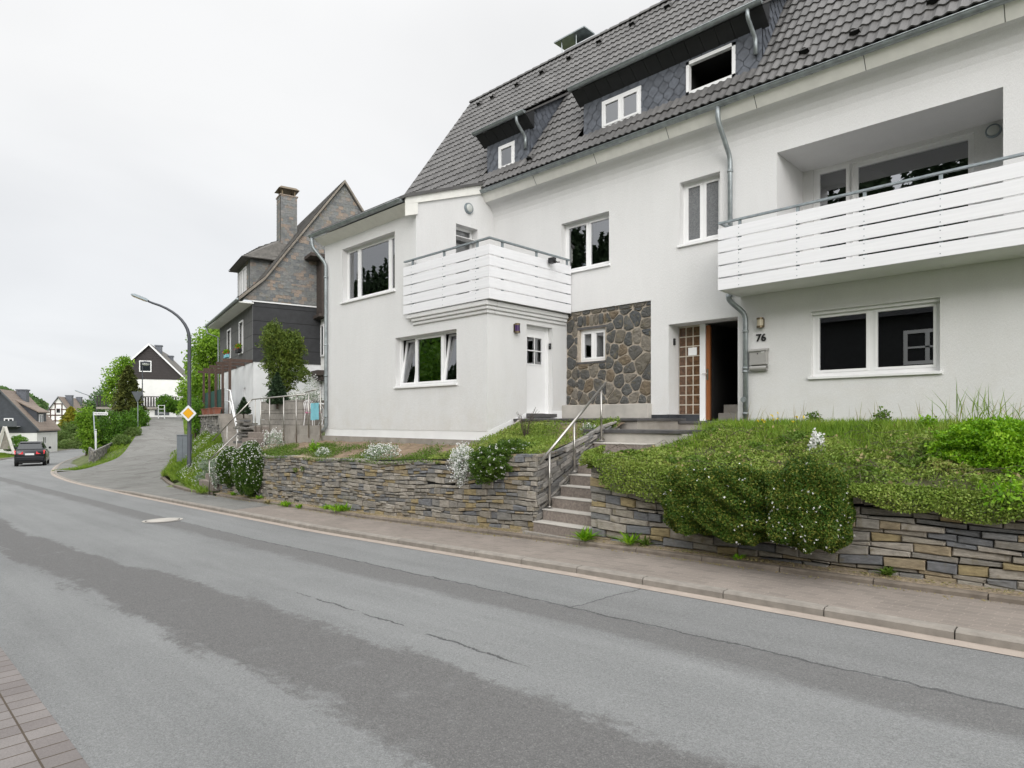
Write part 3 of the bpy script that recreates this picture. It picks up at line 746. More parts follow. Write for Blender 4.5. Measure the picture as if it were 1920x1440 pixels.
# terrain: radial-basis surface through levelled points
SV = []
for p in road_c[::3]:
    for o in (-HW, 0, HW): q = offset_line(road_c, o)[road_c.index(p)]; SV.append((q[0], q[1], zr(q[0])-.10))
for e in edge[0::3]:
    for k in (0, 3): SV.append((e[k][0], e[k][1], e[k][2]-.06))
for x in np.arange(12, -21, -4): SV += [(x, 7.6, zr(x)-.05), (x, 9.5, zr(x)-.05), (x, 14, .4), (x, 22, 1.0), (x, 34, 4), (x, -2.5, zr(x)-.05), (x, -7, zr(x)+.1), (x, -14, .8), (x, -24, 3.5)]
for x in (-22, -24, -26, -28.5): SV += [(x, 6.9, zr(x)-.08), (x, 7.6, zr(x)-.05)]
for q in [(-22.2, 7.9, -.40), (-24.5, 8.1, -.42), (-27, 8.6, -.46), (-23.5, 9.3, .25), (-25.5, 9.9, .7), (-27.9, 10.7, 1.2), (-31.8, 11.55, 1.2), (-35.7, 12.4, 1.2), (-29.5, 9.4, -.2), (-29, 12.4, 1.9), (-33, 13.4, 1.9), (-38, 13.4, .9), (-40, 15.5, 1.6),
          (-22, 12, .6), (-22, 18, 1.6), (-27, 16, 2.0), (-35, 20, 2.6), (-45, 20, 2.0), (-52, 21, 2.2), (-62, 27, 2.6), (-72, 32, 3.0), (-40, 30, 4.5), (-60, 42, 6), (-20, 45, 8),
          (-48, 10.6, -1.02), (-52, 12.0, -.85), (-56, 13.0, -.6), (-60, 14.2, -.3), (-66, 17.2, .6), (-75, 20.5, 1.0), (-84, 28, 1.8), (-92, 36, 1.6), (-110, 46, 1.5), (-85, 45, 4), (-100, 60, 6),
          (-60, 1, -1.3), (-75, 6, -1.5), (-90, 12, -1.7), (-110, 20, -2.0), (-45, -4, -.95), (-60, -14, .5), (-90, -10, -.5), (-130, 0, -2.2), (-140, 36, -2.4), (-30, -4, -.6), (-150, 80, -.5), (-100, 26, -1.6), (-120, 36, -1.9)]: SV.append(q)
S = SURVEY = np.array(SV); D = np.linalg.norm(S[:, None, :2]-S[None, :, :2], axis=2)
NS = len(S); A = np.zeros((NS+3, NS+3)); A[:NS, :NS] = D; A[:NS, NS] = 1; A[:NS, NS+1:] = S[:, :2]; A[NS, :NS] = 1; A[NS+1:, :NS] = S[:, :2].T
WT = np.linalg.lstsq(A, np.concatenate([S[:, 2], np.zeros(3)]), rcond=None)[0]
def HT(x, y):
    P = np.stack([np.atleast_1d(x), np.atleast_1d(y)], 1).astype(float); out = np.empty(len(P))
    for i in range(0, len(P), 4000):
        q = P[i:i+4000]; d = np.linalg.norm(q[:, None]-SURVEY[None, :, :2], axis=2)
        out[i:i+4000] = d@WT[:NS]+WT[NS]+q@WT[NS+1:]
    far = np.maximum(0, np.hypot(P[:, 0]+50, P[:, 1]-12)-110)/120
    k = np.clip(far, 0, 1); return out*(1-k)+(-1.5)*k
def ht(x, y): return float(HT(x, y)[0])
gx = np.concatenate([[-900, -600, -400, -300, -230, -190, -165, -150, -140, -130], np.arange(-122, 16, .8), [20, 26, 34, 45, 60, 90, 140, 250, 450, 800]])
gy = np.concatenate([[-800, -450, -250, -150, -100, -75, -60, -50, -42, -36, -31, -26, -21, -17, -14], np.arange(-12, 44, .7), [45, 47, 49.5, 52], [54, 60, 68, 80, 95, 120, 160, 220, 320, 500, 900]])
GX, GY = np.meshgrid(gx, gy); Z = HT(GX.ravel(), GY.ravel())
fx_, fy_ = GX.ravel(), GY.ravel()
LC = np.array(lane_c); LW = np.array([np.linalg.norm((p-q)[:2])/2 for p, q in zip(lane_r, lane_l)])
near = np.where((fx_ > -112) & (fx_ < -24) & (fy_ > 5) & (fy_ < 42))[0]
dd_ = np.linalg.norm(np.stack([fx_[near], fy_[near]], 1)[:, None]-LC[None, :, :2], axis=2); ki = dd_.argmin(1)
on = dd_.min(1) < LW[ki]+.75; Z[near[on]] = np.minimum(Z[near[on]], LC[ki[on], 2]-.07)
pm = (fx_ > -30.5) & (fx_ < 9) & (fy_ > 5.5) & (fy_ < np.interp(fx_, [-30.5, -29.4, -25, -22.5, 12], [9.3, 8.95, 8.0, 7.63, 7.63])+.2)
Z[pm] = np.minimum(Z[pm], np.interp(fx_[pm], ZR_X, ZR_Z)-.08)
RC = np.array(road_c); rm = np.where((fx_ > -140) & (fx_ < 16) & (fy_ > -10) & (fy_ < 45))[0]
dr = np.linalg.norm(np.stack([fx_[rm], fy_[rm]], 1)[:, None]-RC[None, ::2], axis=2).min(1); on = dr < HW+.9
Z[rm[on]] = np.minimum(Z[rm[on]], np.interp(fx_[rm[on]], ZR_X, ZR_Z)-.06)
Z = Z.reshape(GX.shape)
me = bpy.data.meshes.new('ground'); nx, ny = len(gx), len(gy)
me.from_pydata(np.stack([GX.ravel(), GY.ravel(), Z.ravel()], 1).tolist(), [], [(j*nx+i, j*nx+i+1, (j+1)*nx+i+1, (j+1)*nx+i) for j in range(ny-1) for i in range(nx-1)])
me.materials.append(MT['ground']); me.polygons.foreach_set('use_smooth', [True]*len(me.polygons)); struct(link('ground', me))

# manhole covers
def manhole(px, py, zeye_fun, r, label):
    x, y = at_D(px, py, 10)[:2]
    d = 10
    for _ in range(20):
        p = at_D(px, py, d); g = zeye_fun(p.x, p.y); d = (EYE-g)*F/(py-789)
    p = at_D(px, py, d); t = thing('manhole_cover', label, 'manhole cover', (p.x, p.y, g))
    mb = MB(); n = 28
    sx = (zeye_fun(p.x+.3, p.y)-zeye_fun(p.x-.3, p.y))/.6; sy = (zeye_fun(p.x, p.y+.3)-zeye_fun(p.x, p.y-.3))/.6
    def ring(r0, r1, z):
        for k in range(n):
            a, b = 2*math.pi*k/n, 2*math.pi*(k+1)/n
            mb.face([(p.x+q*math.cos(e), p.y+q*math.sin(e), g+z+sx*q*math.cos(e)+sy*q*math.sin(e)) for q, e in ((r0, a), (r1, a), (r1, b), (r0, b))])
    ring(r*.86, r, .010); mb.build('frame', 'conc_pale', t)
    mb = MB(); ring(r*.78, r*.862, .009); mb.build('gap', 'tyre', t)
    mb = MB(); ring(0, r*.79, .012); mb.build('lid', 'conc_pale', t)
manhole(305, 976, lambda x, y: zr(x)+.002, .42, 'round manhole cover set into the main road')
def lane_z(x, y):
    k = min(range(len(lane_c)), key=lambda i: (lane_c[i][0]-x)**2+(lane_c[i][1]-y)**2); return lane_c[k][2]+.03
manhole(293, 860, lane_z, .34, 'round manhole cover set into the steep side lane')
# ------------------------------------------------------------------ the white house
YF, YA = 12.4, 9.7            # main front, annexe front
XR, XU, XL = -10.2, -12.77, -17.2
XE = 3.4
E = EYE
house = thing('white_house', 'large white rendered house numbered 76 with grey tiled roof and balconies', 'house', (-7, 12.4, 1.77))
fY, fA, fR, fU = front(YF), front(YA), right(XR), right(XU)

def window(fr, u0, u1, v0, v1, depth, panes, parent=house, sill=True, fw=.065, room=True, frost=False, mull=.05, sash=.045, tilt=(), roomd=1.4, name='window', grid=None):
    """frame set back in its opening, sashes, panes, sill and the dim room behind"""
    w = -depth
    mb = MB()
    for a, b, c, d in ((u0, u1, v1-fw, v1), (u0, u1, v0, v0+fw), (u0, u0+fw, v0+fw, v1-fw), (u1-fw, u1, v0+fw, v1-fw)): mb.fbox(fr, a, b, c, d, w-.07, w)
    us = [u0+fw]; tot = sum(panes); acc = 0
    inner = u1-u0-2*fw-mull*(len(panes)-1)
    cells = []; u = u0+fw
    for i, p in enumerate(panes):
        x = u+inner*p/tot; cells.append((u, x))
        if i < len(panes)-1: mb.fbox(fr, x, x+mull, v0+fw, v1-fw, w-.07, w+.002)
        u = x+mull
    for i, (a, b) in enumerate(cells):
        if i in tilt: continue
        s = sash
        for q in ((a, b, v1-fw-s, v1-fw), (a, b, v0+fw, v0+fw+s), (a, a+s, v0+fw+s, v1-fw-s), (b-s, b, v0+fw+s, v1-fw-s)): mb.fbox(fr, *q, w-.06, w+.012)
    fo = mb.build(name, 'white', parent)
    for i, (a, b) in enumerate(cells):
        mb = MB(); s = sash; c, d = v0+fw, v1-fw
        if i in tilt:
            def T(u, v, ww): return fr(u, v, w+ww-.17*(v-c)/(d-c))     # tilted in at the top
            g = MB()
            for q in ((a, b, d-s, d), (a, b, c, c+s), (a, a+s, c+s, d-s), (b-s, b, c+s, d-s)):
                g.hexa([T(q[0], q[2], .012), T(q[1], q[2], .012), T(q[1], q[2], -.05), T(q[0], q[2], -.05), T(q[0], q[3], .012), T(q[1], q[3], .012), T(q[1], q[3], -.05), T(q[0], q[3], -.05)])
            g.build('sash', 'white', fo)
            mb.face([T(a+s, c+s, -.02), T(b-s, c+s, -.02), T(b-s, d-s, -.02), T(a+s, d-s, -.02)])
        else: mb.face([fr(a+s, c+s, w-.02), fr(b-s, c+s, w-.02), fr(b-s, d-s, w-.02), fr(a+s, d-s, w-.02)])
        mb.build('pane', 'frost' if frost else 'glass', fo)
    if sill:
        mb = MB(); mb.fbox(fr, u0-.04, u1+.04, v0-.055, v0-.004, w+.02, .05); mb.build('sill', 'white', fo, bevel=.006)
    if room and not frost:
        mb = MB(); W = w-.075; B = W-roomd; e = .35
        mb.mesh([fr(u0, v0, W), fr(u1, v0, W), fr(u1, v1, W), fr(u0, v1, W), fr(u0-e, v0-e, B), fr(u1+e, v0-e, B), fr(u1+e, v1+.1, B), fr(u0-e, v1+.1, B)],
                [(0, 1, 5, 4), (1, 2, 6, 5), (2, 3, 7, 6), (3, 0, 4, 7), (4, 5, 6, 7)])
        mb.build('room', 'room', fo)
    return fo

# openings of the main front: (u0,u1,v0,v1,depth)
wa = (ux(1520, YF), ux(1762.4, YF), zy(1520, 706, YF), zy(1520, 584.8, YF), .13)
wb = (ux(1274.5, YF), ux(1349.8, YF), zy(1274.5, 460, YF), zy(1274.5, 342.8, YF), .17)
wc = (ux(1052.7, YF), ux(1142, YF), zy(1066, 510, YF), zy(1052.7, 420.2, YF), .17)
ent = (ux(1253.5, YF), ux(1383.4, YF), E, zy(1383.4, 593.3, YF), .44)
sp = (XR+.002, ux(1220.4, YF), zy(1220, 756.6, YF), zy(1220, 563, YF), .06)
lg = (ux(1456.7, YF), ux(1881, YF), E+2.62, zy(1456.7, 286.2, YF), 1.35)
z0w, zcove = 1.95, zy(1600, 206.6, YF)
mb = MB()
holed_wall(mb, fY, XU-.4, XE, z0w, zcove, [wa, wb, wc, ent, sp, lg])
# loggia back wall, entrance back wall handled by their own parts; cove under the eaves
prof = []
for k in range(7):
    a = math.pi/2*k/6; prof.append((YF-.34*(1-math.cos(a)), zcove+.46*math.sin(a)))
for i in range(len(prof)-1):
    (ya, za), (yb, zb) = prof[i], prof[i+1]
    mb.face([(XU, ya, za), (XE, ya, za), (XE, yb, zb), (XU, yb, zb)])
mb.face([(XU-.4, YF, zcove), (XU, YF, zcove), (XU, YF, zcove+.5), (XU-.4, YF, zcove+.5)])
mb.build('wall', 'stucco', house)
ys, zs = prof[-1]
ZG, YG = 8.22, 11.88          # gutter line
mb = MB(); x = XU
while x < XE:
    x1 = min(x+1.9, XE); mb.face([(x+.006, ys, zs), (x1-.006, ys, zs), (x1-.006, YG+.02, ZG-.03), (x+.006, YG+.02, ZG-.03)]); x = x1
mb.build('soffit', 'cream', house)
# gable ends and back
def gable(x):
    return [(x, YF, 1), (x, 19, 1), (x, 19.5, 8.3), (x, 15.7, 13.50), (x, YF, 8.9)]
for x, p in ((XL, [(XL, YA+.001, 1.5), (XL, YA+.001, 7.15), (XL, 12.0, 8.25), (XL, 15.7, 13.48), (XL, 19.4, 8.3), (XL, 19.4, 1.5)]), (XE, gable(XE))):
    mb = MB(); mb.face(p); mb.build('gable_wall', 'stucco', house)
mb = MB(); mb.face([(XL, 19.4, .5), (XE, 19.4, .5), (XE, 19.4, 8.4), (XL, 19.4, 8.4)]); mb.build('rear_wall', 'stucco', house)
# plinth band
mb = MB()
for a, b in ((ux(1383.4, YF), XE), (sp[1]+.01, ent[0])):
    mb.fbox(fY, a, b, 1.70, 1.95, -.2, -.004)
mb.build('plinth', 'plinth', house)

# annexe, lower block and upper room
la = (ux(741.4, YA), ux(856, YA), zy(741.4, 725, YA), zy(741.4, 634, YA), .15)
ua = (ux(641.6, YA), ux(740, YA), zy(641.6, 567, YA), zy(641.6, 468, YA), .17)
zac = E+2.45; zaw = E+5.20
zp0, zp1 = E-.435, E-.235
mb = MB()
holed_wall(mb, fA, XL, XR, zp1, zac, [la]); holed_wall(mb, fA, XL, XU, zac, zaw, [ua])
ad = (at_X(987.5, 607, XR).y, at_X(1035.9, 607, XR).y, at_X(1035.9, 776, XR).z, at_X(987.5, 607.5, XR).z, .16)
holed_wall(mb, fR, YA, YF, zp0, zac+.1, [ad])
bd = (at_X(855, 418, XU).y, at_X(895.5, 430, XU).y, E+2.7, at_X(855, 418.7, XU).z, .25)
holed_wall(mb, fU, YA, YF, zac, E+4.9, [bd] if bd[3] < E+4.9 else [(*bd[:3], E+4.88, .25)])
bdt = bd[3]
# sloping top of the upper flank
zv0, zv1 = E+5.42, E+6.42
mb.face([(XU, YA, E+4.9), (XU, bd[0], E+4.9), (XU, bd[0], bdt), (XU, bd[0], zv0+(zv1-zv0)*(bd[0]-9.4)/2.6), (XU, YA, zv0+.08)])
mb.face([(XU, bd[0], bdt), (XU, bd[1], bdt), (XU, bd[1], zv0+(zv1-zv0)*(bd[1]-9.4)/2.6), (XU, bd[0], zv0+(zv1-zv0)*(bd[0]-9.4)/2.6)])
mb.face([(XU, bd[1], E+4.9), (XU, YF, E+4.9), (XU, YF, zv1+.15), (XU, bd[1], zv0+(zv1-zv0)*(bd[1]-9.4)/2.6)])
if bdt > E+4.9:
    mb.face([(XU, bd[0], E+4.9), (XU, bd[0], bdt), (XU-.25, bd[0], bdt), (XU-.25, bd[0], E+4.9)]); mb.face([(XU, bd[1], bdt), (XU, bd[1], E+4.9), (XU-.25, bd[1], E+4.9), (XU-.25, bd[1], bdt)])
    mb.face([(XU, bd[0], bdt), (XU, bd[1], bdt), (XU-.25, bd[1], bdt), (XU-.25, bd[0], bdt)])
mb.face([(XU, YA, zac), (XR, YA, zac), (XR, YF, zac+.001), (XU, YF, zac+.001)])
mb.build('annexe_wall', 'stucco', house)
mb = MB(); mb.fbox(fA, XL, XR-.004, zp0, zp1, -.2, -.006); mb.build('plinth', 'plinth', house)
# pale skirt that climbs with the path along the flank
mb = MB(); mb.prism([(XR+.004, YA+.01, zp0), (XR+.004, 10.95, E+.0), (XR+.004, 10.95, E+.19), (XR+.004, YA+.01, zp1)], (.008, 0, 0)); mb.build('skirt', 'plinth', house); mb = MB()
mb.prism([(XR+.004, 11.92, E+.05), (XR+.004, YF-.01, E+.05), (XR+.004, YF-.01, E+.25), (XR+.004, 11.92, E+.25)], (.008, 0, 0)); mb.build('skirt', 'plinth', house)
mb = MB(); mb.box(XL-.05, XR+.03, YA-.06, YA+.4, E-1.3, zp0-.002)
mb.box(XR-.4, XR+.03, YA+.4, 10.5, E-1.3, zp0-.002); mb.build('footing', 'conc', house)
window(fA, *la[:4], .15, [1, 1.75, 1], tilt=(0, 2), fw=.05)
uo = window(fA, *ua[:4], .17, [1, 2.6, .62], fw=.055)
mb = MB()
for k in range(9):
    u = ua[0]+.13+k*.062; mb.fbox(fA, u, u+.055, ua[2]+.1, ua[3]-.1, -.36, -.355)
mb.build('blind', 'blind', uo)

# annexe roof edge: soffit, gutter, verge board, thin roof
mb = MB(); mb.face([(XL-.1, YA, zaw), (XU, YA, zaw), (XU, 9.38, E+5.36), (XL-.1, 9.38, E+5.36)]); mb.build('soffit', 'cream', house)
mb = MB()
mb.prism([(XU, 9.36, E+5.30), (XU, 9.36, E+5.52), (XU, 11.95, E+6.50), (XU, 11.95, E+6.22)], (.05, 0, 0))
mb.prism([(XU+.0505, 9.36, E+5.02), (XU+.0505, 9.36, E+5.299), (XU+.0505, 9.72, E+5.425), (XU+.0505, 9.72, E+5.14)], (-.05, 0, 0)); mb.build('verge_board', 'cream', house)
mb = MB(); mb.prism([(XL-.15, 9.32, E+5.45), (XL-.15, 12.0, E+6.48), (XL-.15, 12.0, E+6.55), (XL-.15, 9.32, E+5.53)], (XU-XL+.25, 0, 0)); mb.build('annexe_roof', 'tile', house)

def gutter(x0, x1, Y, Z, r=.075, name='gutter', dz=0):
    mb = MB(); n = 9
    for (ra, s) in ((r, 1), (r*.93, -1)):
        vs = []
        for x in (x0, x1):
            for k in range(n): a = math.pi*k/(n-1); vs.append((x, Y-ra*math.cos(a), Z-ra*math.sin(a)))
        mb.mesh(vs, [(k, k+1, n+k+1, n+k) for k in range(n-1)])
    for x in (x0, x1): mb.face([(x, Y-r*math.cos(math.pi*k/(n-1)), Z-r*math.sin(math.pi*k/(n-1))) for k in range(n)])
    mb.tube([(x0, Y-r, Z), (x1, Y-r, Z)], .011, 6)
    x = x0+.4
    while x < x1:
        vs = []
        for xx in (x, x+.035):
            for k in range(n): a = math.pi*k/(n-1); vs.append((xx, Y-(r+.005)*math.cos(a), Z-(r+.005)*math.sin(a)))
        mb.mesh(vs, [(k, k+1, n+k+1, n+k) for k in range(n-1)]); x += .82
    return mb.build(name, 'zinc', house, smooth=True)
gutter(XU+.05, XE+.2, YG, ZG); gutter(XL-.18, XU-.1, 9.33, E+5.45)
def pipe(pts, r=.048, name='downspout', clips=()):
    mb = MB(); mb.tube(pts, r, 12)
    for c in clips:
        c = Vector(c); mb.tube([c, c+Vector((0, 0, .05))], r+.010, 12)
    return mb.build(name, 'zinc', house, smooth=True)
def rounded(pts, rad=.12, n=4):
    P = [Vector(p) for p in pts]; out = [P[0]]
    for i in range(1, len(P)-1):
        a = P[i]+(P[i-1]-P[i]).normalized()*min(rad, (P[i-1]-P[i]).length*.45); b = P[i]+(P[i+1]-P[i]).normalized()*min(rad, (P[i+1]-P[i]).length*.45)
        for k in range(n+1):
            t = k/n; out.append(a*(1-t)**2+P[i]*2*t*(1-t)+b*t*t)
    return out+[P[-1]]
xd = at_Y(1346, 225, YG).x; xw = at_Y(1369, 330, YF-.09).x
pipe(rounded([(xd, YG, ZG-.05), (xd, YG, ZG-.32), (xw, YF-.09, ZG-.95), (xw, YF-.09, E+2.5)]), clips=[(xw, YF-.09, ZG-1.25)])
xb = at_Y(1398, 700, YF-.09).x
pipe(rounded([(at_Y(1366, 553, YF-.3).x, YF-.3, E+2.52), (at_Y(1366, 556, YF-.3).x, YF-.3, E+2.40), (xb, YF-.09, E+2.12), (xb, YF-.09, E-.16)], .14), r=.052, clips=[(xb, YF-.09, E+1.75), (xb, YF-.09, E+1.02), (xb, YF-.09, E+.95), (xb, YF-.09, E+.12)])
mb = MB(); mb.tube([(xb-.02, YF-.155, E+.42), (xb-.02, YF-.135, E+.42)], .055, 14); mb.build('cleaning_flap', 'zinc', house)
xa = at_Y(611, 600, YA-.07).x
pipe(rounded([(XL-.08, 9.33, E+5.40), (XL-.08, 9.33, E+5.12), (xa, YA-.07, E+4.62), (xa, YA-.07, E-.22), (xa-.2, YA-.1, E-.32)], .12), r=.05, clips=[(xa, YA-.07, E+4.2), (xa, YA-.07, E+2.2), (xa, YA-.07, E+1.3), (xa, YA-.07, E+.1)])

# roof
PT = 1.39; RL = math.hypot(3.8, 3.8*PT); VV = Vector((0, 1, PT))
X0 = XL-.12
YD = 12.42                    # dormer fronts
dz = E+8.0                    # dormer eaves
rz = lambda y: 8.30+PT*(y-11.9)
d1 = (-13.05, -11.42); d2 = (-9.62, -5.22)
def keep(u, v):
    x = X0+u; y = 11.9+v/math.hypot(1, PT)
    for a, b in (d1, d2):
        if a-.02 < x < b+.02 and YD-.05 < y < 13.75: return False
    if x < XU+.1 and y < 12.0: return False
    return True
mb = MB(); tile_roof(mb, (X0, 11.9, 8.30), (1, 0, 0), VV, XE+.3-X0, RL, keep=keep, tw=.165, te=.34)
roof = mb.build('roof', 'tile', house)
mb = MB(); mb.face([(X0, 15.7, 13.58), (XE+.3, 15.7, 13.58), (XE+.3, 19.9, 7.8), (X0, 19.9, 7.8)]); mb.build('rear_roof', 'tile', house)
mb = MB(); x = X0
while x < XE+.2:
    n = 7; vs = []
    for xx, rr in ((x-.03, .125), (x+.36, .105)):
        for k in range(n): a = math.pi*k/(n-1); vs.append((xx, 15.7-rr*math.cos(a), 13.56+rr*math.sin(a)))
    mb.mesh(vs, [(k, k+1, n+k+1, n+k) for k in range(n-1)]+[tuple(range(n))]); x += .345
mb.build('ridge', 'tile', roof, smooth=False)
mb = MB()
mb.prism([(X0-.03, 11.85, 8.14), (X0-.03, 15.72, 13.52), (X0-.03, 15.72, 13.68), (X0-.03, 11.85, 8.32)], (.03, 0, 0)); mb.build('verge', 'tile', roof)
# ventilation tiles
def vent(x, y):
    z = rz(y)+.05; s = Vector((0, 1, PT)).normalized(); nn = Vector((0, -PT, 1)).normalized(); p = Vector((x, y, z))
    mb = MB(); w = .10
    a = [p+Vector((-w, 0, 0)), p+Vector((w, 0, 0)), p+Vector((w*.8, 0, 0))+nn*.10, p+Vector((-w*.8, 0, 0))+nn*.10]
    b = [p+s*.26+Vector((-w, 0, 0)), p+s*.26+Vector((w, 0, 0))]
    mb.mesh(a+b, [(3, 2, 5, 4), (0, 3, 4), (1, 5, 2)], 0); mb.mesh([q+s*.02 for q in a], [(0, 1, 2, 3)], 1)
    mb.build('vent_tile', ['tile', 'dark'], roof)
def roof_at(px, py):
    d = 10.0; x, y = _ray(px); k = (789-py)/F
    # intersect EYE + k d = rz(y d)
    d = (8.30-PT*11.9-EYE)/(k-PT*y); return x*d, y*d
for px, py in ((899, 201), (924, 188), (970, 165), (1017, 142), (1068, 116), (1124, 85), (1186, 52), (1252, 20), (994, 305), (1509, 108), (1604, 73), (1750, 15)):
    vent(*roof_at(px, py))

# dormers: slate cheeks and fronts, a slated eaves board, tiled lean-to roof, gutter
def dormer(a, b, wins):
    P34 = .675
    yb = 12.1+(dz-8.30-PT*.2)/(PT-P34)         # where the lean-to meets the main slope
    yb = (dz-.0-P34*12.1-8.30+PT*11.9)/(PT-P34)
    zb = rz(yb)
    zf0 = rz(YD)-.12; zf1 = dz-.27
    f = front(YD)
    mb = MB()
    holed = [(w[0], w[1], w[2], w[3], .10) for w in wins]
    slates(mb, f, [(a, zf0), (b, zf0), (b, zf1), (a, zf1)], .26, .30, [tuple(w[:4]) for w in wins])
    dm = mb.build('dormer', 'slate_dark', house)
    m2 = MB(); holed_wall(m2, f, a, b, zf0-.1, dz, holed); m2.build('dormer_wall', 'slate_dark', dm)
    for x, fr_, sg in ((b, right(b), 1), (a, left(a), -1)):
        mb = MB()
        pl = [(sg*YD, rz(YD)-.3), (sg*yb, zb), (sg*YD, dz+P34*.32)]
        if sg < 0: pl = pl[::-1]
        slates(mb, fr_, pl, .24, .28, hexy=True); mb.build('cheek', 'slate_dark', dm)
    mb = MB()
    g = 12.12
    q = [(g, dz-.02), (YD, zf1+.0)]
    fr_ = Fr((0, g, dz-.04), (1, 0, 0), Vector((0, -(.27-.04), -(YD-g))).normalized())
    n = int((b-a+.3)/.32)
    for k in range(n):
        x0, x1 = a-.14+(b-a+.28)*k/n, a-.14+(b-a+.28)*(k+1)/n
        mb.hexa([(x0+.004, YD+.01, zf1-.02), (x1-.004, YD+.01, zf1-.02), (x1-.004, YD+.02, zf1), (x0+.004, YD+.02, zf1), (x0+.004, g-.02, dz-.03), (x1-.004, g-.02, dz-.03), (x1-.004, g+.02, dz), (x0+.004, g+.02, dz)])
    for x in (a-.14, b+.14):
        mb.face([(x, g-.02, dz-.03), (x, YD+.02, zf1), (x, YD+.02, dz+.2), (x, g, dz+.02)])
    mb.build('eaves_board', 'slate_soffit', dm)
    V2 = Vector((0, 1, P34)); L2 = math.hypot(1, P34)*(yb-12.08)+.1
    mb = MB(); tile_roof(mb, (a-.16, 12.06, dz+.03), (1, 0, 0), V2, b-a+.32, L2, tw=.165, te=.34)
    mb.prism([(a-.16, 12.06, dz+.0), (a-.16, yb+.1, zb+.07), (a-.16, yb+.1, zb+.0), (a-.16, 12.06, dz-.04)], (b-a+.32, 0, 0))
    mb.build('dormer_roof', 'tile', dm)
    o = gutter(a-.16, b+.16, 12.03, dz+.03, .07)
    return dm, zf0
b1 = [(ux(936, YD), ux(966, YD), zy(936, 324, YD)+.02, zy(966, 264, YD))]
b2 = [(ux(1130, YD), ux(1203, YD), zy(1130, 245, YD), zy(1203, 161, YD)), (ux(1288, YD), ux(1380, YD), zy(1288, 181, YD), zy(1380, 79, YD))]
b1[0] = (b1[0][0], b1[0][1], b1[0][2], min(b1[0][3], dz-.30)); b2 = [(w[0], w[1], w[2], min(w[3], dz-.28)) for w in b2]
dormer(*d1, b1); dormer(*d2, b2)
fD = front(YD)
window(fD, *b1[0], -.035, [1], sill=False, fw=.06, roomd=.9)
window(fD, *b2[0], -.035, [1, 1], sill=False, fw=.06, roomd=.9)
for q, nm in ((b1[0], 'pale_sheet'), (b2[0], 'pale_sheet')):
    mb = MB(); mb.fbox(fD, q[0]+.03, q[1]-.03, q[2]+.03, q[3]-.03, -.12, -.115); mb.build(nm, 'blind', house)  # pale sheet set close behind the panes of two dormer windows
mb = MB(); w = b2[1]; fwo = .07
for q in ((w[0], w[1], w[3]-fwo, w[3]), (w[0], w[1], w[2], w[2]+fwo), (w[0], w[0]+fwo, w[2], w[3]), (w[1]-fwo, w[1], w[2], w[3])): mb.fbox(fD, *q, -.06, .04)
ow = mb.build('open_window', 'white', house)
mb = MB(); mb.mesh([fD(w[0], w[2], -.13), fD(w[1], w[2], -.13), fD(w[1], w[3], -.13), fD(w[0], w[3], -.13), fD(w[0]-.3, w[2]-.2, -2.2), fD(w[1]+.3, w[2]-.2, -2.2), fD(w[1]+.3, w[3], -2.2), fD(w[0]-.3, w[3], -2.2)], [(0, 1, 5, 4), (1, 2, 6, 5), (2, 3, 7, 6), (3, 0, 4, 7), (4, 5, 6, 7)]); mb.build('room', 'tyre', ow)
# dormer downpipes
for x, zend in ((d1[1]-.12, 0), (d2[1]-.12, 0)):
    pipe(rounded([(x, 12.03, dz-.02), (x, 12.03, dz-.18), (x+.02, YD-.07, dz-.48), (x+.02, YD-.07, rz(YD)+.14)], .08), r=.04)

# stone panel with little window, concrete ledge
mb = MB(); fs = front(YF+.06)
sw = (ux(1083, YF), ux(1132, YF), zy(1083, 679, YF), zy(1132, 613, YF), .10)
holed_wall(mb, fs, sp[0], sp[1], sp[2], sp[3], [sw])
pn_ = mb.build('stone_panel', 'pointing', house)
def rubble_cells(mb, regs, seeds):
    for k, (sx, sy) in enumerate(seeds):
        for rg in regs:
            P = rg
            for m_, (qx, qy) in enumerate(seeds):
                if m_ == k or abs(qx-sx)+abs(qy-sy) > 1.4: continue
                mx, my, dx, dy = (sx+qx)/2, (sy+qy)/2, qx-sx, qy-sy
                P = clip_poly(P, [(mx+dy*9-dx*9, my-dx*9-dy*9), (mx+dy*9, my-dx*9), (mx-dy*9, my+dx*9), (mx-dy*9-dx*9, my+dx*9-dy*9)])
                if len(P) < 3: break
            if len(P) < 3 or area(P) < .004: continue
            cx, cy = sum(p[0] for p in P)/len(P), sum(p[1] for p in P)/len(P); rad = math.sqrt(area(P)/math.pi)
            Q = []
            for q in range(len(P)):                  # cut the corners, roughen the outline
                p0, p1 = P[q], P[(q+1) % len(P)]
                for t_ in (.18, .5, .82): Q.append((p0[0]+(p1[0]-p0[0])*t_, p0[1]+(p1[1]-p0[1])*t_))
            sh = 1-.016/rad
            rings = []
            for s_, w_, jt in ((sh, -.01, .004), (sh*.985, .014, .004), (sh*.90, .030, .007), (sh*.5, .036, .012)):
                rings.append([fs(cx+(x-cx)*s_+random.uniform(-jt, jt), cy+(y-cy)*s_+random.uniform(-jt, jt), w_+random.uniform(-jt, jt)*.8) for x, y in Q])
            n_ = len(Q); vs = [v for r_ in rings for v in r_]+[fs(cx, cy, .034+random.uniform(-.01, .012))]
            mb.mesh(vs, [(r_*n_+q, r_*n_+(q+1) % n_, (r_+1)*n_+(q+1) % n_, (r_+1)*n_+q) for r_ in range(3) for q in range(n_)]+[(3*n_+q, 3*n_+(q+1) % n_, 4*n_) for q in range(n_)])
mb = MB(); us_, vs_ = (sp[0], sw[0], sw[1], sp[1]), (sp[2], sw[2]-.05, sw[3]+.06, sp[3]); sd_ = []
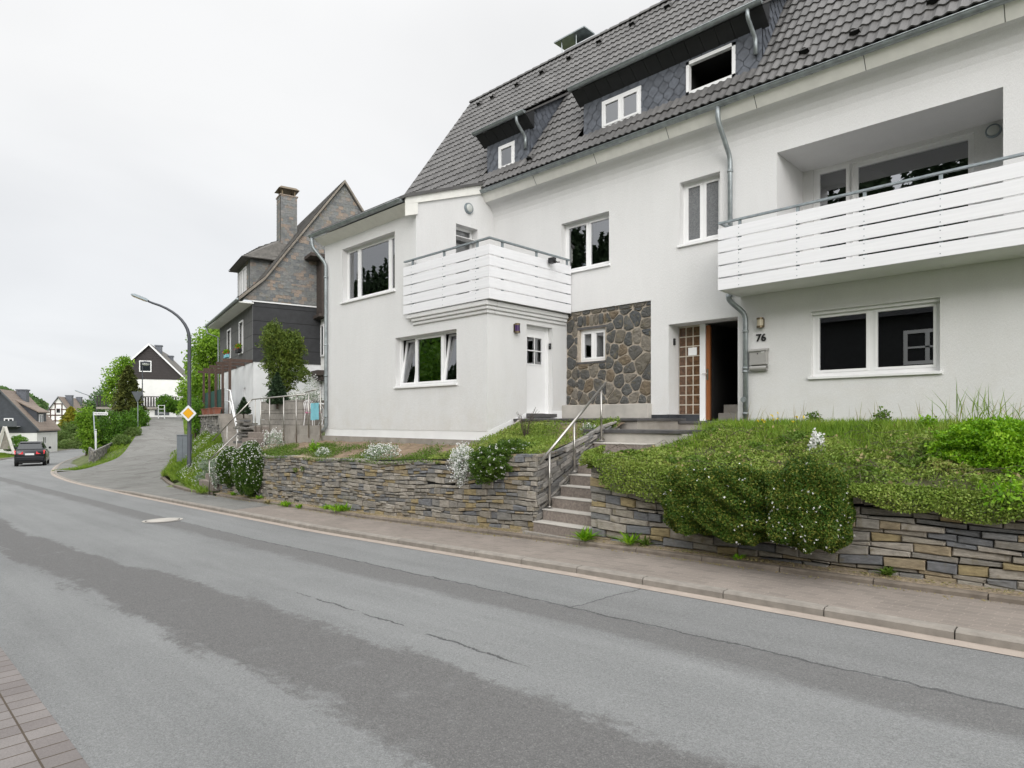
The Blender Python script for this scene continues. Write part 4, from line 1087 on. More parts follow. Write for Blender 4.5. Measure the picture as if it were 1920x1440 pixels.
while len(sd_) < 74:
    q = (random.uniform(sp[0], sp[1]), random.uniform(sp[2], sp[3]))
    if all((q[0]-p[0])**2+(q[1]-p[1])**2 > random.uniform(.13, .26)**2 for p in sd_): sd_.append(q)
R4 = lambda u0, u1, v0, v1: [(u0, v0), (u1, v0), (u1, v1), (u0, v1)]
vt = min(sw[3]+.36, sp[3]-.02)
rubble_cells(mb, [R4(sp[0], sw[0]-.04, sp[2], vt), R4(sw[0]-.04, sw[1]+.03, sp[2], sw[2]-.05), R4(sw[1]+.03, sp[1], sp[2], vt), R4(sw[1]+.32, sp[1], vt, sp[3]), R4(sp[0], sw[1]+.32, vt, sp[3])], sd_)
u_ = sw[0]-.04
while u_ < sw[1]:                                    # upright stones over the little window
    u2 = min(u_+random.uniform(.09, .17), sw[1]+.03); rubble_cells(mb, [R4(u_, u2, sw[3]+.065, vt)], [((u_+u2)/2, sw[3]+.2)]); u_ = u2+.001
mb.build('rubble_stones', 'rubble', pn_)
window(fs, *sw[:4], .08, [1, 1], sill=False, fw=.055)
mb = MB(); mb.fbox(fs, sw[0]-.05, sw[1]+.02, sw[2]-.05, sw[2]-.005, -.1, .03); mb.build('stone_sill', 'slab', house); mb = MB(); mb.fbox(fs, sw[0]-.1, sw[1]+.1, sw[3]+.005, sw[3]+.06, -.1, .012); mb.build('stone_lintel', 'slab', house)
mb = MB(); mb.box(XR+.02, ux(1222, YF), YF-.16, YF+.05, E+.055, sp[2]); mb.build('ledge', 'conc_pale', house, bevel=.015)
mb = MB(); mb.fbox(fY, ux(1214, YF), ent[0]+.006, E-.18, E+.135, -.1, .014); mb.fbox(Fr((0, YF+.44, 0), (1, 0, 0), (0, -1, 0)), ent[0], ux(1312, YF+.44), E-.02, E+.14, -.1, .012)
mb.fbox(right(ent[0]), YF, YF+.43, E, E+.14, -.05, .01)
mb.build('base_tiles', 'anthracite', house)

# entrance: glass blocks, post, half-open wooden door, hall
fe = front(YF+.44)
gb = (ent[0]+.004, ux(1312.6, YF+.44), E+.14, ent[3]-.03)
mb = MB(); mb.fbox(fe, gb[0], gb[1], gb[2], ent[3], -.1, -.01); gbo = mb.build('entrance', 'mortar', house)
cw, ch = (gb[1]-gb[0])/3, (gb[3]-gb[2])/9
mb = MB()
for i in range(3):
    for j in range(9): mb.fbox(fe, gb[0]+i*cw+.016, gb[0]+(i+1)*cw-.012, gb[2]+j*ch+.012, gb[2]+(j+1)*ch-.012, -.05, -.002)
mb.build('glass_blocks', 'gblock', gbo)
mb = MB(); mb.fbox(fe, gb[0]+cw*1.35, gb[0]+cw*2.55, gb[2]+ch*6.05, gb[2]+ch*6.85, 0, .006); mb.build('notice', 'paper', gbo)
xp0, xp1 = gb[1]+.002, ux(1323, YF+.44)
mb = MB(); mb.fbox(fe, xp0, xp1, E, ent[3]-.002, -.12, .02); mb.fbox(fe, ent[1]-.06, ent[1]-.003, E, ent[3]-.002, -.12, .0); mb.build('door_frame', 'white', gbo)
mb = MB(); dl = Vector((-.36, .93, 0)).normalized()*.92; h0 = Vector((xp1+.005, YF+.50, E+.02)); tk = Vector((.93, .36, 0)).normalized()*.06
hh = ent[3]-E-.06
mb.hexa([h0, h0+tk, h0+tk+dl, h0+dl]+[q+Vector((0, 0, hh)) for q in (h0, h0+tk, h0+tk+dl, h0+dl)])
tk2 = Vector((.085, .0, 0))
mb.hexa([h0+Vector((0, -.05, 0)), h0+tk2+Vector((0, -.05, 0)), h0+tk2, h0]+[q+Vector((0, 0, hh)) for q in (h0+Vector((0, -.05, 0)), h0+tk2+Vector((0, -.05, 0)), h0+tk2, h0)])
mb.build('door_leaf', 'door_wood', gbo)
mb = MB(); hx = h0+Vector((.04, -.06, 1.0)); mb.box(hx.x-.018, hx.x+.018, hx.y-.01, hx.y+.006, hx.z-.13, hx.z+.1); mb.tube([hx, hx+Vector((0, -.05, 0)), hx+Vector((-.09, -.06, 0))], .01, 6); mb.build('door_handle', 'steel', gbo)
mb = MB(); xh0, xh1 = xp1-.3, ent[1]+.5
Yb = YF+.56
mb.mesh([(xp1, Yb, E), (ent[1]-.06, Yb, E), (ent[1]-.06, Yb, ent[3]), (xp1, Yb, ent[3]), (xh0-.4, Yb+3.5, E), (xh1, Yb+3.5, E), (xh1, Yb+3.5, E+2.4), (xh0-.4, Yb+3.5, E+2.4)], [(0, 1, 5, 4), (1, 2, 6, 5), (2, 3, 7, 6), (3, 0, 4, 7), (4, 5, 6, 7)])
mb.build('hall', 'room', gbo)
mb = MB(); mb.box(xp1+.06, ent[1]-.04, Yb+.35, Yb+.62, E+.005, E+.17); mb.box(xp1+.06, ent[1]-.04, Yb+.62, Yb+.9, E+.005, E+.36); mb.build('hall_steps', 'conc_pale', gbo)
mb = MB(); mb.box(ent[0]-.02, ent[1]+.02, YF-.30, YF+.43, E-.06, E-.002); mb.build('door_slab', 'slab', gbo, bevel=.006)
mb = MB(); mb.box(ent[0], ent[1], YF-.26, YF+.2, E-.3, E-.062); mb.build('door_riser', 'conc', gbo)

# front window and frosted window, first-floor window
wo = window(fY, *wa[:4], .13, [1, 1.05], fw=.07, mull=.09, roomd=1.6)
mb = MB(); mb.fbox(fY, wa[0], wa[1], wa[3]-.055, wa[3]-.003, -.128, -.06); mb.build('shutter_rail', 'white', wo)
window(fY, *wb[:4], .17, [1, 1], frost=True)
window(fY, *wc[:4], .17, [1, 1])

# side door of the annexe
mb = MB(); u0, u1, v0, v1, D = ad; fw = .07
for q in ((u0, u1, v1-fw, v1), (u0, u0+fw, v0, v1-fw), (u1-fw, u1, v0, v1-fw)): mb.fbox(fR, *q, -D-.05, -D+.02)
a, b = u0+fw, u1-fw; gl = (a+.10, b-.16, v0+1.20, v1-fw-.20)
for q in ((a, b, v0+.01, gl[2]), (a, b, gl[3], v1-fw), (a, gl[0], gl[2], gl[3]), (gl[1], b, gl[2], gl[3])): mb.fbox(fR, *q, -D-.03, -D)
for q in ((gl[0]-.03, gl[1]+.03, gl[2]-.03, gl[2]), (gl[0]-.03, gl[1]+.03, gl[3], gl[3]+.03), (gl[0]-.03, gl[0], gl[2], gl[3]), (gl[1], gl[1]+.03, gl[2], gl[3]), ((gl[0]+gl[1])/2-.012, (gl[0]+gl[1])/2+.012, gl[2], gl[3]), (gl[0], gl[1], (gl[2]+gl[3])/2-.012, (gl[2]+gl[3])/2+.012)): mb.fbox(fR, *q, -D, -D+.014)
sd = mb.build('side_door', 'white', house)
mb = MB(); mb.face([fR(gl[0], gl[2], -D-.01), fR(gl[1], gl[2], -D-.01), fR(gl[1], gl[3], -D-.01), fR(gl[0], gl[3], -D-.01)]); mb.build('pane', 'glass', sd)
mb = MB(); mb.fbox(fR, gl[0]-.2, gl[1]+.2, gl[2]-.2, gl[3]+.2, -D-1.2, -D-1.1); mb.fbox(fR, gl[0]-.2, gl[1]+.2, gl[2]-.25, gl[2]-.2, -D-1.2, -D-.05); mb.build('room', 'room', sd)
mb = MB(); mb.fbox(fR, u0-.03, u1+.03, v0-.08, v0-.003, -D, .12); mb.build('threshold', 'slab', sd)
# balcony door of the upper room
mb = MB(); u0, u1, v0, v1 = bd[:4]; D = .25; fw = .06
for q in ((u0, u1, v1-fw, v1), (u0, u0+fw, v0, v1-fw), (u1-fw, u1, v0, v1-fw)): mb.fbox(fU, *q, -D-.05, -D+.01)
ud = mb.build('balcony_door', 'white', house)
mb = MB(); mb.face([fU(u0+fw, v0, -D-.02), fU(u1-fw, v0, -D-.02), fU(u1-fw, v1-fw, -D-.02), fU(u0+fw, v1-fw, -D-.02)]); mb.build('pane', 'glass', ud)
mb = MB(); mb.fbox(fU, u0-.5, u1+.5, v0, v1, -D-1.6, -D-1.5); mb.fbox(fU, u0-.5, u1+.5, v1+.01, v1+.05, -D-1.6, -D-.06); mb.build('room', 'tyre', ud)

# loggia back wall with door and wide window
YL = YF+1.35; fl = front(YL)
ld = (ux(1524, YL), ux(1597, YL), E+2.62, zy(1524, 318, YL)); lw = (ux(1597, YL)+.01, ux(1826, YL), E+2.9, zy(1826, 247, YL))
mb = MB(); holed_wall(mb, fl, lg[0]-.02, lg[1]+.02, E+2.5, lg[3]+.02, [(*ld, .08), (*lw, .08)]); mb.build('loggia_wall', 'stucco', house)
window(fl, *ld, .06, [1], sill=False, fw=.05, sash=.07, name='loggia_door'); window(fl, *lw, .06, [1], sill=False, fw=.07, sash=.02)

# balconies
def balcony(x0, x1, y0, y1, zb, zt, zrail, posts_f, sides, slab_y0, label=None):
    mb = MB(); mb.box(x0+.03, x1-.03, slab_y0, y1, zb+.01, zb+.17); bo = mb.build('balcony', 'plinth', house)
    mb = MB(); mb.box(x0+.08, x1-.08, slab_y0+.01, y1-.005, zb+.171, zb+.20); mb.build('floor', 'slab', bo)  # dark floor sheet added so the gaps between planks look shaded
    n = 5; g = .027; ph = (zt-zb-g*(n-1))/n
    def run(f, u0, u1, cut=2.6):
        for k in range(n):
            mb = MB(); z = zb+k*(ph+g)
            mb.fbox(f, u0, u1, z, z+ph, 0, .022)
            mb.build('plank', 'board', bo, bevel=.003)
    run(front(y0+.022), x0, x1)
    if 'r' in sides: run(right(x1-.022), y0+.024, y1-.02)
    if 'l' in sides: run(left(x0+.022), -y1+.02, -y0-.024)
    for px in posts_f:
        mb = MB(); mb.box(px-.025, px+.025, y0+.028, y0+.068, zb+.02, zrail-.03); mb.build('post', 'galv', bo)
    ps = []
    if 'r' in sides:
        for yy in np.linspace(y0+.45, y1-.12, 3): mb = MB(); mb.box(x1-.07, x1-.03, yy-.025, yy+.025, zb+.02, zrail-.03); mb.build('post', 'galv', bo)
    mb = MB(); r = .028
    mb.box(x0-.0, x1, y0+.01, y0+.07, zrail-.035, zrail)
    if 'r' in sides: mb.box(x1-.06, x1, y0+.0715, y1-.05, zrail-.035, zrail)
    if 'l' in sides: mb.box(x0, x0+.06, y0+.0715, y1-.05, zrail-.035, zrail)
    mb.build('rail', 'galv', bo)
    mb = MB()
    for px in posts_f:
        for k in range(n):
            for dzz in (.05, ph-.05): mb.tube([(px, y0+.001, zb+k*(ph+g)+dzz), (px, y0-.004, zb+k*(ph+g)+dzz)], .009, 6)
    mb.build('screws', 'galv', bo)
    return bo
YB = 11.44
pf = [ux(p, YB) for p in (1385, 1494, 1620, 1763)]+[.6, 1.8]
balcony(ux(1346, YB), XE+.2, YB, YF-.01, zy(1345.5, 544.8, YB), zy(1346.3, 429.6, YB), zy(1350, 416, YB), pf, 'l', YB+.1)
YB2 = 9.55; XB2 = -9.98
pf2 = [ux(p, YB2) for p in (771, 830, 892)]
balcony(-13.1, XB2, YB2, YF-.02, E+2.66, E+3.835, E+4.0, pf2, 'r', YB2+.12)
mb = MB()
for (o, za, zb_) in ((.045, 2.38, 2.46), (.085, 2.46, 2.54), (.12, 2.54, 2.65)):
    mb.box(XU-.25 if o > .1 else XU-.1, XR+o, YA-o, YA+.2, E+za, E+zb_-.001)
    mb.box(XR-.2, XR+o-.002, YA+.201, YF-.01, E+za, E+zb_-.001)
mb.build('cornice', 'stucco', house, bevel=.02)

# house number
cu = bpy.data.curves.new('house_number', 'FONT'); cu.body = '76'; cu.size = .20; cu.extrude = .012; cu.offset = .004; cu.align_x = 'CENTER'
tmp = bpy.data.objects.new('tmp_text', cu); C.objects.link(tmp)
bpy.context.view_layer.update()
me = bpy.data.meshes.new_from_object(tmp.evaluated_get(bpy.context.evaluated_depsgraph_get())); bpy.data.objects.remove(tmp)
pn = at_Y(1427, 639.5, YF-.014)
M_ = Matrix.Translation(pn) @ Matrix.Rotation(R(90), 4, 'X')
me.transform(inv_of(house) @ M_); me.materials.clear(); me.materials.append(MT['black']); link('house_number', me, house, 'black house number 76')

# chimney hood behind the ridge
ch = MB(); chx = (ux(1050, 16.3), ux(1090, 16.3))
c0 = at_Y(1035, 100, 16.2); c1 = at_Y(1098, 76, 16.2)
x0, x1 = c0.x+.25, c1.x+.2
mb = MB(); mb.box(x0+.45, x1-.25, 16.0, 16.9, 12.5, 13.95); co = mb.build('chimney', 'slate_dark', house)
mb = MB(); n = 12; pts = []
prof2 = [(16.75+.42*math.cos(a), 13.95+.46*math.sin(a)) for a in np.linspace(-.35, math.pi*.95, n)]
for i in range(n-1):
    (ya, za), (yb_, zb_) = prof2[i], prof2[i+1]; mb.hexa([(x0+.5, ya, za), (x1+.35, ya, za), (x1+.35, ya+.01, za+.01), (x0+.5, ya+.01, za+.01), (x0+.5, yb_, zb_), (x1+.35, yb_, zb_), (x1+.35, yb_+.01, zb_+.01), (x0+.5, yb_+.01, zb_+.01)])
mb.box(x0, x1-.1, 16.0, 16.55, 14.38, 14.42)
mb.tube([(x0+.3, 16.1, 13.5), (x0+.25, 16.1, 14.4)], .015, 6); mb.tube([(x1-.5, 16.1, 13.5), (x1-.5, 16.1, 14.4)], .015, 6)
mb.build('chimney_hood', 'zinc', co)

# ------------------------------------------------------------------ small things fixed to the house front
def wall_lamp_round(fr, u, v, r, label):
    p = fr(u, v, 0); t = thing('wall_lamp', label, 'wall lamp', p)
    mb = MB(); n = fr.N
    mb.tube([p, p+n*.05], [r, r*.94], 24); mb.build('housing', 'lampgrey', t)
    mb = MB(); mb.tube([p+n*.0505, p+n*.07, p+n*.078], [r*.74, r*.66, r*.3], 24); mb.build('lens', 'opal', t, smooth=True)
p = at_X(878, 391, XU); wall_lamp_round(fU, p.y, p.z, .15, 'small round bulkhead lamp above the annexe balcony door')
p = at_Y(1863, 225, YL); wall_lamp_round(fl, p.x, min(p.z, lg[3]-.16), .12, 'round bulkhead lamp inside the big balcony recess')
def wall_lamp_box(fr, u, v, w, h, m, label):
    p = fr(u, v, 0); t = thing('wall_lamp', label, 'wall lamp', p)
    mb = MB(); mb.fbox(fr, u-w*.45, u+w*.45, v-h*.42, v+h*.42, .0, .02); mb.build('back_plate', 'brass', t)
    mb = MB(); n = fr.N; c = fr(u, v, .07)
    mb.tube([c+Vector((0, 0, -h*.30)), c+Vector((0, 0, h*.30))], w*.46, 16); mb.build('lamp_glass', m, t, smooth=False)
    mb = MB(); mb.tube([c+Vector((0, 0, -h*.5)), c+Vector((0, 0, -h*.302))], w*.5, 16); mb.build('cap', 'brass', t); mb = MB(); mb.tube([c+Vector((0, 0, h*.302)), c+Vector((0, 0, h*.5))], w*.5, 16); mb.build('cap', 'brass', t)
p = at_X(966, 616, XR); wall_lamp_box(fR, p.y, p.z, .13, .22, 'purple', 'dark violet cylinder lamp beside the white annexe door')
p = at_Y(1428, 606, YF); wall_lamp_box(fY, p.x, p.z, .13, .20, 'beige_lamp', 'beige glass lamp above the house number')
def bell(fr, u, v, label):
    t = thing('door_bell', label, 'doorbell', fr(u, v, 0))
    mb = MB(); mb.fbox(fr, u-.035, u+.035, v-.075, v+.075, 0, .03); mb.build('housing', 'black', t, bevel=.01)
    mb = MB(); c = fr(u, v+.03, .031); mb.tube([c, c+fr.N*.004], .012, 10); mb.build('button', 'lampgrey', t)
p = at_Y(1027.5, 648, at_X(1027.5, 648, XR-.0).y)
fb = front(ad[1]); 
bell(Fr((0, ad[1], 0), (1, 0, 0), (0, -1, 0)), XR-.07, at_X(1027, 648, XR).z, 'black doorbell in the reveal of the white annexe door')
p = at_X(1263.5, 641, ent[0]); bell(right(ent[0]), p.y, p.z, 'black doorbell beside the glass block panel')
# letterbox
a = at_Y(1408, 655, YF); b = at_Y(1442, 695, YF)
t = thing('letterbox', 'stainless steel letterbox with newspaper roll below the house number', 'letterbox', ((a.x+b.x)/2, YF, b.z))
mb = MB(); u0, u1, v0, v1 = a.x+.02, b.x-.01, b.z, a.z
mb.fbox(fY, u0, u1, v0+.12, v1-.05, .004, .12); mb.build('body', 'brushed', t, bevel=.006)
mb = MB(); mb.mesh([fY(u0-.015, v1-.045, .15), fY(u1+.015, v1-.045, .15), fY(u1+.015, v1, .004), fY(u0-.015, v1, .004), fY(u0-.015, v1-.06, .15), fY(u1+.015, v1-.06, .15), fY(u1+.015, v1-.05, .004), fY(u0-.015, v1-.05, .004)], [(0, 1, 2, 3), (7, 6, 5, 4), (4, 5, 1, 0), (5, 6, 2, 1), (6, 7, 3, 2), (7, 4, 0, 3)]); mb.build('lid', 'brushed', t)
mb = MB(); n = 12
for k in range(n):
    a0, a1 = math.pi*1.35*k/n-.6, math.pi*1.35*(k+1)/n-.6
    mb.face([fY(u0, v0+.06-.058*math.sin(q), .064+.058*math.cos(q)) for q in (a0,)]+[fY(u1, v0+.06-.058*math.sin(a0), .064+.058*math.cos(a0)), fY(u1, v0+.06-.058*math.sin(a1), .064+.058*math.cos(a1)), fY(u0, v0+.06-.058*math.sin(a1), .064+.058*math.cos(a1))])
mb.build('newspaper_roll', 'brushed', t)
mb = MB(); mb.fbox(fY, u1-.10, u1-.03, v1-.09, v1-.07, .1205, .124); mb.build('name_plate', 'paper', t)
mb = MB(); c = fY((u0+u1)/2, v1-.11, .1205); mb.tube([c, c+Vector((0, -.006, 0))], .012, 10); mb.build('lock', 'black', t)
# things on ledges
def pot_plant(p, label, mat='bright', h=.12, n=160):
    t = thing('potted_plant', label, 'potted plant', p)
    mb = MB(); mb.tube([p, p+Vector((0, 0, .10))], [.038, .052], 12); mb.build('pot', 'signwhite', t)
    P, d = blob(p+Vector((0, 0, .10+h*.5)), (.07, .07, h*.6), n, 5, .2, .8); quads_obj('foliage', [(leaf_arrays(P, np.full(n, .05), d+np.array([0, 0, .5])), mat)], t)
zz = la[2]+.005
for k, uu in ((0, .50), (1, .62)):
    pot_plant(Vector((la[0]+(la[1]-la[0])*uu, YA+.30, zz)), ['small green plant in white pot, left one behind the tilted windows', 'small green plant in white pot, right one behind the tilted windows'][k])
for k, uu in ((0, .30), (1, .42), (2, .68)):
    pot_plant(Vector((ua[0]+(ua[1]-ua[0])*uu, YA+.34, ua[2]+.03)), ['low plant against the blinds of the upper annexe window', 'low plant in the middle of the upper annexe window', 'tall pale flower pot plant in the upper annexe window'][k], h=.12 if k < 2 else .3)
# floodlight on the annexe balcony rail
p = at_Y(1037, 487, 11.5)
t = thing('floodlight', 'small black floodlight clamped behind the annexe balcony rail', 'floodlight', p)
mb = MB(); mb.box(p.x-.11, p.x+.05, p.y-.06, p.y+.06, p.z-.08, p.z+.05); mb.build('lamp_head', 'black', t, bevel=.01)
mb = MB(); mb.tube([p+Vector((.05, 0, 0)), p+Vector((.12, 0, -.08)), p+Vector((.2, 0, -.09))], .015, 6); mb.build('bracket', 'black', t)
# ------------------------------------------------------------------ garden walls, steps and beds in front of the white house
wbase = lambda x: zr(x)+.14
def wtop_l(x): return E+float(np.interp(x, [-20.6, -19.5, -18, -15.8, -12, -9.4, -8.3, -7.1], [-1.28, -1.05, -.99, -.955, -.90, -.80, -.63, -.60]))+.018*math.sin(x*2.3)
def wtop_r(x): return E+float(np.interp(x, [-6.03, -5.2, -3, 4], [-.62, -.72, -.84, -.88]))+.014*math.sin(x*2.9)
YW = 7.9
t = thing('garden_wall', 'dry-stone slate wall left of the concrete steps with planted bed on top', 'stone wall', (-13.5, YW, zr(-13.5)))
mb = MB(); stone_courses(mb, front(YW), -20.5, -7.13, wbase, wtop_l, hmin=.055, hmax=.14, lmin=.12, lmax=.40); mb.build('face_stones', ['drystone', 'dark'], t)
sx0, sx1 = -7.12, -6.02
tread, rise = .237, .18
def ret_base(y): return E-1.9+.0*y if y < 8 else E-1.9+max(0, (y-7.8)/tread-1)*rise*.9
def ret_top(y): return E+float(np.interp(y, [7.9, 8.5, 9.3, 9.9, 10.3], [-.60, -.50, -.28, -.06, .0]))
mb = MB(); stone_courses(mb, right(sx0-.004), 7.93, 10.3, ret_base, ret_top, hmin=.05, hmax=.11); mb.build('return_stones', ['drystone_grey', 'dark'], t)
mb = MB(); xs = np.arange(-20.5, -7.1, .38)
for x in xs:
    x1 = min(x+.37, -7.12); w = random.uniform(.0, .02)
    mb.hexa([(x, YW-w, wtop_l(x)-.02), (x1, YW-w, wtop_l(x1)-.02), (x1, YW+.24, wtop_l(x1)-.02), (x, YW+.24, wtop_l(x)-.02), (x, YW-w, wtop_l(x)+.02), (x1, YW-w, wtop_l(x1)+.02), (x1, YW+.24, wtop_l(x1)+.03), (x, YW+.24, wtop_l(x)+.03)])
mb.build('coping_stones', 'drystone', t)
t = thing('garden_wall', 'dry-stone slate wall right of the concrete steps under the overgrown bank', 'stone wall', (-1.5, YW, zr(-1.5)))
mb = MB(); stone_courses(mb, front(YW), sx1+.005, 4.2, wbase, wtop_r, hmin=.055, hmax=.165, lmin=.15, lmax=.56); mb.build('face_stones', ['drystone', 'dark'], t)
mb = MB(); stone_courses(mb, left(sx1+.004), -8.8, -7.93, lambda u: ret_base(-u), lambda u: E-.62, hmin=.05, hmax=.11); mb.build('return_stones', ['drystone_grey', 'dark'], t)
# steps
t = thing('garden_steps', 'straight flight of washed concrete steps up through the garden wall', 'steps', ((sx0+sx1)/2, 7.8, zr(-6.5)))
for i in range(8):
    y = 7.8+tread*i; z = E-1.66+rise*i
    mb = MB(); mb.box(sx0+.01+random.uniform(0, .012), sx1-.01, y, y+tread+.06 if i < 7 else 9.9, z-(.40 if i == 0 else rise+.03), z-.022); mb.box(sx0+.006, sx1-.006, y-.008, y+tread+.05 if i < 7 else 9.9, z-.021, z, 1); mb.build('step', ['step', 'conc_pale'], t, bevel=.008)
mb = MB(); mb.box(sx0-.15, sx1+.15, 7.72, 7.80-.002, wbase(-6.5)-.2, wbase(-6.5)+.035); mb.build('foot_slab', 'conc', t)
t = thing('landing', 'dark stone landing slabs between the steps and the house doors', 'landing', (-8.5, 10.6, E))
mb = MB(); mb.box(-7.6, -5.5, 9.78, 10.62, E-.225, E-.165); mb.build('slab', 'slab', t, bevel=.006)
mb = MB(); mb.box(-7.55, -5.5, 9.82, 10.55, E-.5, E-.227); mb.build('riser', 'conc_pale', t)
mb = MB(); mb.box(XR+.02, ux(1222, 11), 10.5, YF-.05, E+.0, E+.05); mb.build('slab', 'slab', t, bevel=.006)
mb = MB(); mb.box(XR+.05, ux(1218, 11), 10.55, YF-.1, E-.2, E-.002); mb.box(ux(1218, 11), 3.4, 10.6, YF+.02, E-.4, E-.19); mb.build('riser', 'conc', t)
# stainless handrail
t = thing('handrail', 'stainless steel handrail slanting beside the main garden steps', 'handrail', (sx0+.1, 7.9, zr(-7)))
hx = sx0+.09
a = at_X(1012, 868, hx); b = at_X(1136, 717.5, hx)
mb = MB(); mb.tube([a, b], .024, 12); mb.build('rail', 'steel', t, smooth=True)
for px, pb in ((1030.5, 950), (1077, 884), (1127.5, 826)):
    p = at_X(px, pb, hx); k = (p.y-a.y)/(b.y-a.y); q = a.lerp(b, k)
    mb = MB(); mb.tube([p, (p.x, p.y, q.z-.02)], .019, 10); mb.tube([p, p+Vector((0, 0, .012))], .045, 12); mb.build('post', 'steel', t, smooth=True)

# beds
def bed_l(x, y):
    zf = wtop_l(x)-.03; yb = float(np.interp(x, [-20.6, -10.6, -10.0, -7.1], [9.64, 9.64, 10.5, 10.5])); zb = E+float(np.interp(x, [-20.6, -17, -11, -10.2, -9.9, -7.1], [-.75, -.58, -.55, -.42, -.12, -.02]))
    k = (y-8.0)/(yb-8.0); k = max(0, min(1, k)); zz = zf+(zb-zf)*k
    if x > -10.35: # flank of the annexe: bank climbs to the landing
        zz = min(zz, E+float(np.interp(y, [8.0, 9.6, 10.5], [-.6, -.42, -.0])))
    return zz
def bed_r(x, y):
    zf = wtop_r(x)-.02; k = (y-8.0)/2.6; return zf+(E-.17-zf)*min(1, max(0, k))**.85-.30*max(0, min(1, (sx1+1.0-x)))*max(0, min(1, (y-8.2)/.8))*(1-max(0, min(1, (y-10.6)/.6)))
def grid_obj(name, x0, x1, y0, y1, nx, ny, f, mat, amp=.02):
    vs, fs = [], []
    for j in range(ny+1):
        for i in range(nx+1):
            x, y = x0+(x1-x0)*i/nx, y0+(y1-y0)*j/ny; vs.append((x, y, f(x, y)+random.uniform(-amp, amp)))
    for j in range(ny):
        for i in range(nx): a = j*(nx+1)+i; fs.append((a, a+1, a+nx+2, a+nx+1))
    me = bpy.data.meshes.new(name); me.from_pydata(vs, [], fs); me.materials.append(MT[mat]); me.polygons.foreach_set('use_smooth', [True]*len(fs)); return struct(link(name, me))
grid_obj('garden_bed', -20.4, sx0-.01, 8.0, 10.52, 70, 16, bed_l, 'soil')
grid_obj('garden_bed', sx1+.01, 4.3, 7.98, 12.38, 50, 22, bed_r, 'moss')
# little kerb along the flank of the annexe
t = thing('bed_edging', 'narrow concrete edging climbing along the flank of the annexe', 'edging', (-9.95, 10, E-.2))
mb = MB(); mb.hexa([(-10.0, 9.75, E-.62), (-9.93, 9.75, E-.62), (-9.93, 10.5, E-.2), (-10.0, 10.5, E-.2), (-10.0, 9.75, E-.36), (-9.93, 9.75, E-.36), (-9.93, 10.5, E+.035), (-10.0, 10.5, E+.035)]); mb.build('edging_strip', 'conc', t)

# ------------------------------------------------------------------ left steps, terrace and planter
t = thing('garden_steps', 'overgrown stone steps at the left end of the dry-stone wall', 'steps', (-21.2, 7.8, zr(-21)))
for i in range(10):
    y = 7.75+.2*i; z = E-2.1+.19*(i+1)
    mb = MB(); mb.box(-21.75, -20.6, y, y+.28, z-.3, z); mb.build('step', 'step', t, bevel=.012)
zt = E-.16
t = thing('terrace', 'concrete terrace with block edge beside the annexe of the white house', 'terrace', (-19.5, 10, zt))
mb = MB(); mb.box(-21.7, XL-.02, 9.62, 14.2, zt-.12, zt); mb.build('terrace_slab', 'conc_pale', t)
mb = MB(); x = -21.7
while x < XL-.1:
    x1 = min(x+.5, XL-.04); mb.box(x+.004, x1-.004, 9.52, 9.615, E-.95, E-.42); mb.box(x+.004, x1-.004, 9.56, 9.615, E-.418, zt+.02); x = x1
mb.build('edge_blocks', 'conc', t)
t = thing('planter_wall', 'ribbed concrete block planter overflowing with white flowers on the terrace', 'planter', (-22.5, 11, zt))
mb = MB(); x = -24.2
while x < -20.9:
    x1 = min(x+.42, -20.85)
    for k, (z0, z1) in enumerate(((zt-.3, zt+.20), (zt+.21, zt+.55), (zt+.56, zt+.90))): mb.box(x+.004, x1-.004, 10.9, 11.05, z0, z1)
    x = x1
y = 11.055
while y < 13.4:
    for z0, z1 in ((zt, zt+.20), (zt+.21, zt+.55), (zt+.56, zt+.90)): mb.box(-21.0, -20.86, y+.004, y+.416, z0, z1)
    y += .42
mb.build('blocks', 'lblock', t)
mb = MB(); mb.box(-24.2, -21.0, 11.06, 13.4, zt, zt+.86); mb.build('soil', 'soil', t)
t = thing('terrace_wall', 'tall ribbed block wall behind the white garden table', 'wall', (-19, 13.6, zt))
mb = MB(); x = -20.85
while x < XL-.03:
    for z0, z1 in ((zt, zt+.4), (zt+.41, zt+.8), (zt+.81, zt+1.15)): mb.box(x+.004, min(x+.42, XL-.03)-.004, 13.5, 13.64, z0, z1)
    x += .42
mb.build('blocks', 'lblock', t)
mb = MB(); mb.box(-20.2, -19.6, 13.7, 14.1, zt+.7, zt+1.6); mb.build('brick_box', 'terracotta', t); mb = MB(); mb.box(-19.3, -18.5, 13.75, 14.2, zt+.7, zt+1.45); mb.build('brick_box', 'terracotta', t)
# rails
def railing(label, pts, posts, r=.022, loc=None):
    t = thing('handrail', label, 'handrail', posts[0][0])
    mb = MB(); mb.tube(rounded(pts, .1), r, 10); mb.build('rail', 'steel', t, smooth=True)
    for p, q in posts: mb = MB(); mb.tube([p, q], .018, 8); mb.build('post', 'steel', t, smooth=True)
ya = 9.5
def Pr(px, py): return at_Y(px, py, ya)
pts = [(-21.95, 8.25, E-.66), (-21.75, ya, E+.74), (ux(572, ya), ya, E+.80)]
pl = []
for px in (478.6, 489, 505.5, 532, 555.5):
    x = ux(px, ya); pl.append(((x, ya, E-.75), (x, ya, E+.76+(x+21.75)*.016)))
pl.append(((-21.87, 8.7, E-1.3), (-21.87, 8.7, E-.17)))
railing('stainless steel rail along the terrace edge and down to the street', pts, pl)
pts = [(ux(573, ya), ya, E+.87), (XL-.12, ya, E+.93)]
railing('short stainless steel rail in front of the white table', pts, [((ux(579, ya), ya, E-.5), (ux(579, ya), ya, E+.87)), ((ux(601, ya), ya, E-.5), (ux(601, ya), ya, E+.92))])
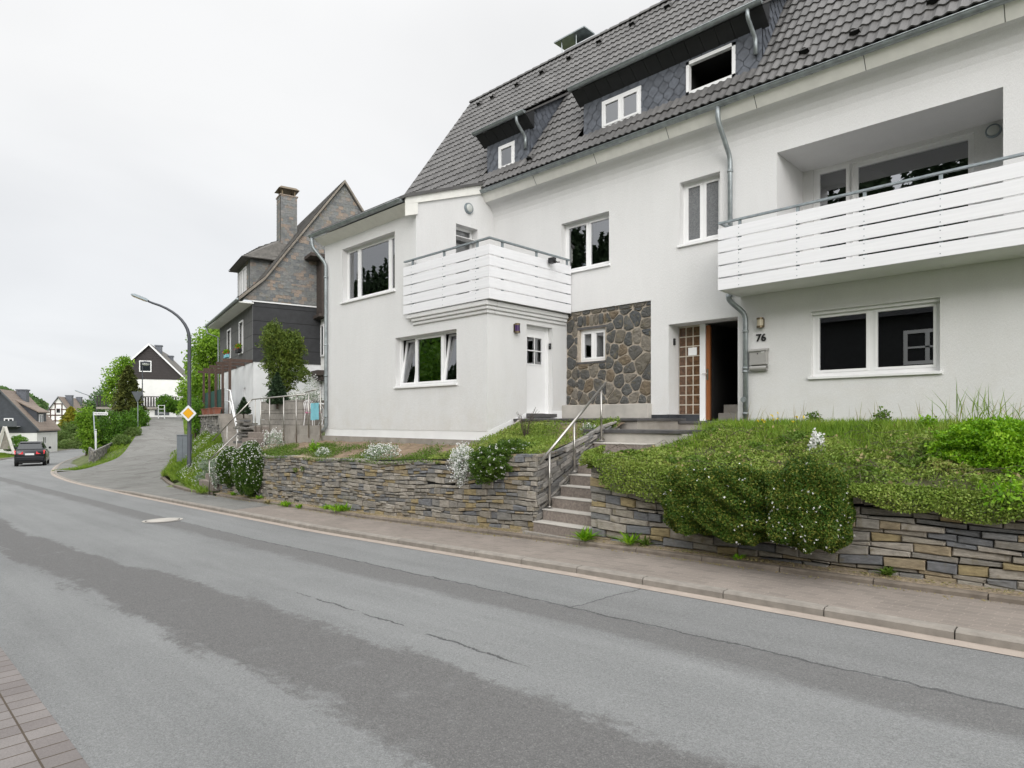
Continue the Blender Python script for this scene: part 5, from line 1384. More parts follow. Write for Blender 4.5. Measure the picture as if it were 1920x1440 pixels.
pts = [(-20.62, 7.62, E-1.26), (-20.6, 8.55, E-.38)]
railing('low steel handrail at the foot of the left garden steps', pts, [((-20.62, 7.66, zr(-20.6)+.1), (-20.62, 7.66, E-1.24)), ((-20.6, 8.5, E-1.3), (-20.6, 8.5, E-.44))])
# table and chairs
def garden_table(c):
    t = thing('garden_table', 'round white metal garden table with a turquoise cloth hanging over it', 'table', c)
    mb = MB(); mb.tube([c+Vector((0, 0, .70)), c+Vector((0, 0, .73))], .36, 20); mb.build('table_top', 'white', t)
    for k in range(4):
        a = k*math.pi/2+.5; d = Vector((math.cos(a), math.sin(a), 0))
        mb = MB(); mb.tube([c+d*.30, c+d*.10+Vector((0, 0, .30)), c+d*.12+Vector((0, 0, .5)), c+d*.28+Vector((0, 0, .70))], .014, 6); mb.build('leg', 'white', t, smooth=True)
    d2 = thing('cloth', 'turquoise cloth hanging over the white garden table', 'cloth', c+Vector((0, 0, .73)))
    mb = MB(); mb.box(c.x-.30, c.x-.02, c.y-.37, c.y+.3, c.z+.731, c.z+.737); mb.box(c.x-.30, c.x-.02, c.y-.382, c.y-.37, c.z+.18, c.z+.737); mb.box(c.x+.0, c.x+.22, c.y-.385, c.y-.372, c.z+.2, c.z+.74); mb.build('fabric', 'cyan', d2)
def garden_chair(c, rz_, label):
    t = thing('garden_chair', label, 'chair', c, rz_, 'white metal garden chairs on the terrace')
    mb = MB(); mb.box(-.2, .2, -.2, .2, .42, .45); mb.build('seat', 'pink', t, local=True, bevel=.01)
    for sx in (-.19, .19):
        for sy in (-.19, .19):
            mb = MB(); mb.tube([(sx*1.15, sy*1.2, 0), (sx, sy, .43)], .013, 6); mb.build('leg', 'white', t, local=True)
    mb = MB()
    for r in (.20, .13, .06):
        mb.tube([(-r, .19, .43), (-r, .24, .75)]+[(r*math.cos(a), .25, .75+.12*math.sin(a)*(r/.2)**.3) for a in np.linspace(math.pi, 0, 9)]+[(r, .24, .75), (r, .19, .43)], .011, 6)
    mb.build('backrest', 'white', t, local=True, smooth=True)
garden_table(Vector((-19.0, 10.75, zt)))
garden_chair(Vector((-20.1, 10.9, zt)), R(100), 'white metal chair with pink seat left of the garden table')
garden_chair(Vector((-19.1, 11.7, zt)), R(10), 'white metal chair half hidden behind the garden table')

# ------------------------------------------------------------------ slate-clad neighbour
cn = at_D(475, 700, 28)
SR = R(-12.65)
SH = thing('slate_house', 'old slate-clad house with tall slate chimney and dark gable', 'house', (cn.x, cn.y, 2.0), SR)
Li = lambda z: z-2.0                      # local heights from eye-level ones are given as world z
def sb(mb, name, mat, parent=SH, **k): return mb.build(name, mat, parent, local=True, **k)
zb0, zb1, zrd = Li(E+2.60), Li(E+5.25), Li(E+11.2)
LEN, WID = 8.9, 8.1
fx = Fr((0, 0, 0), (0, 1, 0), (1, 0, 0)); fy = Fr((0, 0, 0), (1, 0, 0), (0, -1, 0))
winA = [(-6.35, -5.45, zb0+.65, zb0+2.05, .12), (-3.05, -2.2, zb0+.62, zb0+2.05, .12)]
mb = MB(); holed_wall(mb, fy, -LEN, 0, -3, zb0-.002, [(-2.25, -1.75, zb0-2.0, zb0-1.05, .12)]); mb.face([fx(0, -3), fx(WID, -3), fx(WID, zb0), fx(0, zb0)]); mb.build('wall', 'render_old', SH, local=True)
mb = MB(); holed_wall(mb, fy, -LEN, 0.02, zb0, zb1, winA, w=.03); mb.face([(0.02, -.03, zb0), (-LEN, -.03, zb0), (-LEN, .1, zb0), (.02, .1, zb0)]); sb(mb, 'street_cladding', 'panel_street')
mb = MB(); mb.face([fx(-.03, zb0, .03), fx(WID, zb0, .03), fx(WID, zb1, .03), fx(-.03, zb1, .03)]); mb.face([(.03, -.03, zb0), (.03, 8, zb0), (-.1, 8, zb0), (-.1, -.03, zb0)]); sb(mb, 'gable_cladding', 'panel')
mb = MB(); mb.box(.0, .07, -.05, WID, zb1-.02, zb1+.03); sb(mb, 'drip_board', 'white')
mb = MB(); fg = Fr((.02, 0, 0), (0, 1, 0), (1, 0, 0))
slates(mb, fg, [(-.45, zb1+.03), (WID+.45, zb1+.03), (WID-.45, zb1+.95), (.45, zb1+.95)], .23, .25, hexy=False, jit=.14, back=1)
slates(mb, fg, [(.45, zb1+.95), (WID-.45, zb1+.95), (WID/2, zrd-.03)], .23, .25, hexy=False, jit=.14, back=1); mb.build('gable', ['slate_old', 'dark'], SH, local=True)
def roof_prof(o=0): return [(-.62, zb1-.05+o), (.45, zb1+.95+o), (WID/2, zrd+.02+o), (WID-.45, zb1+.95+o), (WID+.62, zb1-.05+o)]
mb = MB(); P0, P1 = roof_prof(0), roof_prof(.16)
for i in range(4):
    q = [P0[i], P0[i+1], P1[i+1], P1[i]]
    mb.prism([(-LEN-.35, y, z) for y, z in q], (LEN+.35+.16, 0, 0))
rfo = sb(mb, 'roof', 'roof_old')
for sgn, (a, b) in ((1, (1, 2)), (1, (0, 1))):
    (ya_, za_), (yb_, zb_) = P1[a], P1[b]; V_ = Vector((0, yb_-ya_, zb_-za_)); L_n = V_.length; V_.normalize(); N_ = Vector((1, 0, 0)).cross(V_)
    fr_ = type('F', (), {})(); 
    def frf(u, v, w=0, o=Vector((0, ya_, za_)), V_=V_, N_=N_): return o+Vector((u, 0, 0))+V_*v+N_*w
    mb = MB(); slates(mb, frf, [(-LEN-.35, 0), (.17, 0), (.17, L_n), (-LEN-.35, L_n)], .32, .36, hexy=False, jit=.15); sb(mb, 'roof_slates', 'roof_old', rfo)
mb = MB()
for i in (0, 1, 2, 3):
    q = [P0[i], P0[i+1], P1[i+1], P1[i]]
    mb.prism([(.165, y, z+(.02 if (y, z) in P0 else 0)) for y, z in q], (.025, 0, 0))
sb(mb, 'verge_board', 'weathered', rfo)
mb = MB(); mb.box(-LEN-.35, .1, -.6, .0, zb1-.12, zb1-.06); sb(mb, 'eaves_soffit', 'render')
mb = MB(); mb.tube([(-LEN-.4, -.68, zb1-.0), (.18, -.68, zb1-.0)], .065, 8); mb.tube([(-LEN-.3, -.68, zb1-.05), (-LEN-.3, -.6, zb1-.4), (-LEN-.05, -.1, zb1-.6), (-LEN-.05, -.08, -1)], .04, 8); sb(mb, 'gutter', 'zinc', smooth=True)
def lwin(fr, u0, u1, v0, v1, parent, d=.1, n=2, fw=.07):
    mb = MB()
    for q in ((u0, u1, v1-fw, v1), (u0, u1, v0, v0+fw), (u0, u0+fw, v0+fw, v1-fw), (u1-fw, u1, v0+fw, v1-fw)): mb.fbox(fr, *q, -d-.05, -d+.03)
    for k in range(1, n): u = u0+(u1-u0)*k/n; mb.fbox(fr, u-fw/2, u+fw/2, v0+fw, v1-fw, -d-.05, -d+.032)
    o = mb.build('window', 'white', parent, local=True)
    mb = MB(); mb.face([fr(u0+fw, v0+fw, -d), fr(u1-fw, v0+fw, -d), fr(u1-fw, v1-fw, -d), fr(u0+fw, v1-fw, -d)]); mb.build('pane', 'carglass', o, local=True)
    return o
for w in winA:
    o = lwin(fy, *w[:4], SH, d=.09); mb = MB(); mb.fbox(fy, w[0]-.06, w[1]+.06, w[2]-.06, w[2], -.1, .08)
    for q in ((w[0]-.08, w[0], w[2], w[3]), (w[1], w[1]+.08, w[2], w[3]), (w[0]-.08, w[1]+.08, w[3], w[3]+.08)): mb.fbox(fy, *q, -.1, .055)
    mb.build('window_trim', 'white', o, local=True)
lwin(fy, -2.25, -1.75, zb0-2.0, zb0-1.05, SH, n=1, fw=.04)
# flower boxes
for k, w in enumerate(winA):
    c = SH.matrix_basis @ Vector(((w[0]+w[1])/2, -.16, w[2]+.06))
    t = thing('flower_box', ['red flowers and turquoise box on the far street window of the slate house', 'red geraniums in a box on the near street window of the slate house'][k], 'flower box', c, SR)
    mb = MB(); mb.box(-.4, .4, -.07, .08, -.06, .10); mb.build('box', ['cyan', 'tyre'][k], t, local=True)
    P, d = blob(c+Vector((0, 0, .25)), (.34, .10, .12), 220, 3, .2, .8); Q, e = blob(c+Vector((0, 0, .22)), (.34, .11, .14), 45, 4, .2, .4)
    quads_obj('blossoms', [(leaf_arrays(P, np.full(len(P), .09), d), 'bright'), (leaf_arrays(Q, np.full(len(Q), .075), None), 'redpetal')], t)
# roof dormer towards the street and chimney
dx0, dx1 = -5.6, -2.6
zd0, zd1 = zb1+.75, zb1+2.5
mb = MB(); fdm = Fr((0, .35, 0), (1, 0, 0), (0, -1, 0))
slates(mb, fdm, [(dx0, zd0), (dx1, zd0), (dx1, zd1), (dx0, zd1)], .28, .3, [(dx0+.5, dx0+1.3, zd0+.25, zd1-.25), (dx0+1.5, dx0+2.3, zd0+.25, zd1-.25)], hexy=False, jit=.1)
slates(mb, Fr((dx1, 0, 0), (0, 1, 0), (1, 0, 0)), [(.35, zd0), (1.7, zd1-.3), (1.7, zd1), (.35, zd1)], .28, .3, hexy=False, jit=.1)
dmo = sb(mb, 'dormer', 'slate_old')
for k in (.5, 1.5): lwin(fdm, dx0+k, dx0+k+.8, zd0+.25, zd1-.25, dmo, d=-.03, n=2, fw=.06)
mb = MB(); e0 = Vector((dx0-.35, -.05, zd1-.05)); e1 = Vector((dx1+.35, -.05, zd1-.05)); r0 = Vector((dx0+.9, 2.9, zd1+1.75)); r1 = Vector((dx1-.5, 2.9, zd1+1.75)); m1 = Vector((dx1+.35, 1.9, zd1-.05)); m0 = Vector((dx0-.35, 1.9, zd1-.05)); f0 = Vector((dx0+.7, .9, zd1+.75)); f1 = Vector((dx1-.7, .9, zd1+.75))
for poly in ((e0, e1, f1, f0), (f0, f1, r1, r0), (e1, m1, r1, f1), (m0, e0, f0, r0)):
    a, b, c, d = [Vector(p) for p in poly]; mb.face([a, b, c, d]); nn = (b-a).cross(d-a).normalized()
    for i in range(7):
        for j in range(9):
            s0, s1, t0, t1 = j/9, (j+1)/9, i/7, (i+1)/7
            B = lambda s, q: (a*(1-s)+b*s)*(1-q)+(d*(1-s)+c*s)*q
            mb.face([B(s0, t0)+nn*.045, B(s1, t0)+nn*.045, B(s1, t1)+nn*.012, B(s0, t1)+nn*.012])
mb.face([e0, e1, e1+Vector((0, .4, 0)), e0+Vector((0, .4, 0))])
sb(mb, 'dormer_roof', 'roof_old', dmo)
chy, chxx = 2.2, -3.15
mb = MB()
zc0, zc1 = zb1+2.6, Li(E+11.1)
hw = .39
for fr_, pl in ((Fr((0, chy-hw, 0), (1, 0, 0), (0, -1, 0)), [(chxx-hw, zc0), (chxx+hw, zc0), (chxx+hw, zc1), (chxx-hw, zc1)]), (Fr((chxx+hw, 0, 0), (0, 1, 0), (1, 0, 0)), [(chy-hw, zc0), (chy+hw, zc0), (chy+hw, zc1), (chy-hw, zc1)])):
    slates(mb, fr_, pl, .2, .22, hexy=False, jit=.12)
mb.box(chxx-hw, chxx+hw-.01, chy-hw+.01, chy+hw, zc0, zc1)
mb.box(chxx-hw-.05, chxx+hw+.05, chy-hw-.05, chy+hw+.05, zc1, zc1+.05)
cho = sb(mb, 'chimney', 'slate_old')
mb = MB(); c = Vector((chxx, chy, zc1+.05))
for sx in (-.3, .3):
    for sy in (-.3, .3): mb.box(c.x+sx-.03, c.x+sx+.03, c.y+sy-.03, c.y+sy+.03, c.z, c.z+.28)
mb.hexa([(c.x-.5, c.y-.5, c.z+.28), (c.x+.5, c.y-.5, c.z+.28), (c.x+.5, c.y+.5, c.z+.28), (c.x-.5, c.y+.5, c.z+.28), (c.x-.36, c.y-.36, c.z+.42), (c.x+.36, c.y-.36, c.z+.42), (c.x+.36, c.y+.36, c.z+.42), (c.x-.36, c.y+.36, c.z+.42)]); sb(mb, 'chimney_cap', 'brass', cho)
# lean-to on the gable
mb = MB(); mb.box(.03, .9, 2.75, 7.2, Li(E+4.85), Li(E+7.35)); sb(mb, 'lean_to', 'tar')
mb = MB(); mb.box(-.1, 1.05, 2.2, 7.3, Li(E+7.36), Li(E+7.5)); mb.box(.05, 1.0, 2.6, 7.3, Li(E+4.7), Li(E+4.83)); sb(mb, 'lean_to_roof', 'tar')
mb = MB(); mb.box(.03, .8, 2.95, 7.2, Li(E+2.3), Li(E+4.69)); lt = sb(mb, 'lean_to_wall', 'render')
lwin(Fr((.8, 0, 0), (0, 1, 0), (1, 0, 0)), 3.15, 3.75, Li(E+3.0), Li(E+4.5), lt, d=-.04, n=1)
lwin(Fr((0, 2.95, 0), (1, 0, 0), (0, -1, 0)), .18, .68, Li(E+2.95), Li(E+4.4), lt, d=-.04, n=1)
mb = MB(); mb.box(-.1, 1.0, 2.5, 7.2, Li(E+2.05), Li(E+2.28)); mb.box(-.1, .9, 2.7, 7, Li(E+1.85), Li(E+2.04)); sb(mb, 'step_roof', 'tar')
mb = MB(); mb.box(.05, .7, 3.0, 7, Li(E+.2), Li(E+1.84)); sb(mb, 'lower_wall', 'render_old')

# pergola with green netting on a stone wall, pots, white stair rail
M4 = SH.matrix_basis
def Sp(x, y, z): return M4 @ Vector((x, y, Li(z)))
zw = E+.28
t = thing('garden_wall', 'rough grey stone retaining wall below the brown pergola', 'stone wall', Sp(-4, -1.3, E-1), SR)
frs = Fr((0, 0, 0), (1, 0, 0), (0, -1, 0))
mb = MB(); stone_courses(mb, frs, -4.2, 3.9, lambda u: -1.1, lambda u: zw-(E-1)-.06, hmin=.1, hmax=.22, lmin=.2, lmax=.5); mb.build('face_stones', ['drystone_grey', 'conc'], t, local=True)
mb = MB(); mb.box(-4.25, 3.95, -.08, .3, zw-(E-1)-.06, zw-(E-1)+.02); mb.box(-4.2, 3.9, .301, 1.28, zw-(E-1)-.4, zw-(E-1)); mb.build('coping', 'conc', t, local=True)
t = thing('pergola', 'brown timber pergola with green netting beside the slate house', 'pergola', Sp(-4, -.95, zw), SR)
pz = E+2.55-zw
for k, x in enumerate((-8.0, -6.0, -3.9, -1.9, -.05)):
    mb = MB(); mb.box(x+4-.05, x+4+.05, -.05, .05, 0, pz); mb.build('post', 'wood_brown', t, local=True)
    mb = MB(); mb.box(x+4-.045, x+4+.045, -.28, .93, pz+.001, pz+.13); mb.build('beam', 'wood_brown', t, local=True)
mb = MB(); mb.box(-4.0, 2.1, .06, .075, .05, 1.2); mb.build('netting', 'green_net', t, local=True)
for k, x in enumerate((-7.6, -5.5, -3.6, -1.9)):
    p = Sp(x, -1.2, zw+.02); t = thing('plant_trough', ['terracotta trough on the pergola wall, farthest one at the far end', 'terracotta trough on the pergola wall, second from the far end', 'terracotta trough on the pergola wall, second from the stairs', 'terracotta trough on the pergola wall, nearest the stairs'][k], 'trough', p, SR, 'terracotta troughs along the pergola wall')
    mb = MB(); mb.hexa([(-.34, -.1, 0), (.34, -.1, 0), (.34, .1, 0), (-.34, .1, 0), (-.40, -.14, .26), (.40, -.14, .26), (.40, .14, .26), (-.40, .14, .26)]); mb.build('trough', 'terracotta', t, local=True, bevel=.01)
    mb = MB(); mb.box(-.42, .42, -.16, .16, .261, .30); mb.build('rim', 'terracotta', t, local=True, bevel=.01)
A_, B_ = at_D(437, 776, 26.3), at_D(459, 855, 23.3)
t = thing('garden_steps', 'concrete steps with white rail leading up to the slate house', 'steps', B_)
dv = Vector((A_.x-B_.x, A_.y-B_.y, 0)); dl_ = dv.length; dv.normalize(); sv = Vector((dv.y, -dv.x, 0))*.55
for i in range(9):
    p_ = B_+dv*dl_*i/9; q_ = B_+dv*(dl_*(i+1)/9+.1); z_ = B_.z+(A_.z-B_.z)*(i+1)/9
    mb = MB(); mb.hexa([(v.x, v.y, z_-.4) for v in (p_+sv, q_+sv, q_-sv, p_-sv)]+[(v.x, v.y, z_) for v in (p_+sv, q_+sv, q_-sv, p_-sv)]); mb.build('step', 'conc', t)
ra, rb_, rc_ = at_D(424, 731, 26.8), at_D(431.5, 732, 26.4), at_D(445.5, 809, 23.9)
t = thing('handrail', 'white painted tubular rail on the slate house steps', 'handrail', rc_)
mb = MB()
for o in (0, .47): mb.tube([ra-Vector((0, 0, o)), rb_-Vector((0, 0, o)), rc_+Vector((0, 0, .05 if o == 0 else 0))], .028, 8)
mb.build('rail', 'white', t, smooth=True)
for p_, zl in ((rb_, E+.2), (rc_, rc_.z-.7)):
    mb = MB(); mb.tube([(p_.x, p_.y, zl), p_], .026, 8); mb.build('post', 'white', t)
# firewood beside the steps
t = thing('stone_pile', 'small pile of flat stones under the left garden steps rail', 'stones', at_D(456, 815, 22.3))
c = at_D(456, 815, 22.3); mb = MB()
for k in range(26):
    a, b, h = random.uniform(.12, .25), random.uniform(.1, .2), random.uniform(.04, .09); x, y, z = c.x+random.uniform(-.25, .3), c.y+random.uniform(-.1, .3), c.z+random.uniform(-.35, .5)
    mb.box(x-a, x+a, y-b, y+b, z, z+h)
mb.build('flat_stones', 'drystone_grey', t, bevel=.01)

# ------------------------------------------------------------------ houses farther off
def far_house(name, label, px, dep, rz_, w, L, zb, ze, zrdg, wallm, gablem, roofm, windows, ov=.35, split=None, chim=()):
    c = at_D(px, 789, dep); t = thing(name, label, 'house', (c.x, c.y, zb), rz_)
    H, He = zrdg-zb, ze-zb; sp_ = (split-zb) if split else He
    mb = MB(); h = w/2
    mb.mesh([(-h, 0, -3), (h, 0, -3), (h, L, -3), (-h, L, -3), (-h, 0, sp_), (h, 0, sp_), (h, L, sp_), (-h, L, sp_)], [(0, 1, 5, 4), (1, 2, 6, 5), (2, 3, 7, 6), (3, 0, 4, 7)]); mb.build('wall', wallm, t, local=True)
    mb = MB()
    hs = h if sp_ <= He else h*(H-sp_)/(H-He)
    pl = [(-h, -.03, sp_), (h, -.03, sp_), (h, -.03, He), (0, -.03, H-.08), (-h, -.03, He)] if sp_ < He-.01 else [(-hs, -.03, sp_), (hs, -.03, sp_), (0, -.03, H-.08)]
    mb.prism(pl, (0, .05, 0)); mb.build('gable', gablem, t, local=True)
    mb = MB(); mb.prism([(x, y+L, z) for x, y, z in pl], (0, .05, 0)); mb.build('gable', gablem, t, local=True)
    if sp_ < He-.01:
        mb = MB(); mb.box(h-.02, h+.03, 0, L, sp_, He); mb.build('side_cladding', gablem, t, local=True)
    k = (H-He)/h; mb = MB()
    for s in (-1, 1): mb.prism([(s*(h+ov), -ov, He-k*ov), (0, -ov, H), (0, -ov, H+.2), (s*(h+ov), -ov, He-k*ov+.16)], (0, L+2*ov, 0))
    ro = mb.build('roof', roofm, t, local=True)
    mb = MB()
    for s in (-1, 1): mb.prism([(s*(h+ov+.01), -ov-.03, He-k*ov-.05), (0, -ov-.03, H-.05), (0, -ov-.03, H+.22), (s*(h+ov+.01), -ov-.03, He-k*ov+.18)], (0, .028, 0))
    mb.build('verge_board', 'signgrey' if gablem != 'boards_brown' else 'signwhite', ro, local=True)
    for (x, y, z0, z1, s) in chim:
        mb = MB(); mb.box(x-s, x+s, y-s, y+s, z0-zb, z1-zb); mb.box(x-s-.08, x+s+.08, y-s-.08, y+s+.08, z1-zb, z1-zb+.15); mb.build('chimney', 'slate_dark', ro, local=True)
    for (kind, u0, u1, v0, v1, n) in windows:
        fr_ = Fr((0, -.03, 0), (1, 0, 0), (0, -1, 0)) if kind == 'g' else Fr((h, 0, 0), (0, 1, 0), (1, 0, 0))
        lwin(fr_, u0, u1, v0-zb, v1-zb, t, d=-.06, n=n, fw=.11)
    return t, H, He, h
e_ = lambda py, d: EYE+(789-py)*d/F
RZ = R(64.2)
gh, H, He, h = far_house('gabled_house', 'white house with dark brown boarded gable above the lane', 280, 80, RZ, 8.6, 14, e_(789, 80), e_(714, 80), e_(647, 80), 'render', 'boards_brown', 'roof_grey',
    [('g', -1.1, .25, e_(697.5, 80), e_(676.5, 80), 1), ('g', -3.0, -1.9, e_(745, 80), e_(726, 80), 1), ('s', 1.5, 2.6, e_(748, 80), e_(727, 80), 1)], split=e_(715, 80)+.25, chim=[(.7, 2.2, 9.5, 11.55, .36), (.9, 9.5, 8.8, 10.9, .42)])
mb = MB(); zb_ = e_(764, 80)-e_(789, 80); mb.box(-5.4, 3.3, -1.5, -.06, zb_-.25, zb_); bo = mb.build('balcony', 'conc', gh, local=True)
mb = MB(); x = -5.35
while x < 3.2: mb.box(x, x+.17, -1.49, -1.44, zb_+.12, zb_+1.25); x += .30
mb.box(-5.4, 3.3, -1.5, -1.42, zb_+1.26, zb_+1.36); mb.box(-5.4, 3.3, -1.5, -1.42, zb_+.02, zb_+.11); mb.build('balustrade', 'boards_brown', bo, local=True)
mb = MB(); mb.box(-4.5, 3.2, -1.2, -.05, -3, zb_-.26); mb.build('garage_wall', 'render', gh, local=True)
mb = MB(); mb.box(.8, 2.4, -1.23, -1.2, .7, 1.35); mb.build('grille', 'signgrey', gh, local=True)
th, H, He, h = far_house('timbered_house', 'half-timbered white house with brown tiled roof', 109.5, 135, RZ, 4.9, 17, e_(836, 135), e_(779, 135), e_(745, 135), 'render', 'render', 'roof_brown',
    [('g', -.45, .45, e_(775, 135), e_(765, 135), 1)], chim=[(.8, 4.5, 5.0, 7.4, .6), (.6, 12.5, 5.0, 7.3, .5)])
mb = MB(); zz0 = e_(836, 135)
for zz in (0, 2.2, 4.0, 5.2, 6.4, 7.6, 8.8): 
    hw_ = 2.45 if zz < He else max(.2, 2.45*(H-zz)/(H-He)); mb.box(-hw_, hw_, -.09, -.031, zz, zz+.22)
for xx in (-2.35, -1.5, -.65, .55, 1.4, 2.2): mb.box(xx, xx+.2, -.10, -.092, 0, He+ (H-He)*(1-min(1, abs(xx+.1)/2.45))-.3)
mb.box(-2.3, -1.0, -.12, -.101, 0, 3.2); mb.build('timber_frame', 'timber', th, local=True)
fh, H, He, h = far_house('slate_gabled_house', 'white house with blue slate gable and brown tiled roof at the bend', 1, 73, RZ, 7.0, 7.2, e_(846, 73), e_(803, 73), e_(733, 73), 'render', 'slate_wall', 'roof_brown',
    [('g', .35, 1.25, e_(796, 73), e_(784, 73), 2), ('g', -.6, -.1, e_(766, 73), e_(755, 73), 1), ('g', 1.2, 2.2, e_(835, 73), e_(817, 73), 2), ('s', 1.6, 2.8, e_(834, 73), e_(819, 73), 2)], split=e_(812, 73), chim=[(.8, 4.2, 4.2, 5.6, .5), (-1.5, 2, 4.2, 5.5, .6)], ov=.3)
mb = MB(); mb.box(.1, 1.9, -1.1, -.05, e_(800, 73)-e_(846, 73), e_(799, 73)-e_(846, 73)); bo = mb.build('balcony', 'signwhite', fh, local=True)
mb = MB(); mb.box(.1, 1.9, -1.12, -1.06, e_(800, 73)-e_(846, 73), e_(789, 73)-e_(846, 73)); mb.build('parapet', 'signgrey', bo, local=True)
# dormer of the bend house
zdl = e_(796, 73)-e_(846, 73); mb = MB(); yd0, yd1 = 1.6, 4.8
k = (H-He)/h
mb.prism([(h-.5, yd0, zdl-.1), (h-.5, yd0, zdl+1.45), (h-2.4, yd0, zdl+2.6)], (0, yd1-yd0, 0)); do = mb.build('dormer', 'slate_wall', fh, local=True)
mb = MB(); mb.prism([(h-.2, yd0-.25, zdl+1.38), (h-.2, yd0-.25, zdl+1.52), (h-2.8, yd0-.25, zdl+3.05), (h-2.8, yd0-.25, zdl+2.9)], (0, yd1-yd0+.5, 0)); mb.build('dormer_roof', 'roof_brown', do, local=True)
lwin(Fr((h-.5, 0, 0), (0, 1, 0), (1, 0, 0)), 2.2, 3.5, zdl+.1, zdl+1.2, do, d=-.05, n=2, fw=.12)

# ------------------------------------------------------------------ street furniture
def lamp_post(base, h, arm, label, r=.075, head=True, side=(-1, 0)):
    t = thing('street_lamp', label, 'street lamp', base)
    b = Vector(base); s = Vector((*side, 0)).normalized()
    zs = h*.80; pts = [b, b+Vector((0, 0, .9)), b+Vector((0, 0, .92)), b+Vector((0, 0, zs))]
    rs = [r*1.15, r*1.15, r, r*.85]
    for k in range(1, 10):
        a = k/9*R(66); q = arm*.72; pts.append(b+Vector((0, 0, zs+ (h-zs)*1.0*math.sin(a)/math.sin(R(66))))+s*q*(1-math.cos(a))/(1-math.cos(R(66)))); rs.append(r*(.85-.3*k/9))
    e = pts[-1]; dirn = (s*.92+Vector((0, 0, .36))).normalized()
    pts.append(e+dirn*arm*.1); rs.append(r*.5)
    mb = MB(); mb.tube(pts, rs, 12); mb.build('pole', 'pole', t, smooth=True)
    e = pts[-1]; L = arm*.36; up = dirn.cross(s.cross(Vector((0, 0, 1)))).normalized(); up = up if up.z > 0 else -up; sd = dirn.cross(up)
    mb = MB(); w = .11
    def sec(p, k): return [p+sd*w*k*a+up*w*b_ for a, b_ in ((-1, 0), (1, 0), (.8, .6*k), (0, .8*k), (-.8, .6*k))]
    mb.sweep([sec(e, .6), sec(e+dirn*L*.15, 1), sec(e+dirn*L*.85, 1), sec(e+dirn*L, .5)], None); mb.build('lamp_head', 'lampgrey', t)
    mb = MB()
    def sec2(p, k): return [p+sd*w*.8*k*a-up*w*b_ for a, b_ in ((-1, .01), (1, .01), (.6, .5*k), (-.6, .5*k))]
    mb.sweep([sec2(e+dirn*L*.08, .7), sec2(e+dirn*L*.2, 1), sec2(e+dirn*L*.8, 1), sec2(e+dirn*L*.95, .6)], None); mb.build('lamp_lens', 'beige_lamp', t)
    return t
lb = at_D(355, 906, 24.6)
camr = Vector((CS, SN))
lamp_post(lb, 6.95, 1.95, 'tall dark grey street lamp carrying the yellow priority sign', side=(-CS, -SN))
la_ = at_D(181, 815, 78); lamp_post((la_.x, la_.y, ht(la_.x, la_.y)), e_(738, 78)-ht(la_.x, la_.y), 2.3, 'slim street lamp far off above the hedges', r=.06, side=(-CS, -SN))
# second lamp, a post-top one before the brown gable
p = at_D(267, 770, 66); g = ht(p.x, p.y); ztop = e_(681, 66)
t = thing('street_lamp', 'thin post-top street lamp with round hood before the brown gable', 'street lamp', (p.x, p.y, g))
mb = MB(); mb.tube([(p.x, p.y, g), (p.x, p.y, ztop)], [.06, .045], 10); mb.build('pole', 'pole', t)
mb = MB(); mb.tube([(p.x, p.y, ztop-.02), (p.x+.33*CS, p.y+.33*SN, ztop+.02)], .04, 8); q = Vector((p.x+.35*CS, p.y+.35*SN, ztop)); mb.ellipsoid(q+Vector((0, 0, .05)), (.42, .42, .17)); mb.build('lamp_hood', 'pole', t, smooth=True)
mb = MB(); mb.ellipsoid(q-Vector((0, 0, .1)), (.36, .36, .16)); mb.build('lamp_lens', 'opal', t, smooth=True)
# signs face the camera's road direction
fc = Fr((0, 0, 0), (CS, SN, 0), (SN, -CS, 0))     # faces the traffic coming up the road
def frame_at(p, ang=0):
    a = R(ang); u = Vector((CS*math.cos(a)-SN*math.sin(a), SN*math.cos(a)+CS*math.sin(a), 0)); return Fr((p.x, p.y, 0), u, (u.y, -u.x, 0))
sc = at_D(355.5, 775, 24.42)
t = thing('priority_sign', 'yellow and white diamond priority road sign on the street lamp', 'road sign', sc)
f = frame_at(sc); z = sc.z
def rrect(r, k, w): # rounded diamond
    pts = []; c = r-k*1.414
    for i in range(4):
        a = math.pi/2*i
        for j in range(5): b = a-math.pi/4+math.pi/2*j/4; pts.append((c*math.cos(a)+k*math.cos(b), c*math.sin(a)+k*math.sin(b)))
    return [f(x, z+y, w) for x, y in pts]
for nm, r, k, w0, w1, m in (('back_plate', .33, .04, .09, .098, 'signgrey'), ('white_face', .32, .035, .0985, .1005, 'signwhite'), ('dark_line', .215, .015, .101, .1025, 'signgrey'), ('yellow_face', .205, .012, .103, .1045, 'yellow')):
    mb = MB(); a = rrect(r, k, w0); mb.prism(a, f.N*(w1-w0)); mb.build(nm, m, t)
mb = MB(); mb.fbox(f, -.1, .1, z-.02, z+.02, .0, .09); mb.build('clamp', 'zinc', t)
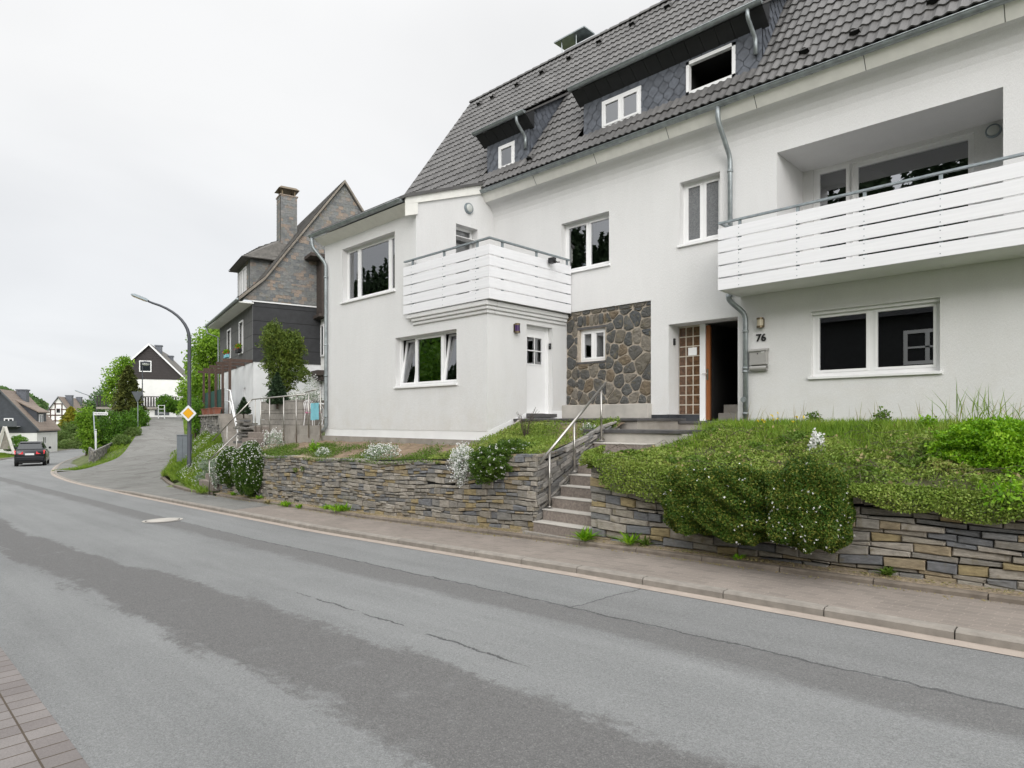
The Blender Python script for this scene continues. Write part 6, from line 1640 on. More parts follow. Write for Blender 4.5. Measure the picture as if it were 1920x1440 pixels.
# grey cabinets behind the lamp
p = at_D(347, 850, 26.6)
for k, (dx, w, h, lab) in enumerate(((-.10, .50, 1.05, 'narrow grey utility cabinet half hidden behind the street lamp'),)):
    t = thing('utility_cabinet', lab, 'utility cabinet', (p.x, p.y, p.z-.3)); f2 = frame_at(p)
    mb = MB(); mb.fbox(f2, dx-w/2, dx+w/2, p.z-.35, p.z+.75, -.3, 0); mb.build('body', 'cabinet', t, bevel=.01)
    mb = MB(); mb.fbox(f2, dx-w/2+.03, dx-.01, p.z-.2, p.z+.68, .001, .014); mb.fbox(f2, dx+.01, dx+w/2-.03, p.z-.2, p.z+.68, .001, .014); mb.build('door', 'cabinet', t)
    mb = MB(); mb.fbox(f2, dx-w/2-.02, dx+w/2+.02, p.z+.751, p.z+.78, -.32, .02); mb.build('lid', 'cabinet', t)
# street name sign with low stone wall at the fork
sg = at_D(180.5, 851, 47); zb_ = sg.z
t = thing('street_name_sign', 'white street name sign on galvanised pole at the fork', 'street sign', sg)
f3 = frame_at(sg, 6); zt_ = e_(773, 46)
mb = MB(); mb.tube([(sg.x, sg.y, zb_-.6), (f3(-.19, 0).x, f3(-.19, 0).y, zt_+.05)], .042, 10); mb.build('pole', 'galv', t, smooth=True)
mb = MB(); mb.fbox(f3, -.15, .83, zt_-.2, zt_+.02, .05, .07); mb.build('name_plate', 'signwhite', t, bevel=.006)
cu = bpy.data.curves.new('sign_text', 'FONT'); cu.body = 'Nordhellenweg'; cu.size = .15; cu.extrude = .002; cu.offset = .0; cu.align_x = 'CENTER'
tmp = bpy.data.objects.new('tmp_text', cu); C.objects.link(tmp); bpy.context.view_layer.update()
me = bpy.data.meshes.new_from_object(tmp.evaluated_get(bpy.context.evaluated_depsgraph_get())); bpy.data.objects.remove(tmp)
u = f3.U; wdt = max(v.co.x for v in me.vertices)-min(v.co.x for v in me.vertices); s_ = .86/wdt
me.transform(inv_of(t) @ Matrix.Translation(f3(.34, zt_-.145, .0715)) @ Matrix.Rotation(math.atan2(u.y, u.x), 4, 'Z') @ Matrix.Rotation(R(90), 4, 'X') @ Matrix.Diagonal((s_, 1, 1, 1)))
me.materials.clear(); me.materials.append(MT['black']); link('street_name', me, t)
p = at_D(179.5, 840, 46.5); t = thing('marker_post', 'short white marker post beside the street name sign', 'marker post', p)
mb = MB(); mb.box(p.x-.05, p.x+.05, p.y-.05, p.y+.05, p.z-.5, e_(805, 46.5)); mb.build('shaft', 'signwhite', t, bevel=.01)
mb = MB(); mb.box(p.x-.055, p.x+.055, p.y-.055, p.y+.055, e_(807.5, 46.5), e_(806.3, 46.5)); mb.build('reflector', 'black', t)
# stone wall stub
a = at_D(166, 870, 44.5); b = at_D(176, 873, 43); c = at_D(212, 853, 51)
t = thing('garden_wall', 'low stone wall stub at the fork under the street name sign', 'stone wall', b)
def wallseg(a, b, ta, tb, name):
    d = Vector((b.x-a.x, b.y-a.y, 0)); L = d.length; d.normalize(); fr_ = Fr((a.x, a.y, 0), d, (d.y, -d.x, 0))
    mb = MB(); stone_courses(mb, fr_, 0, L, lambda u: zr(a.x)-.4, lambda u: ta+(tb-ta)*u/L, hmin=.12, hmax=.25, lmin=.2, lmax=.6); mb.build(name, ['drystone_grey', 'dark'], t)
wallseg(a, b, e_(838, 44.5), e_(846, 43), 'end_stones'); wallseg(b, c, e_(846, 43), e_(829, 51), 'face_stones')
# give-way sign seen from behind
p = at_D(258.5, 803, 60); t = thing('give_way_sign', 'triangular give way sign seen from its grey back', 'road sign', p); f4 = frame_at(p)
mb = MB(); mb.tube([(p.x, p.y, ht(p.x, p.y)-.3), (p.x, p.y, e_(733, 60))], .04, 8); mb.build('pole', 'galv', t)
zq = e_(735, 60); mb = MB(); tri = [(-.54, zq), (-.50, zq+.04), (.50, zq+.04), (.54, zq), (.05, zq-.94), (-.05, zq-.94)]
mb.prism([f4(x, y, .06) for x, y in tri], f4.N*.02); mb.build('triangle_plate', 'signgrey', t)
# white metal gate post by the hedge
p = at_D(303, 776, 72); t = thing('gate', 'small white metal gate frame beside the lane', 'gate', p); f5 = frame_at(p)
mb = MB()
for x in (-.35, .35): mb.fbox(f5, x-.04, x+.04, p.z-.6, p.z+1.0, 0, .06)
for zz in (.1, .55, .95): mb.fbox(f5, -.31, .31, p.z+zz-.03, p.z+zz+.03, .01, .05)
mb.build('gate_frame', 'signwhite', t)
# A-shaped frame by the roadside
D_ = 68; t = thing('a_frame', 'white weathered A-shaped beam frame on the verge at the bend', 'beam frame', at_D(9, 845, D_))
p0 = at_D(9, 800, D_); f6 = frame_at(p0)
mb = MB(); zg_ = e_(846, D_)-.3
mb.bar(f6(.05, p0.z, 0), f6(1.0, zg_, 0), .24, .24); mb.build('beam', 'aframe', t)
mb = MB(); mb.bar(f6(-.05, p0.z, .0), f6(-1.0, zg_, .0), .24, .236); mb.build('beam', 'aframe', t)
mb = MB(); mb.prism([f6(-.68, zg_+.5, -.18), f6(.68, zg_+.5, -.18), f6(.1, p0.z-.45, -.18), f6(-.1, p0.z-.45, -.18)], f6.N*.03); mb.build('panel', 'conc', t)

# ------------------------------------------------------------------ car
cp = at_D(61, 873, 46.8); cx, cy = cp.x, cp.y; cz = zr(cx)
k = min(range(len(road_c)), key=lambda i: (road_c[i][0]-cx)**2+(road_c[i][1]-cy)**2); tg = Vector((road_c[k+1][0]-road_c[k-1][0], road_c[k+1][1]-road_c[k-1][1]))
rzc = math.atan2(tg.y, tg.x)-math.pi/2
car = thing('parked_car', 'dark grey hatchback driving away round the bend, red tail lamps', 'car', (cx, cy, cz), rzc); car.name = 'car'
def loft(secs, name, mat, parent=car, **kw):
    mb = MB(); mb.sweep(secs, None); return mb.build(name, mat, parent, local=True, **kw)
def sec(y, w0, z0, w1, z1, w2, z2): return [Vector((x, y, z)) for x, z in ((-w0, z0), (w0, z0), (w1, z0+.12), (w1, (z0+z1)/2), (w1*.985, z1), (w2, z2), (-w2, z2), (-w1*.985, z1), (-w1, (z0+z1)/2), (-w1, z0+.12))]
body = loft([sec(-2.18, .68, .42, .78, .80, .70, .95), sec(-2.10, .78, .30, .87, .85, .76, 1.02), sec(-1.6, .82, .22, .92, .88, .78, 1.04), sec(0, .84, .2, .92, .88, .80, 1.0), sec(1.2, .84, .2, .92, .80, .80, .95), sec(2.0, .80, .25, .86, .66, .70, .78), sec(2.2, .66, .32, .74, .6, .6, .68)], 'body', 'carpaint', smooth=True)
cab = [[Vector((x, y, z)) for x, z in ((-w0, z0), (w0, z0), (w1, z1), (-w1, z1))] for y, w0, z0, w1, z1 in ((-2.02, .76, 1.0, .74, 1.03), (-1.62, .77, 1.0, .62, 1.40), (-1.3, .78, 1.0, .60, 1.46), (-.2, .79, 1.0, .60, 1.47), (.35, .79, .98, .58, 1.38), (1.15, .78, .94, .74, .97))]
loft(cab, 'cabin', 'carpaint')
mb = MB(); mb.mesh([(-.70, -2.02, 1.04), (.70, -2.02, 1.04), (.60, -1.655, 1.385), (-.60, -1.655, 1.385)], [(0, 1, 2, 3)]); mb.v = [(x, y-.012, z+.012) for x, y, z in mb.v]; mb.build('rear_window', 'carglass', car, local=True)
for s in (-1, 1):
    mb = MB(); mb.mesh([(s*.785, -1.5, 1.06), (s*.795, .7, 1.03), (s*.63, .3, 1.36), (s*.625, -1.35, 1.40)], [(0, 1, 2, 3)]); mb.v = [(x+s*.012, y, z) for x, y, z in mb.v]; mb.build('side_window', 'carglass', car, local=True)
    mb = MB(); mb.hexa([(s*.36, -2.21, .76), (s*.84, -2.16, .76), (s*.84, -2.0, .76), (s*.36, -2.1, .76), (s*.38, -2.18, .93), (s*.89, -2.10, .98), (s*.89, -1.9, .98), (s*.38, -2.05, .93)]); mb.build('tail_lamp', 'redlight', car, local=True)
    mb = MB(); mb.box(s*.66-.1, s*.66+.1, -2.22, -2.15, .42, .47); mb.build('reflector', 'redlight', car, local=True)
    mb = MB(); mb.box(s*.92-.0 if s > 0 else s*.92-.16, s*.92+.16 if s > 0 else s*.92, .55, .68, .98, 1.12); mb.build('mirror', 'carpaint', car, local=True, bevel=.03)
    for y in (-1.35, 1.35):
        mb = MB(); mb.tube([(s*.70, y, .32), (s*.91, y, .32)], .32, 20); wo_ = mb.build('wheel', 'tyre', car, local=True)
        mb = MB(); mb.tube([(s*.912, y, .32), (s*.925, y, .32)], .21, 16); mb.build('rim', 'rim', wo_, local=True)
mb = MB(); mb.hexa([(-.80, -2.24, .38), (.80, -2.24, .38), (.82, -2.0, .38), (-.82, -2.0, .38), (-.82, -2.25, .60), (.82, -2.25, .60), (.86, -2.0, .62), (-.86, -2.0, .62)]); mb.build('bumper', 'carpaint', car, local=True, bevel=.03)
mb = MB(); mb.box(-.26, .26, -2.22, -2.19, .70, .81); mb.build('number_plate', 'signwhite', car, local=True)
mb = MB(); mb.box(-.6, .6, -2.2, -1.9, .22, .379); mb.build('diffuser', 'tyre', car, local=True)
mb = MB(); mb.hexa([(-.58, -1.68, 1.40), (.58, -1.68, 1.40), (.58, -1.4, 1.47), (-.58, -1.4, 1.47), (-.58, -1.72, 1.43), (.58, -1.72, 1.43), (.58, -1.4, 1.49), (-.58, -1.4, 1.49)]); mb.build('roof_spoiler', 'carpaint', car, local=True)

for ch_ in car.children_recursive: ch_.data.transform(Matrix.Diagonal((1, 1, 1.19, 1)))

# ------------------------------------------------------------------ across the street (seen mirrored in the panes)
oh = thing('opposite_house', 'dark slate house across the street, mirrored in the large ground-floor window', 'house', (-4, -7, .6))
mb = MB(); fo = Fr((0, -7, 0), (-1, 0, 0), (0, 1, 0)); holed_wall(mb, fo, -2.2, 11.5, 0, 6.7, []); mb.build('wall', 'slate_far', oh)
mb = MB(); slates(mb, lambda u, v, w=0: Vector((-u, -6.6-v*.62+w*.78, 6.55+v*.78+w*.62)), [(-2.6, 0), (11.9, 0), (11.9, 4.6), (-2.6, 4.6)], .4, .42, hexy=True); mb.build('roof', 'slate_far', oh)
mb = MB()
for q in ((5.4, 7.2, 5.75, 5.9), (5.4, 7.2, 4.4, 4.55), (5.4, 5.55, 4.55, 5.75), (7.05, 7.2, 4.55, 5.75), (6.22, 6.38, 4.55, 5.75), (5.55, 7.05, 5.1, 5.18)): mb.fbox(fo, *q, .002, .06)
mb.build('window', 'white', oh)
mb = MB(); mb.box(-11.5, 2.2, -14, -7.2, 0, 6.5); mb.build('rear_walls', 'slate_far', oh)
# ------------------------------------------------------------------ plants on the right bank
def cut(P, f): return P[f(P)]
n = 230000
Yv = 7.80+rng.random(n)**.9*3.5; X = sx1+.04+.20*np.clip(Yv-8.3, 0, 2)+rng.random(n)*(4.2-sx1)
mound = lambda x, y: .09+.08*np.sin(x*1.9+1)*np.sin(y*2.3)+.06*np.sin(x*4.7+y*3.1)+.05*np.sin(x*8.3-y*6.1)*np.sin(y*9.0+x*2)+.03*np.sin(x*17+y*5)*np.sin(y*15-x*4)
zg = np.array([bed_r(x, max(y, 8.0)) for x, y in zip(X, Yv)])
edge_ = np.clip((Yv-7.78)/.45, 0, 1)
thick = np.maximum(.03, mound(X, Yv)*np.interp(X, [sx1, sx1+.9], [.5, 1])+.06)*np.sqrt(np.clip(edge_, .05, 1))
thick *= np.interp(Yv, [7.7, 9.6, 11.2], [1, .9, .25])
P = np.stack([X, Yv, zg+thick*(1-.8*rng.random(n)**2)], 1)
keepm = rng.random(n) < np.interp(Yv, [8.9, 10.6], [1, .10])
P = P[keepm]
nz = np.sin(P[:, 0]*2.1+P[:, 1]*1.3)*np.sin(P[:, 1]*3.4-P[:, 0]*1.1)+.6*np.sin(P[:, 0]*5.3+1)*np.sin(P[:, 1]*4.7)+.35*np.sin(P[:, 0]*11+P[:, 1]*9)
gap = (nz < -.85) & (rng.random(len(P)) < .82); P, nz = P[~gap], nz[~gap]
sp2 = (nz > .75) & (P[:, 1] > 8.2)
sets = [(leaf_arrays(P[~sp2], .033*rng.uniform(.5, 1.5, (~sp2).sum()), np.array([0, -.25, .5])), 'coton'), (leaf_arrays(P[sp2][::2]+np.array([0, 0, .03]), .055*rng.uniform(.5, 1.4, len(P[sp2][::2])), np.array([0, -.2, .5])), 'herb'), (leaf_arrays(P[::60]+np.array([0, 0, .02]), .05*rng.uniform(.5, 1.4, len(P[::60])), None), 'straw')]
# trailing fringe over the wall
m = 60000; Xf = rng.uniform(sx1-.04, 4.2, m)
low = -.03+.11*np.abs(np.sin(Xf*1.7+.6))+.08*np.abs(np.sin(Xf*4.3))+np.where((Xf > -5.7) & (Xf < -4.6), .20, 0)
dd = rng.random(m)**1.25; zt_r = np.array([wtop_r(x) for x in Xf])
Pf = np.stack([Xf, 7.86-.16*np.sin(np.minimum(1, dd*1.3)*math.pi*.6)*rng.random(m)-.03, zt_r+.14-dd*(low+.16)], 1)
sets.append((leaf_arrays(Pf, .033*rng.uniform(.55, 1.3, m), np.array([0, -.5, -.1])), 'coton'))
# spill over the steps' side
m = 2600; yy = 7.85+.4*rng.random(m)**1.3; Ps = np.stack([sx1-.07*rng.random(m)+.06, yy, np.interp(yy, [7.9, 9.0, 9.8], [E-.55, E-.33, E-.2])+.10-.28*rng.random(m)**1.3], 1)
sets.append((leaf_arrays(Ps, .033*rng.uniform(.55, 1.3, m), np.array([-.4, 0, .1])), 'coton'))
o = quads_obj('ground_cover', sets); tag(o, 'dull green cotoneaster carpet spilling over the right garden wall', 'ground cover', kind='stuff')
# bare runners in the carpet
mb = MB()
for _ in range(160):
    x, y = random.uniform(sx1, 3), random.uniform(7.9, 10); z = bed_r(x, max(8, y))+.22; a = random.uniform(0, 6.3); L = random.uniform(.2, .6)
    mb.tube([(x, y, z), (x+math.cos(a)*L*.5, y+math.sin(a)*L*.5, z+random.uniform(.0, .06)), (x+math.cos(a)*L, y+math.sin(a)*L, z-.05)], .003, 4, caps=False)
o = mb.build('twigs', 'bark'); tag(o, 'thin bare twigs lying in the cotoneaster carpet', 'twigs', kind='stuff')
def grass_patch(name, label, f, n, hmin, hmax, W=.006, mat='grass', lean=.35, extra=None):
    P = f(n); H = rng.uniform(hmin, hmax, len(P))
    sets = [(blades(P, H, W, lean), mat)]
    if extra: sets += extra
    o = quads_obj(name, sets); tag(o, label, 'grass', kind='stuff'); return o
def fr_grass(n):
    X = rng.uniform(sx1+.1, 4.2, n); Yv = 8.9+rng.random(n)**.8*3.45
    k = rng.random(n) < np.interp(Yv, [8.9, 10.2], [.15, 1])*np.interp(X, [-6, -5.3, -2.2, 0], [.6, 1, .9, .45]); X, Yv = X[k], Yv[k]
    return np.stack([X, Yv, np.array([bed_r(x, y) for x, y in zip(X, Yv)])], 1)
Q = fr_grass(3200); H2 = rng.uniform(.1, .3, len(Q))
grass_patch('grass', 'bright green grass below the front wall of the white house', fr_grass, 42000, .08, .27, .006)
def tall(n):
    X = rng.uniform(-5.4, 2.2, n); Yv = rng.uniform(11.2, 12.25, n); return np.stack([X, Yv, np.array([bed_r(x, y) for x, y in zip(X, Yv)])], 1)
grass_patch('tall_grass', 'scattered tall grass stalks against the white plinth', tall, 170, .25, .62, .005, 'straw', .22)
def clump(n):
    c = at_Y(1838, 790, 11.2); P = rng.normal(size=(n, 3))*np.array([.28, .2, 0])+np.array([c.x, c.y, bed_r(c.x, c.y)]); return P
grass_patch('tall_grass', 'clump of tall arching grass behind the bright green bush', clump, 75, .3, .85, .006, 'grass', .38)
# herbs
def herb(p, label, n=220, r=.12, h=.22, mat='herb', cat='plant', name='herb', sz=.06, fl=None, nf=0, group=None, fs=.03):
    p = Vector(p); t = thing(name, label, cat, p, 0, group)
    P, d = blob(p+Vector((0, 0, h*.5)), (r, r, h*.55), n, int(abs(p.x*100)), .25, .7)
    sets = [(leaf_arrays(P, sz*rng.uniform(.6, 1.3, n), d*.6+np.array([0, 0, .4])), mat)]
    quads_obj('foliage', sets, t)
    if fl:
        Q, e = blob(p+Vector((0, 0, h*.55)), (r*1.05, r*1.05, h*.6), nf, int(abs(p.x*100)), .25, .25); Q = Q[e[:, 2] > -.4]
        quads_obj('blossoms', [(np.concatenate([leaf_arrays(Q+rng.normal(size=Q.shape)*fs*.3, fs*rng.uniform(.7, 1.3, len(Q)), None, 1, .8) for _ in range(2)]), fl)], t)
    mb = MB()
    for _ in range(5): mb.tube([p-Vector((0, 0, .05)), p+Vector((random.uniform(-r, r)*.6, random.uniform(-r, r)*.6, h*.8))], .004, 4)
    mb.build('stem', 'bark', t); return t
bz = lambda px, Y: Vector((ux(px, Y), Y, bed_r(ux(px, Y), Y)))
herb(bz(1525, 11.6), 'leafy green weed by the plinth left of the white blossom', 240, .13, .34)
herb(bz(1655, 11.6), 'leafy weed by the plinth under the big window right corner', 260, .15, .36)
herb(bz(1742, 10.6), 'pale leafy weed in front of the bright green bush', 160, .12, .25, 'bright')
p = at_Y(1532, 866, 9.0); p.z = bed_r(p.x, 9.0); herb(p, 'upright spray of white blossom in the middle of the bank', 120, .09, .34, 'silver', 'flower', 'white_flower', .05, 'petal', 260, None, .035)
# yellow flowers
for k, (px, Y, lab) in enumerate(((1430, 10.2, 'tiny yellow flowers in the grass, left of the white blossom'), (1458, 10.6, 'tiny yellow flowers in the grass below the downspout'), (1496, 10.4, 'tiny yellow flowers in the grass, nearest the white blossom'))):
    q = bz(px, Y); t = thing('yellow_flower', lab, 'flower', q); mb = MB(); pts = []
    for _ in range(4):
        h_ = random.uniform(.18, .3); e = q+Vector((random.uniform(-.1, .1), random.uniform(-.1, .1), h_)); mb.tube([q, e], .003, 4); pts.append(e)
    mb.build('stem', 'ground', t); Pp = np.array([tuple(e) for e in pts for _ in range(5)])+rng.normal(size=(20, 3))*.008
    quads_obj('blossoms', [(leaf_arrays(Pp, np.full(20, .03), None, 1, .9), 'yellowpetal')], t)
# hanging candytuft and the bright bush on the right
def at(px, py, Y): return at_Y(px, py, Y)
bush('hanging_bush', 'wide candytuft bush with two lobes hanging over the right garden wall', 'bush', [(at(1385, 946, 7.64), (.50, .36, .46), .6), (at(1300, 938, 7.70), (.36, .34, .42), .4)], 105000, .030, 'iberis', 200, fsize=.022, second=('iberis_top', .26), amp=.09, shell=.24, sq=3.0)
bush('hanging_bush', 'tall rounded candytuft bush hanging over the right wall, white blossoms at its foot', 'bush', [(at(1512, 948, 7.60), (.44, .38, .49), 1)], 85000, .030, 'iberis', 330, fsize=.022, second=('iberis_top', .24), topf=-.7, amp=.09, shell=.24, sq=3.0)
bush('bright_bush', 'bright fresh green rounded bush at the right end of the bank', 'bush', [(at(1868, 845, 9.2), (.62, .5, .34), .7), (at(1905, 860, 9.0), (.5, .45, .36), .3)], 34000, .042, 'bright', second=None)
herb(at(1893, 952, 7.8), 'pale yellow-green creeper hanging over the wall at the right edge', 260, .22, .30, 'bright', 'plant', 'creeper', .055)
herb(at(1395, 800, 7.0), 'placeholder', 10) if False else None
# weeds at the foot of the walls
wz = lambda x, y: zr(x)+(.17 if y > 7.7 else kh(x)+.03)
def weed(px, Y, label, n=60, r=.08, h=.14, mat='bright', sz=.09):
    x = ux(px, Y); p = Vector((x, Y, wz(x, Y))); t = thing('weed', label, 'weed', p)
    P = np.tile(np.array(p), (n, 1))+rng.normal(size=(n, 3))*np.array([r*.3, r*.3, .01])
    quads_obj('leaves', [(blades(P, rng.uniform(.5, 1.2, n)*h, .016, .75), mat)], t); return t
weed(1098, 7.72, 'lush weed growing at the right corner of the lowest step', 120, .12, .2); weed(1182, 7.78, 'broad-leaved weed at the foot of the right wall near the steps', 50, .1, .24); weed(1210, 7.84, 'small dark weed growing in the right wall near the steps', 40, .06, .16, 'herb')
weed(386, 7.7, 'tall grassy weeds in front of the overgrown left steps', 160, .5, .34, 'grass', .1); weed(640, 7.74, 'bushy green weed at the foot of the left wall middle', 160, .3, .2); weed(612, 7.72, 'low green weed left of the bushy one below the wall', 60, .2, .12); weed(536, 7.6, 'green weed in the pavement edging below the left wall', 90, .18, .16)
weed(502, 7.6, 'dry-tipped weed in the edging, second from the lamp', 50, .12, .12, 'straw'); weed(560, 7.6, 'tiny weed in the pavement edging below the left wall', 40, .1, .12); weed(484, 7.75, 'little weed under the hanging bush at the left wall', 50, .1, .12); weed(438, 7.75, 'little weed at the far left foot of the wall', 50, .1, .12)
weed(1665, 7.86, 'fern-like weed growing out of the right wall joint', 50, .05, .12, 'herb'); weed(1386, 7.72, 'sparse weed below the hanging bushes', 20, .08, .08)
for px, pY, zo in ((1652, 7.86, -1.33),):
    pass
def litter_pts(n):
    X = rng.uniform(-20, 4, n); Y = np.where(rng.random(n) < .72, rng.uniform(7.71, 7.88, n), 7.6-np.abs(rng.normal(size=n))*.05)
    k = rng.random(n) < .35+.65*(np.sin(X*1.3)+np.sin(X*3.1+1) > .2); X, Y = X[k], Y[k]
    return np.stack([X, Y, np.array([zr(x)+(.165+.012 if y > 7.7 else kh(x)+.022) for x, y in zip(X, Y)])], 1)
Pl = litter_pts(9000); o = quads_obj('dry_litter', [(leaf_arrays(Pl, rng.uniform(.015, .045, len(Pl)), np.array([1.0, 0, 0]), .8, .3), 'straw')]); tag(o, 'dry straw-coloured plant litter along the foot of the walls', 'litter', kind='stuff')

# ------------------------------------------------------------------ plants on the left bed
def bed_pts(n, x0, x1, y0, y1, dens=None):
    X = rng.uniform(x0, x1, n); Y = rng.uniform(y0, y1, n)
    if dens is not None: k = rng.random(n) < dens(X, Y); X, Y = X[k], Y[k]
    return np.stack([X, Y, np.array([bed_l(x, y) for x, y in zip(X, Y)])], 1)
dn = lambda X, Y: np.clip(.95-.62*(Y-7.9)/1.0+.75*np.sin(X*1.7)*np.sin(Y*3+X)+.4*np.sin(X*3.9+2), 0, 1)*np.where(Y > 9.2, .15, 1)
P = bed_pts(60000, -20.3, -9.6, 7.86, 9.6, dn); P[:, 2] += .09*rng.random(len(P))**1.5*np.where(P[:, 1] < 8.1, .7, 1)
P2 = bed_pts(40000, -10.1, sx0-.02, 7.95, 10.4, lambda X, Y: np.clip(.75+.6*np.sin(X*2.3+Y*1.7), .12, 1)); P2[:, 2] += .14*rng.random(len(P2))
o = quads_obj('ground_cover', [(leaf_arrays(P, .036*rng.uniform(.6, 1.3, len(P)), np.array([0, -.2, .4])), 'herb'), (leaf_arrays(P2, .036*rng.uniform(.6, 1.3, len(P2)), np.array([0, -.2, .4])), 'coton')])
tag(o, 'patchy low ground cover on the bed above the left wall', 'ground cover', kind='stuff')
grass_patch('grass', 'short grass tufts on the bed beside the main steps', lambda n: bed_pts(n, -10.0, sx0-.05, 8.3, 10.3, lambda X, Y: np.clip(.35+.6*np.sin(X*3+1)*np.sin(Y*2.2), 0, 1)), 4200, .06, .2, .005)
bl = lambda px, Y: Vector((ux(px, Y), Y, bed_l(ux(px, Y), Y)))
def white_mound(p, r, h, label, n=900, nf=1300, fs=.028):
    p = Vector(p); t = thing('white_flower', label, 'flowers', p)
    P, d = blob(p+Vector((0, 0, h*.3)), (r, r*.8, h*.7), n, int(abs(p.x*77)), .2, .5); quads_obj('foliage', [(leaf_arrays(P, .05*rng.uniform(.6, 1.2, n), d+np.array([0, 0, .4])), 'silver')], t)
    Q, e = blob(p+Vector((0, 0, h*.36)), (r*1.02, r*.85, h*.75), nf, int(abs(p.x*77)), .2, .2); Q = Q[rng.random(nf) < np.clip(.45+.7*e[:, 2], .04, 1)]
    quads_obj('blossoms', [(leaf_arrays(Q, fs*rng.uniform(.7, 1.3, len(Q)), None, 1, .85), 'petal')], t)
white_mound(bl(514, 8.9)-Vector((0, 0, .0)), .36, .52, 'white flower mound below the terrace edge blocks')
white_mound(bl(605, 8.25), .22, .22, 'small sparse white flower clump on the left bed', 300, 350)
white_mound(bl(716, 8.35), .46, .30, 'wide low white flower mound before the annexe wall')
white_mound(bl(1103, 9.9), .16, .22, 'small white flower clump at the top of the steps', 260, 120)
herb(bl(590, 8.5), 'bright yellow-green plant on the left bed below the annexe', 200, .16, .3, 'bright')
herb(bl(985, 9.6)+Vector((0, 0, 0)), 'bare twiggy shrub in front of the white annexe door', 150, .25, .40, 'herb', 'shrub', 'twiggy_shrub', .045)
c = bl(985, 9.6); t = thing('twiggy_shrub', 'thin bare twigs rising before the white annexe door', 'twigs', c); mb = MB()
for _ in range(16):
    a = random.uniform(0, 6.28); e = c+Vector((math.cos(a)*.32, math.sin(a)*.2, random.uniform(.45, .75))); mb.tube([c, c.lerp(e, .5)+Vector((0, 0, .1)), e], [.006, .004, .002], 4)
    for _ in range(3): q = c.lerp(e, random.uniform(.5, .95)); mb.tube([q, q+Vector((random.uniform(-.1, .1), random.uniform(-.1, .1), .08))], .002, 3)
mb.build('twigs', 'bark', t)
# flowers hanging over the left wall
bush('hanging_bush', 'tall white-flecked candytuft bush hanging at the left wall end, larger of the pair', 'bush', [(at(467, 880, 7.75), (.60, .42, .74), 1)], 42000, .036, 'iberis', 1100, fsize=.028, topf=.7, amp=.08)
bush('hanging_bush', 'white-flecked candytuft bush at the foot of the left steps, smaller of the pair', 'bush', [(at(431, 874, 7.85), (.44, .36, .58), 1)], 26000, .036, 'iberis', 800, fsize=.028, topf=.7, amp=.08)
bush('silver_plant', 'narrow silvery plant with white flowers beside the left step rail', 'plant', [(at(405, 885, 7.8), (.17, .16, .42), 1)], 1400, .05, 'silver', 350, fsize=.03, stem=False)
bush('hanging_bush', 'low candytuft bush with white stars near the main steps', 'bush', [(at(925, 865, 7.85), (.40, .36, .26), .55), (at(960, 846, 8.15), (.42, .4, .20), .3), (at(908, 880, 7.78), (.26, .24, .24), .15)], 40000, .032, 'iberis', 520, fsize=.026, topf=.3, second=('herb', .3), amp=.2)
p = at(866, 868, 7.85); t = thing('white_flower', 'white flower cascade over the left wall beside the candytuft', 'flowers', p)
P, d = blob(p, (.20, .18, .34), 900, 11, .3, .6); Q, e = blob(p, (.21, .2, .36), 1600, 11, .3, .35)
quads_obj('foliage', [(leaf_arrays(P, .04*rng.uniform(.6, 1.2, 900), d), 'silver')], t); quads_obj('blossoms', [(leaf_arrays(Q, .03*rng.uniform(.7, 1.3, 1600), None, 1, .85), 'petal')], t)
# little ferns in the wall
for px, py, lab in ((555, 886, 'little fern growing in the left dry-stone wall, left one'), (569, 883, 'little fern growing in the left dry-stone wall, right one')):
    herb(at_Y(px, py, 7.86), lab, 50, .08, .12, 'herb', 'fern', 'fern', .05)

# planter flowers, thuja and small conifers
t = thing('white_flower', 'long white flower cushion along the top of the ribbed planter', 'flowers', (-22.5, 11.3, zt+.9))
Qs, Ps = [], []
for k in range(9):
    c = Vector((-24.1+k*.40, 11.15+random.uniform(0, .3), zt+.95)); P, d = blob(c, (.32, .3, .25), 350, k, .2, .6); Q, e = blob(c+Vector((0, 0, .05)), (.33, .31, .25), 420, k, .2, .3); Ps.append(leaf_arrays(P, .06*rng.uniform(.6, 1.2, 350), d)); Qs.append(leaf_arrays(Q, .042*rng.uniform(.7, 1.3, 420), None, 1, .85))
quads_obj('foliage', [(np.concatenate(Ps), 'silver')], t); quads_obj('blossoms', [(np.concatenate(Qs), 'petal')], t)
D_ = 24.5; b = at_D(530, 745, D_); b.z = zt+.8
t = thing('thuja', 'tall bushy thuja standing in front of the dark slate house', 'shrub', b)
sets = []
for px, py, r, sh in ((516, 640, (.55, .5, .60), .2), (545, 655, (.52, .5, .62), .2), (520, 680, (.55, .5, .6), .2), (550, 690, (.45, .45, .5), .14), (528, 715, (.56, .5, .5), .16), (508, 622, (.24, .24, .3), .05), (552, 640, (.3, .3, .35), .05)):
    P, d = blob(at_D(px, py, D_), r, int(20000*sh), px, .26, .5); sets.append((leaf_arrays(P, .11*rng.uniform(.5, 1.3, len(P)), d*.6+np.array([0, 0, .7]), 1, .35), 'thuja'))
quads_obj('crown', sets, t); mb = MB(); mb.tube([b-Vector((0, 0, .5)), b+Vector((0, 0, 1.2))], [.12, .06], 8); mb.build('trunk', 'bark', t)
b = at_D(520, 745, 23.5); conifer('small_fir', 'young blue-green fir in front of the thuja on the planter', 'conifer', (b.x, b.y, zt+.8), 1.15, .42, 3600, .10, 'fir', pw=.8)
b = at_D(571, 725, 22.5); bush('clipped_ball', 'small clipped ball shrub beside the annexe downpipe', 'shrub', [(at_D(571, 704, 22.5), (.22, .22, .26), 1)], 2600, .045, 'thuja')
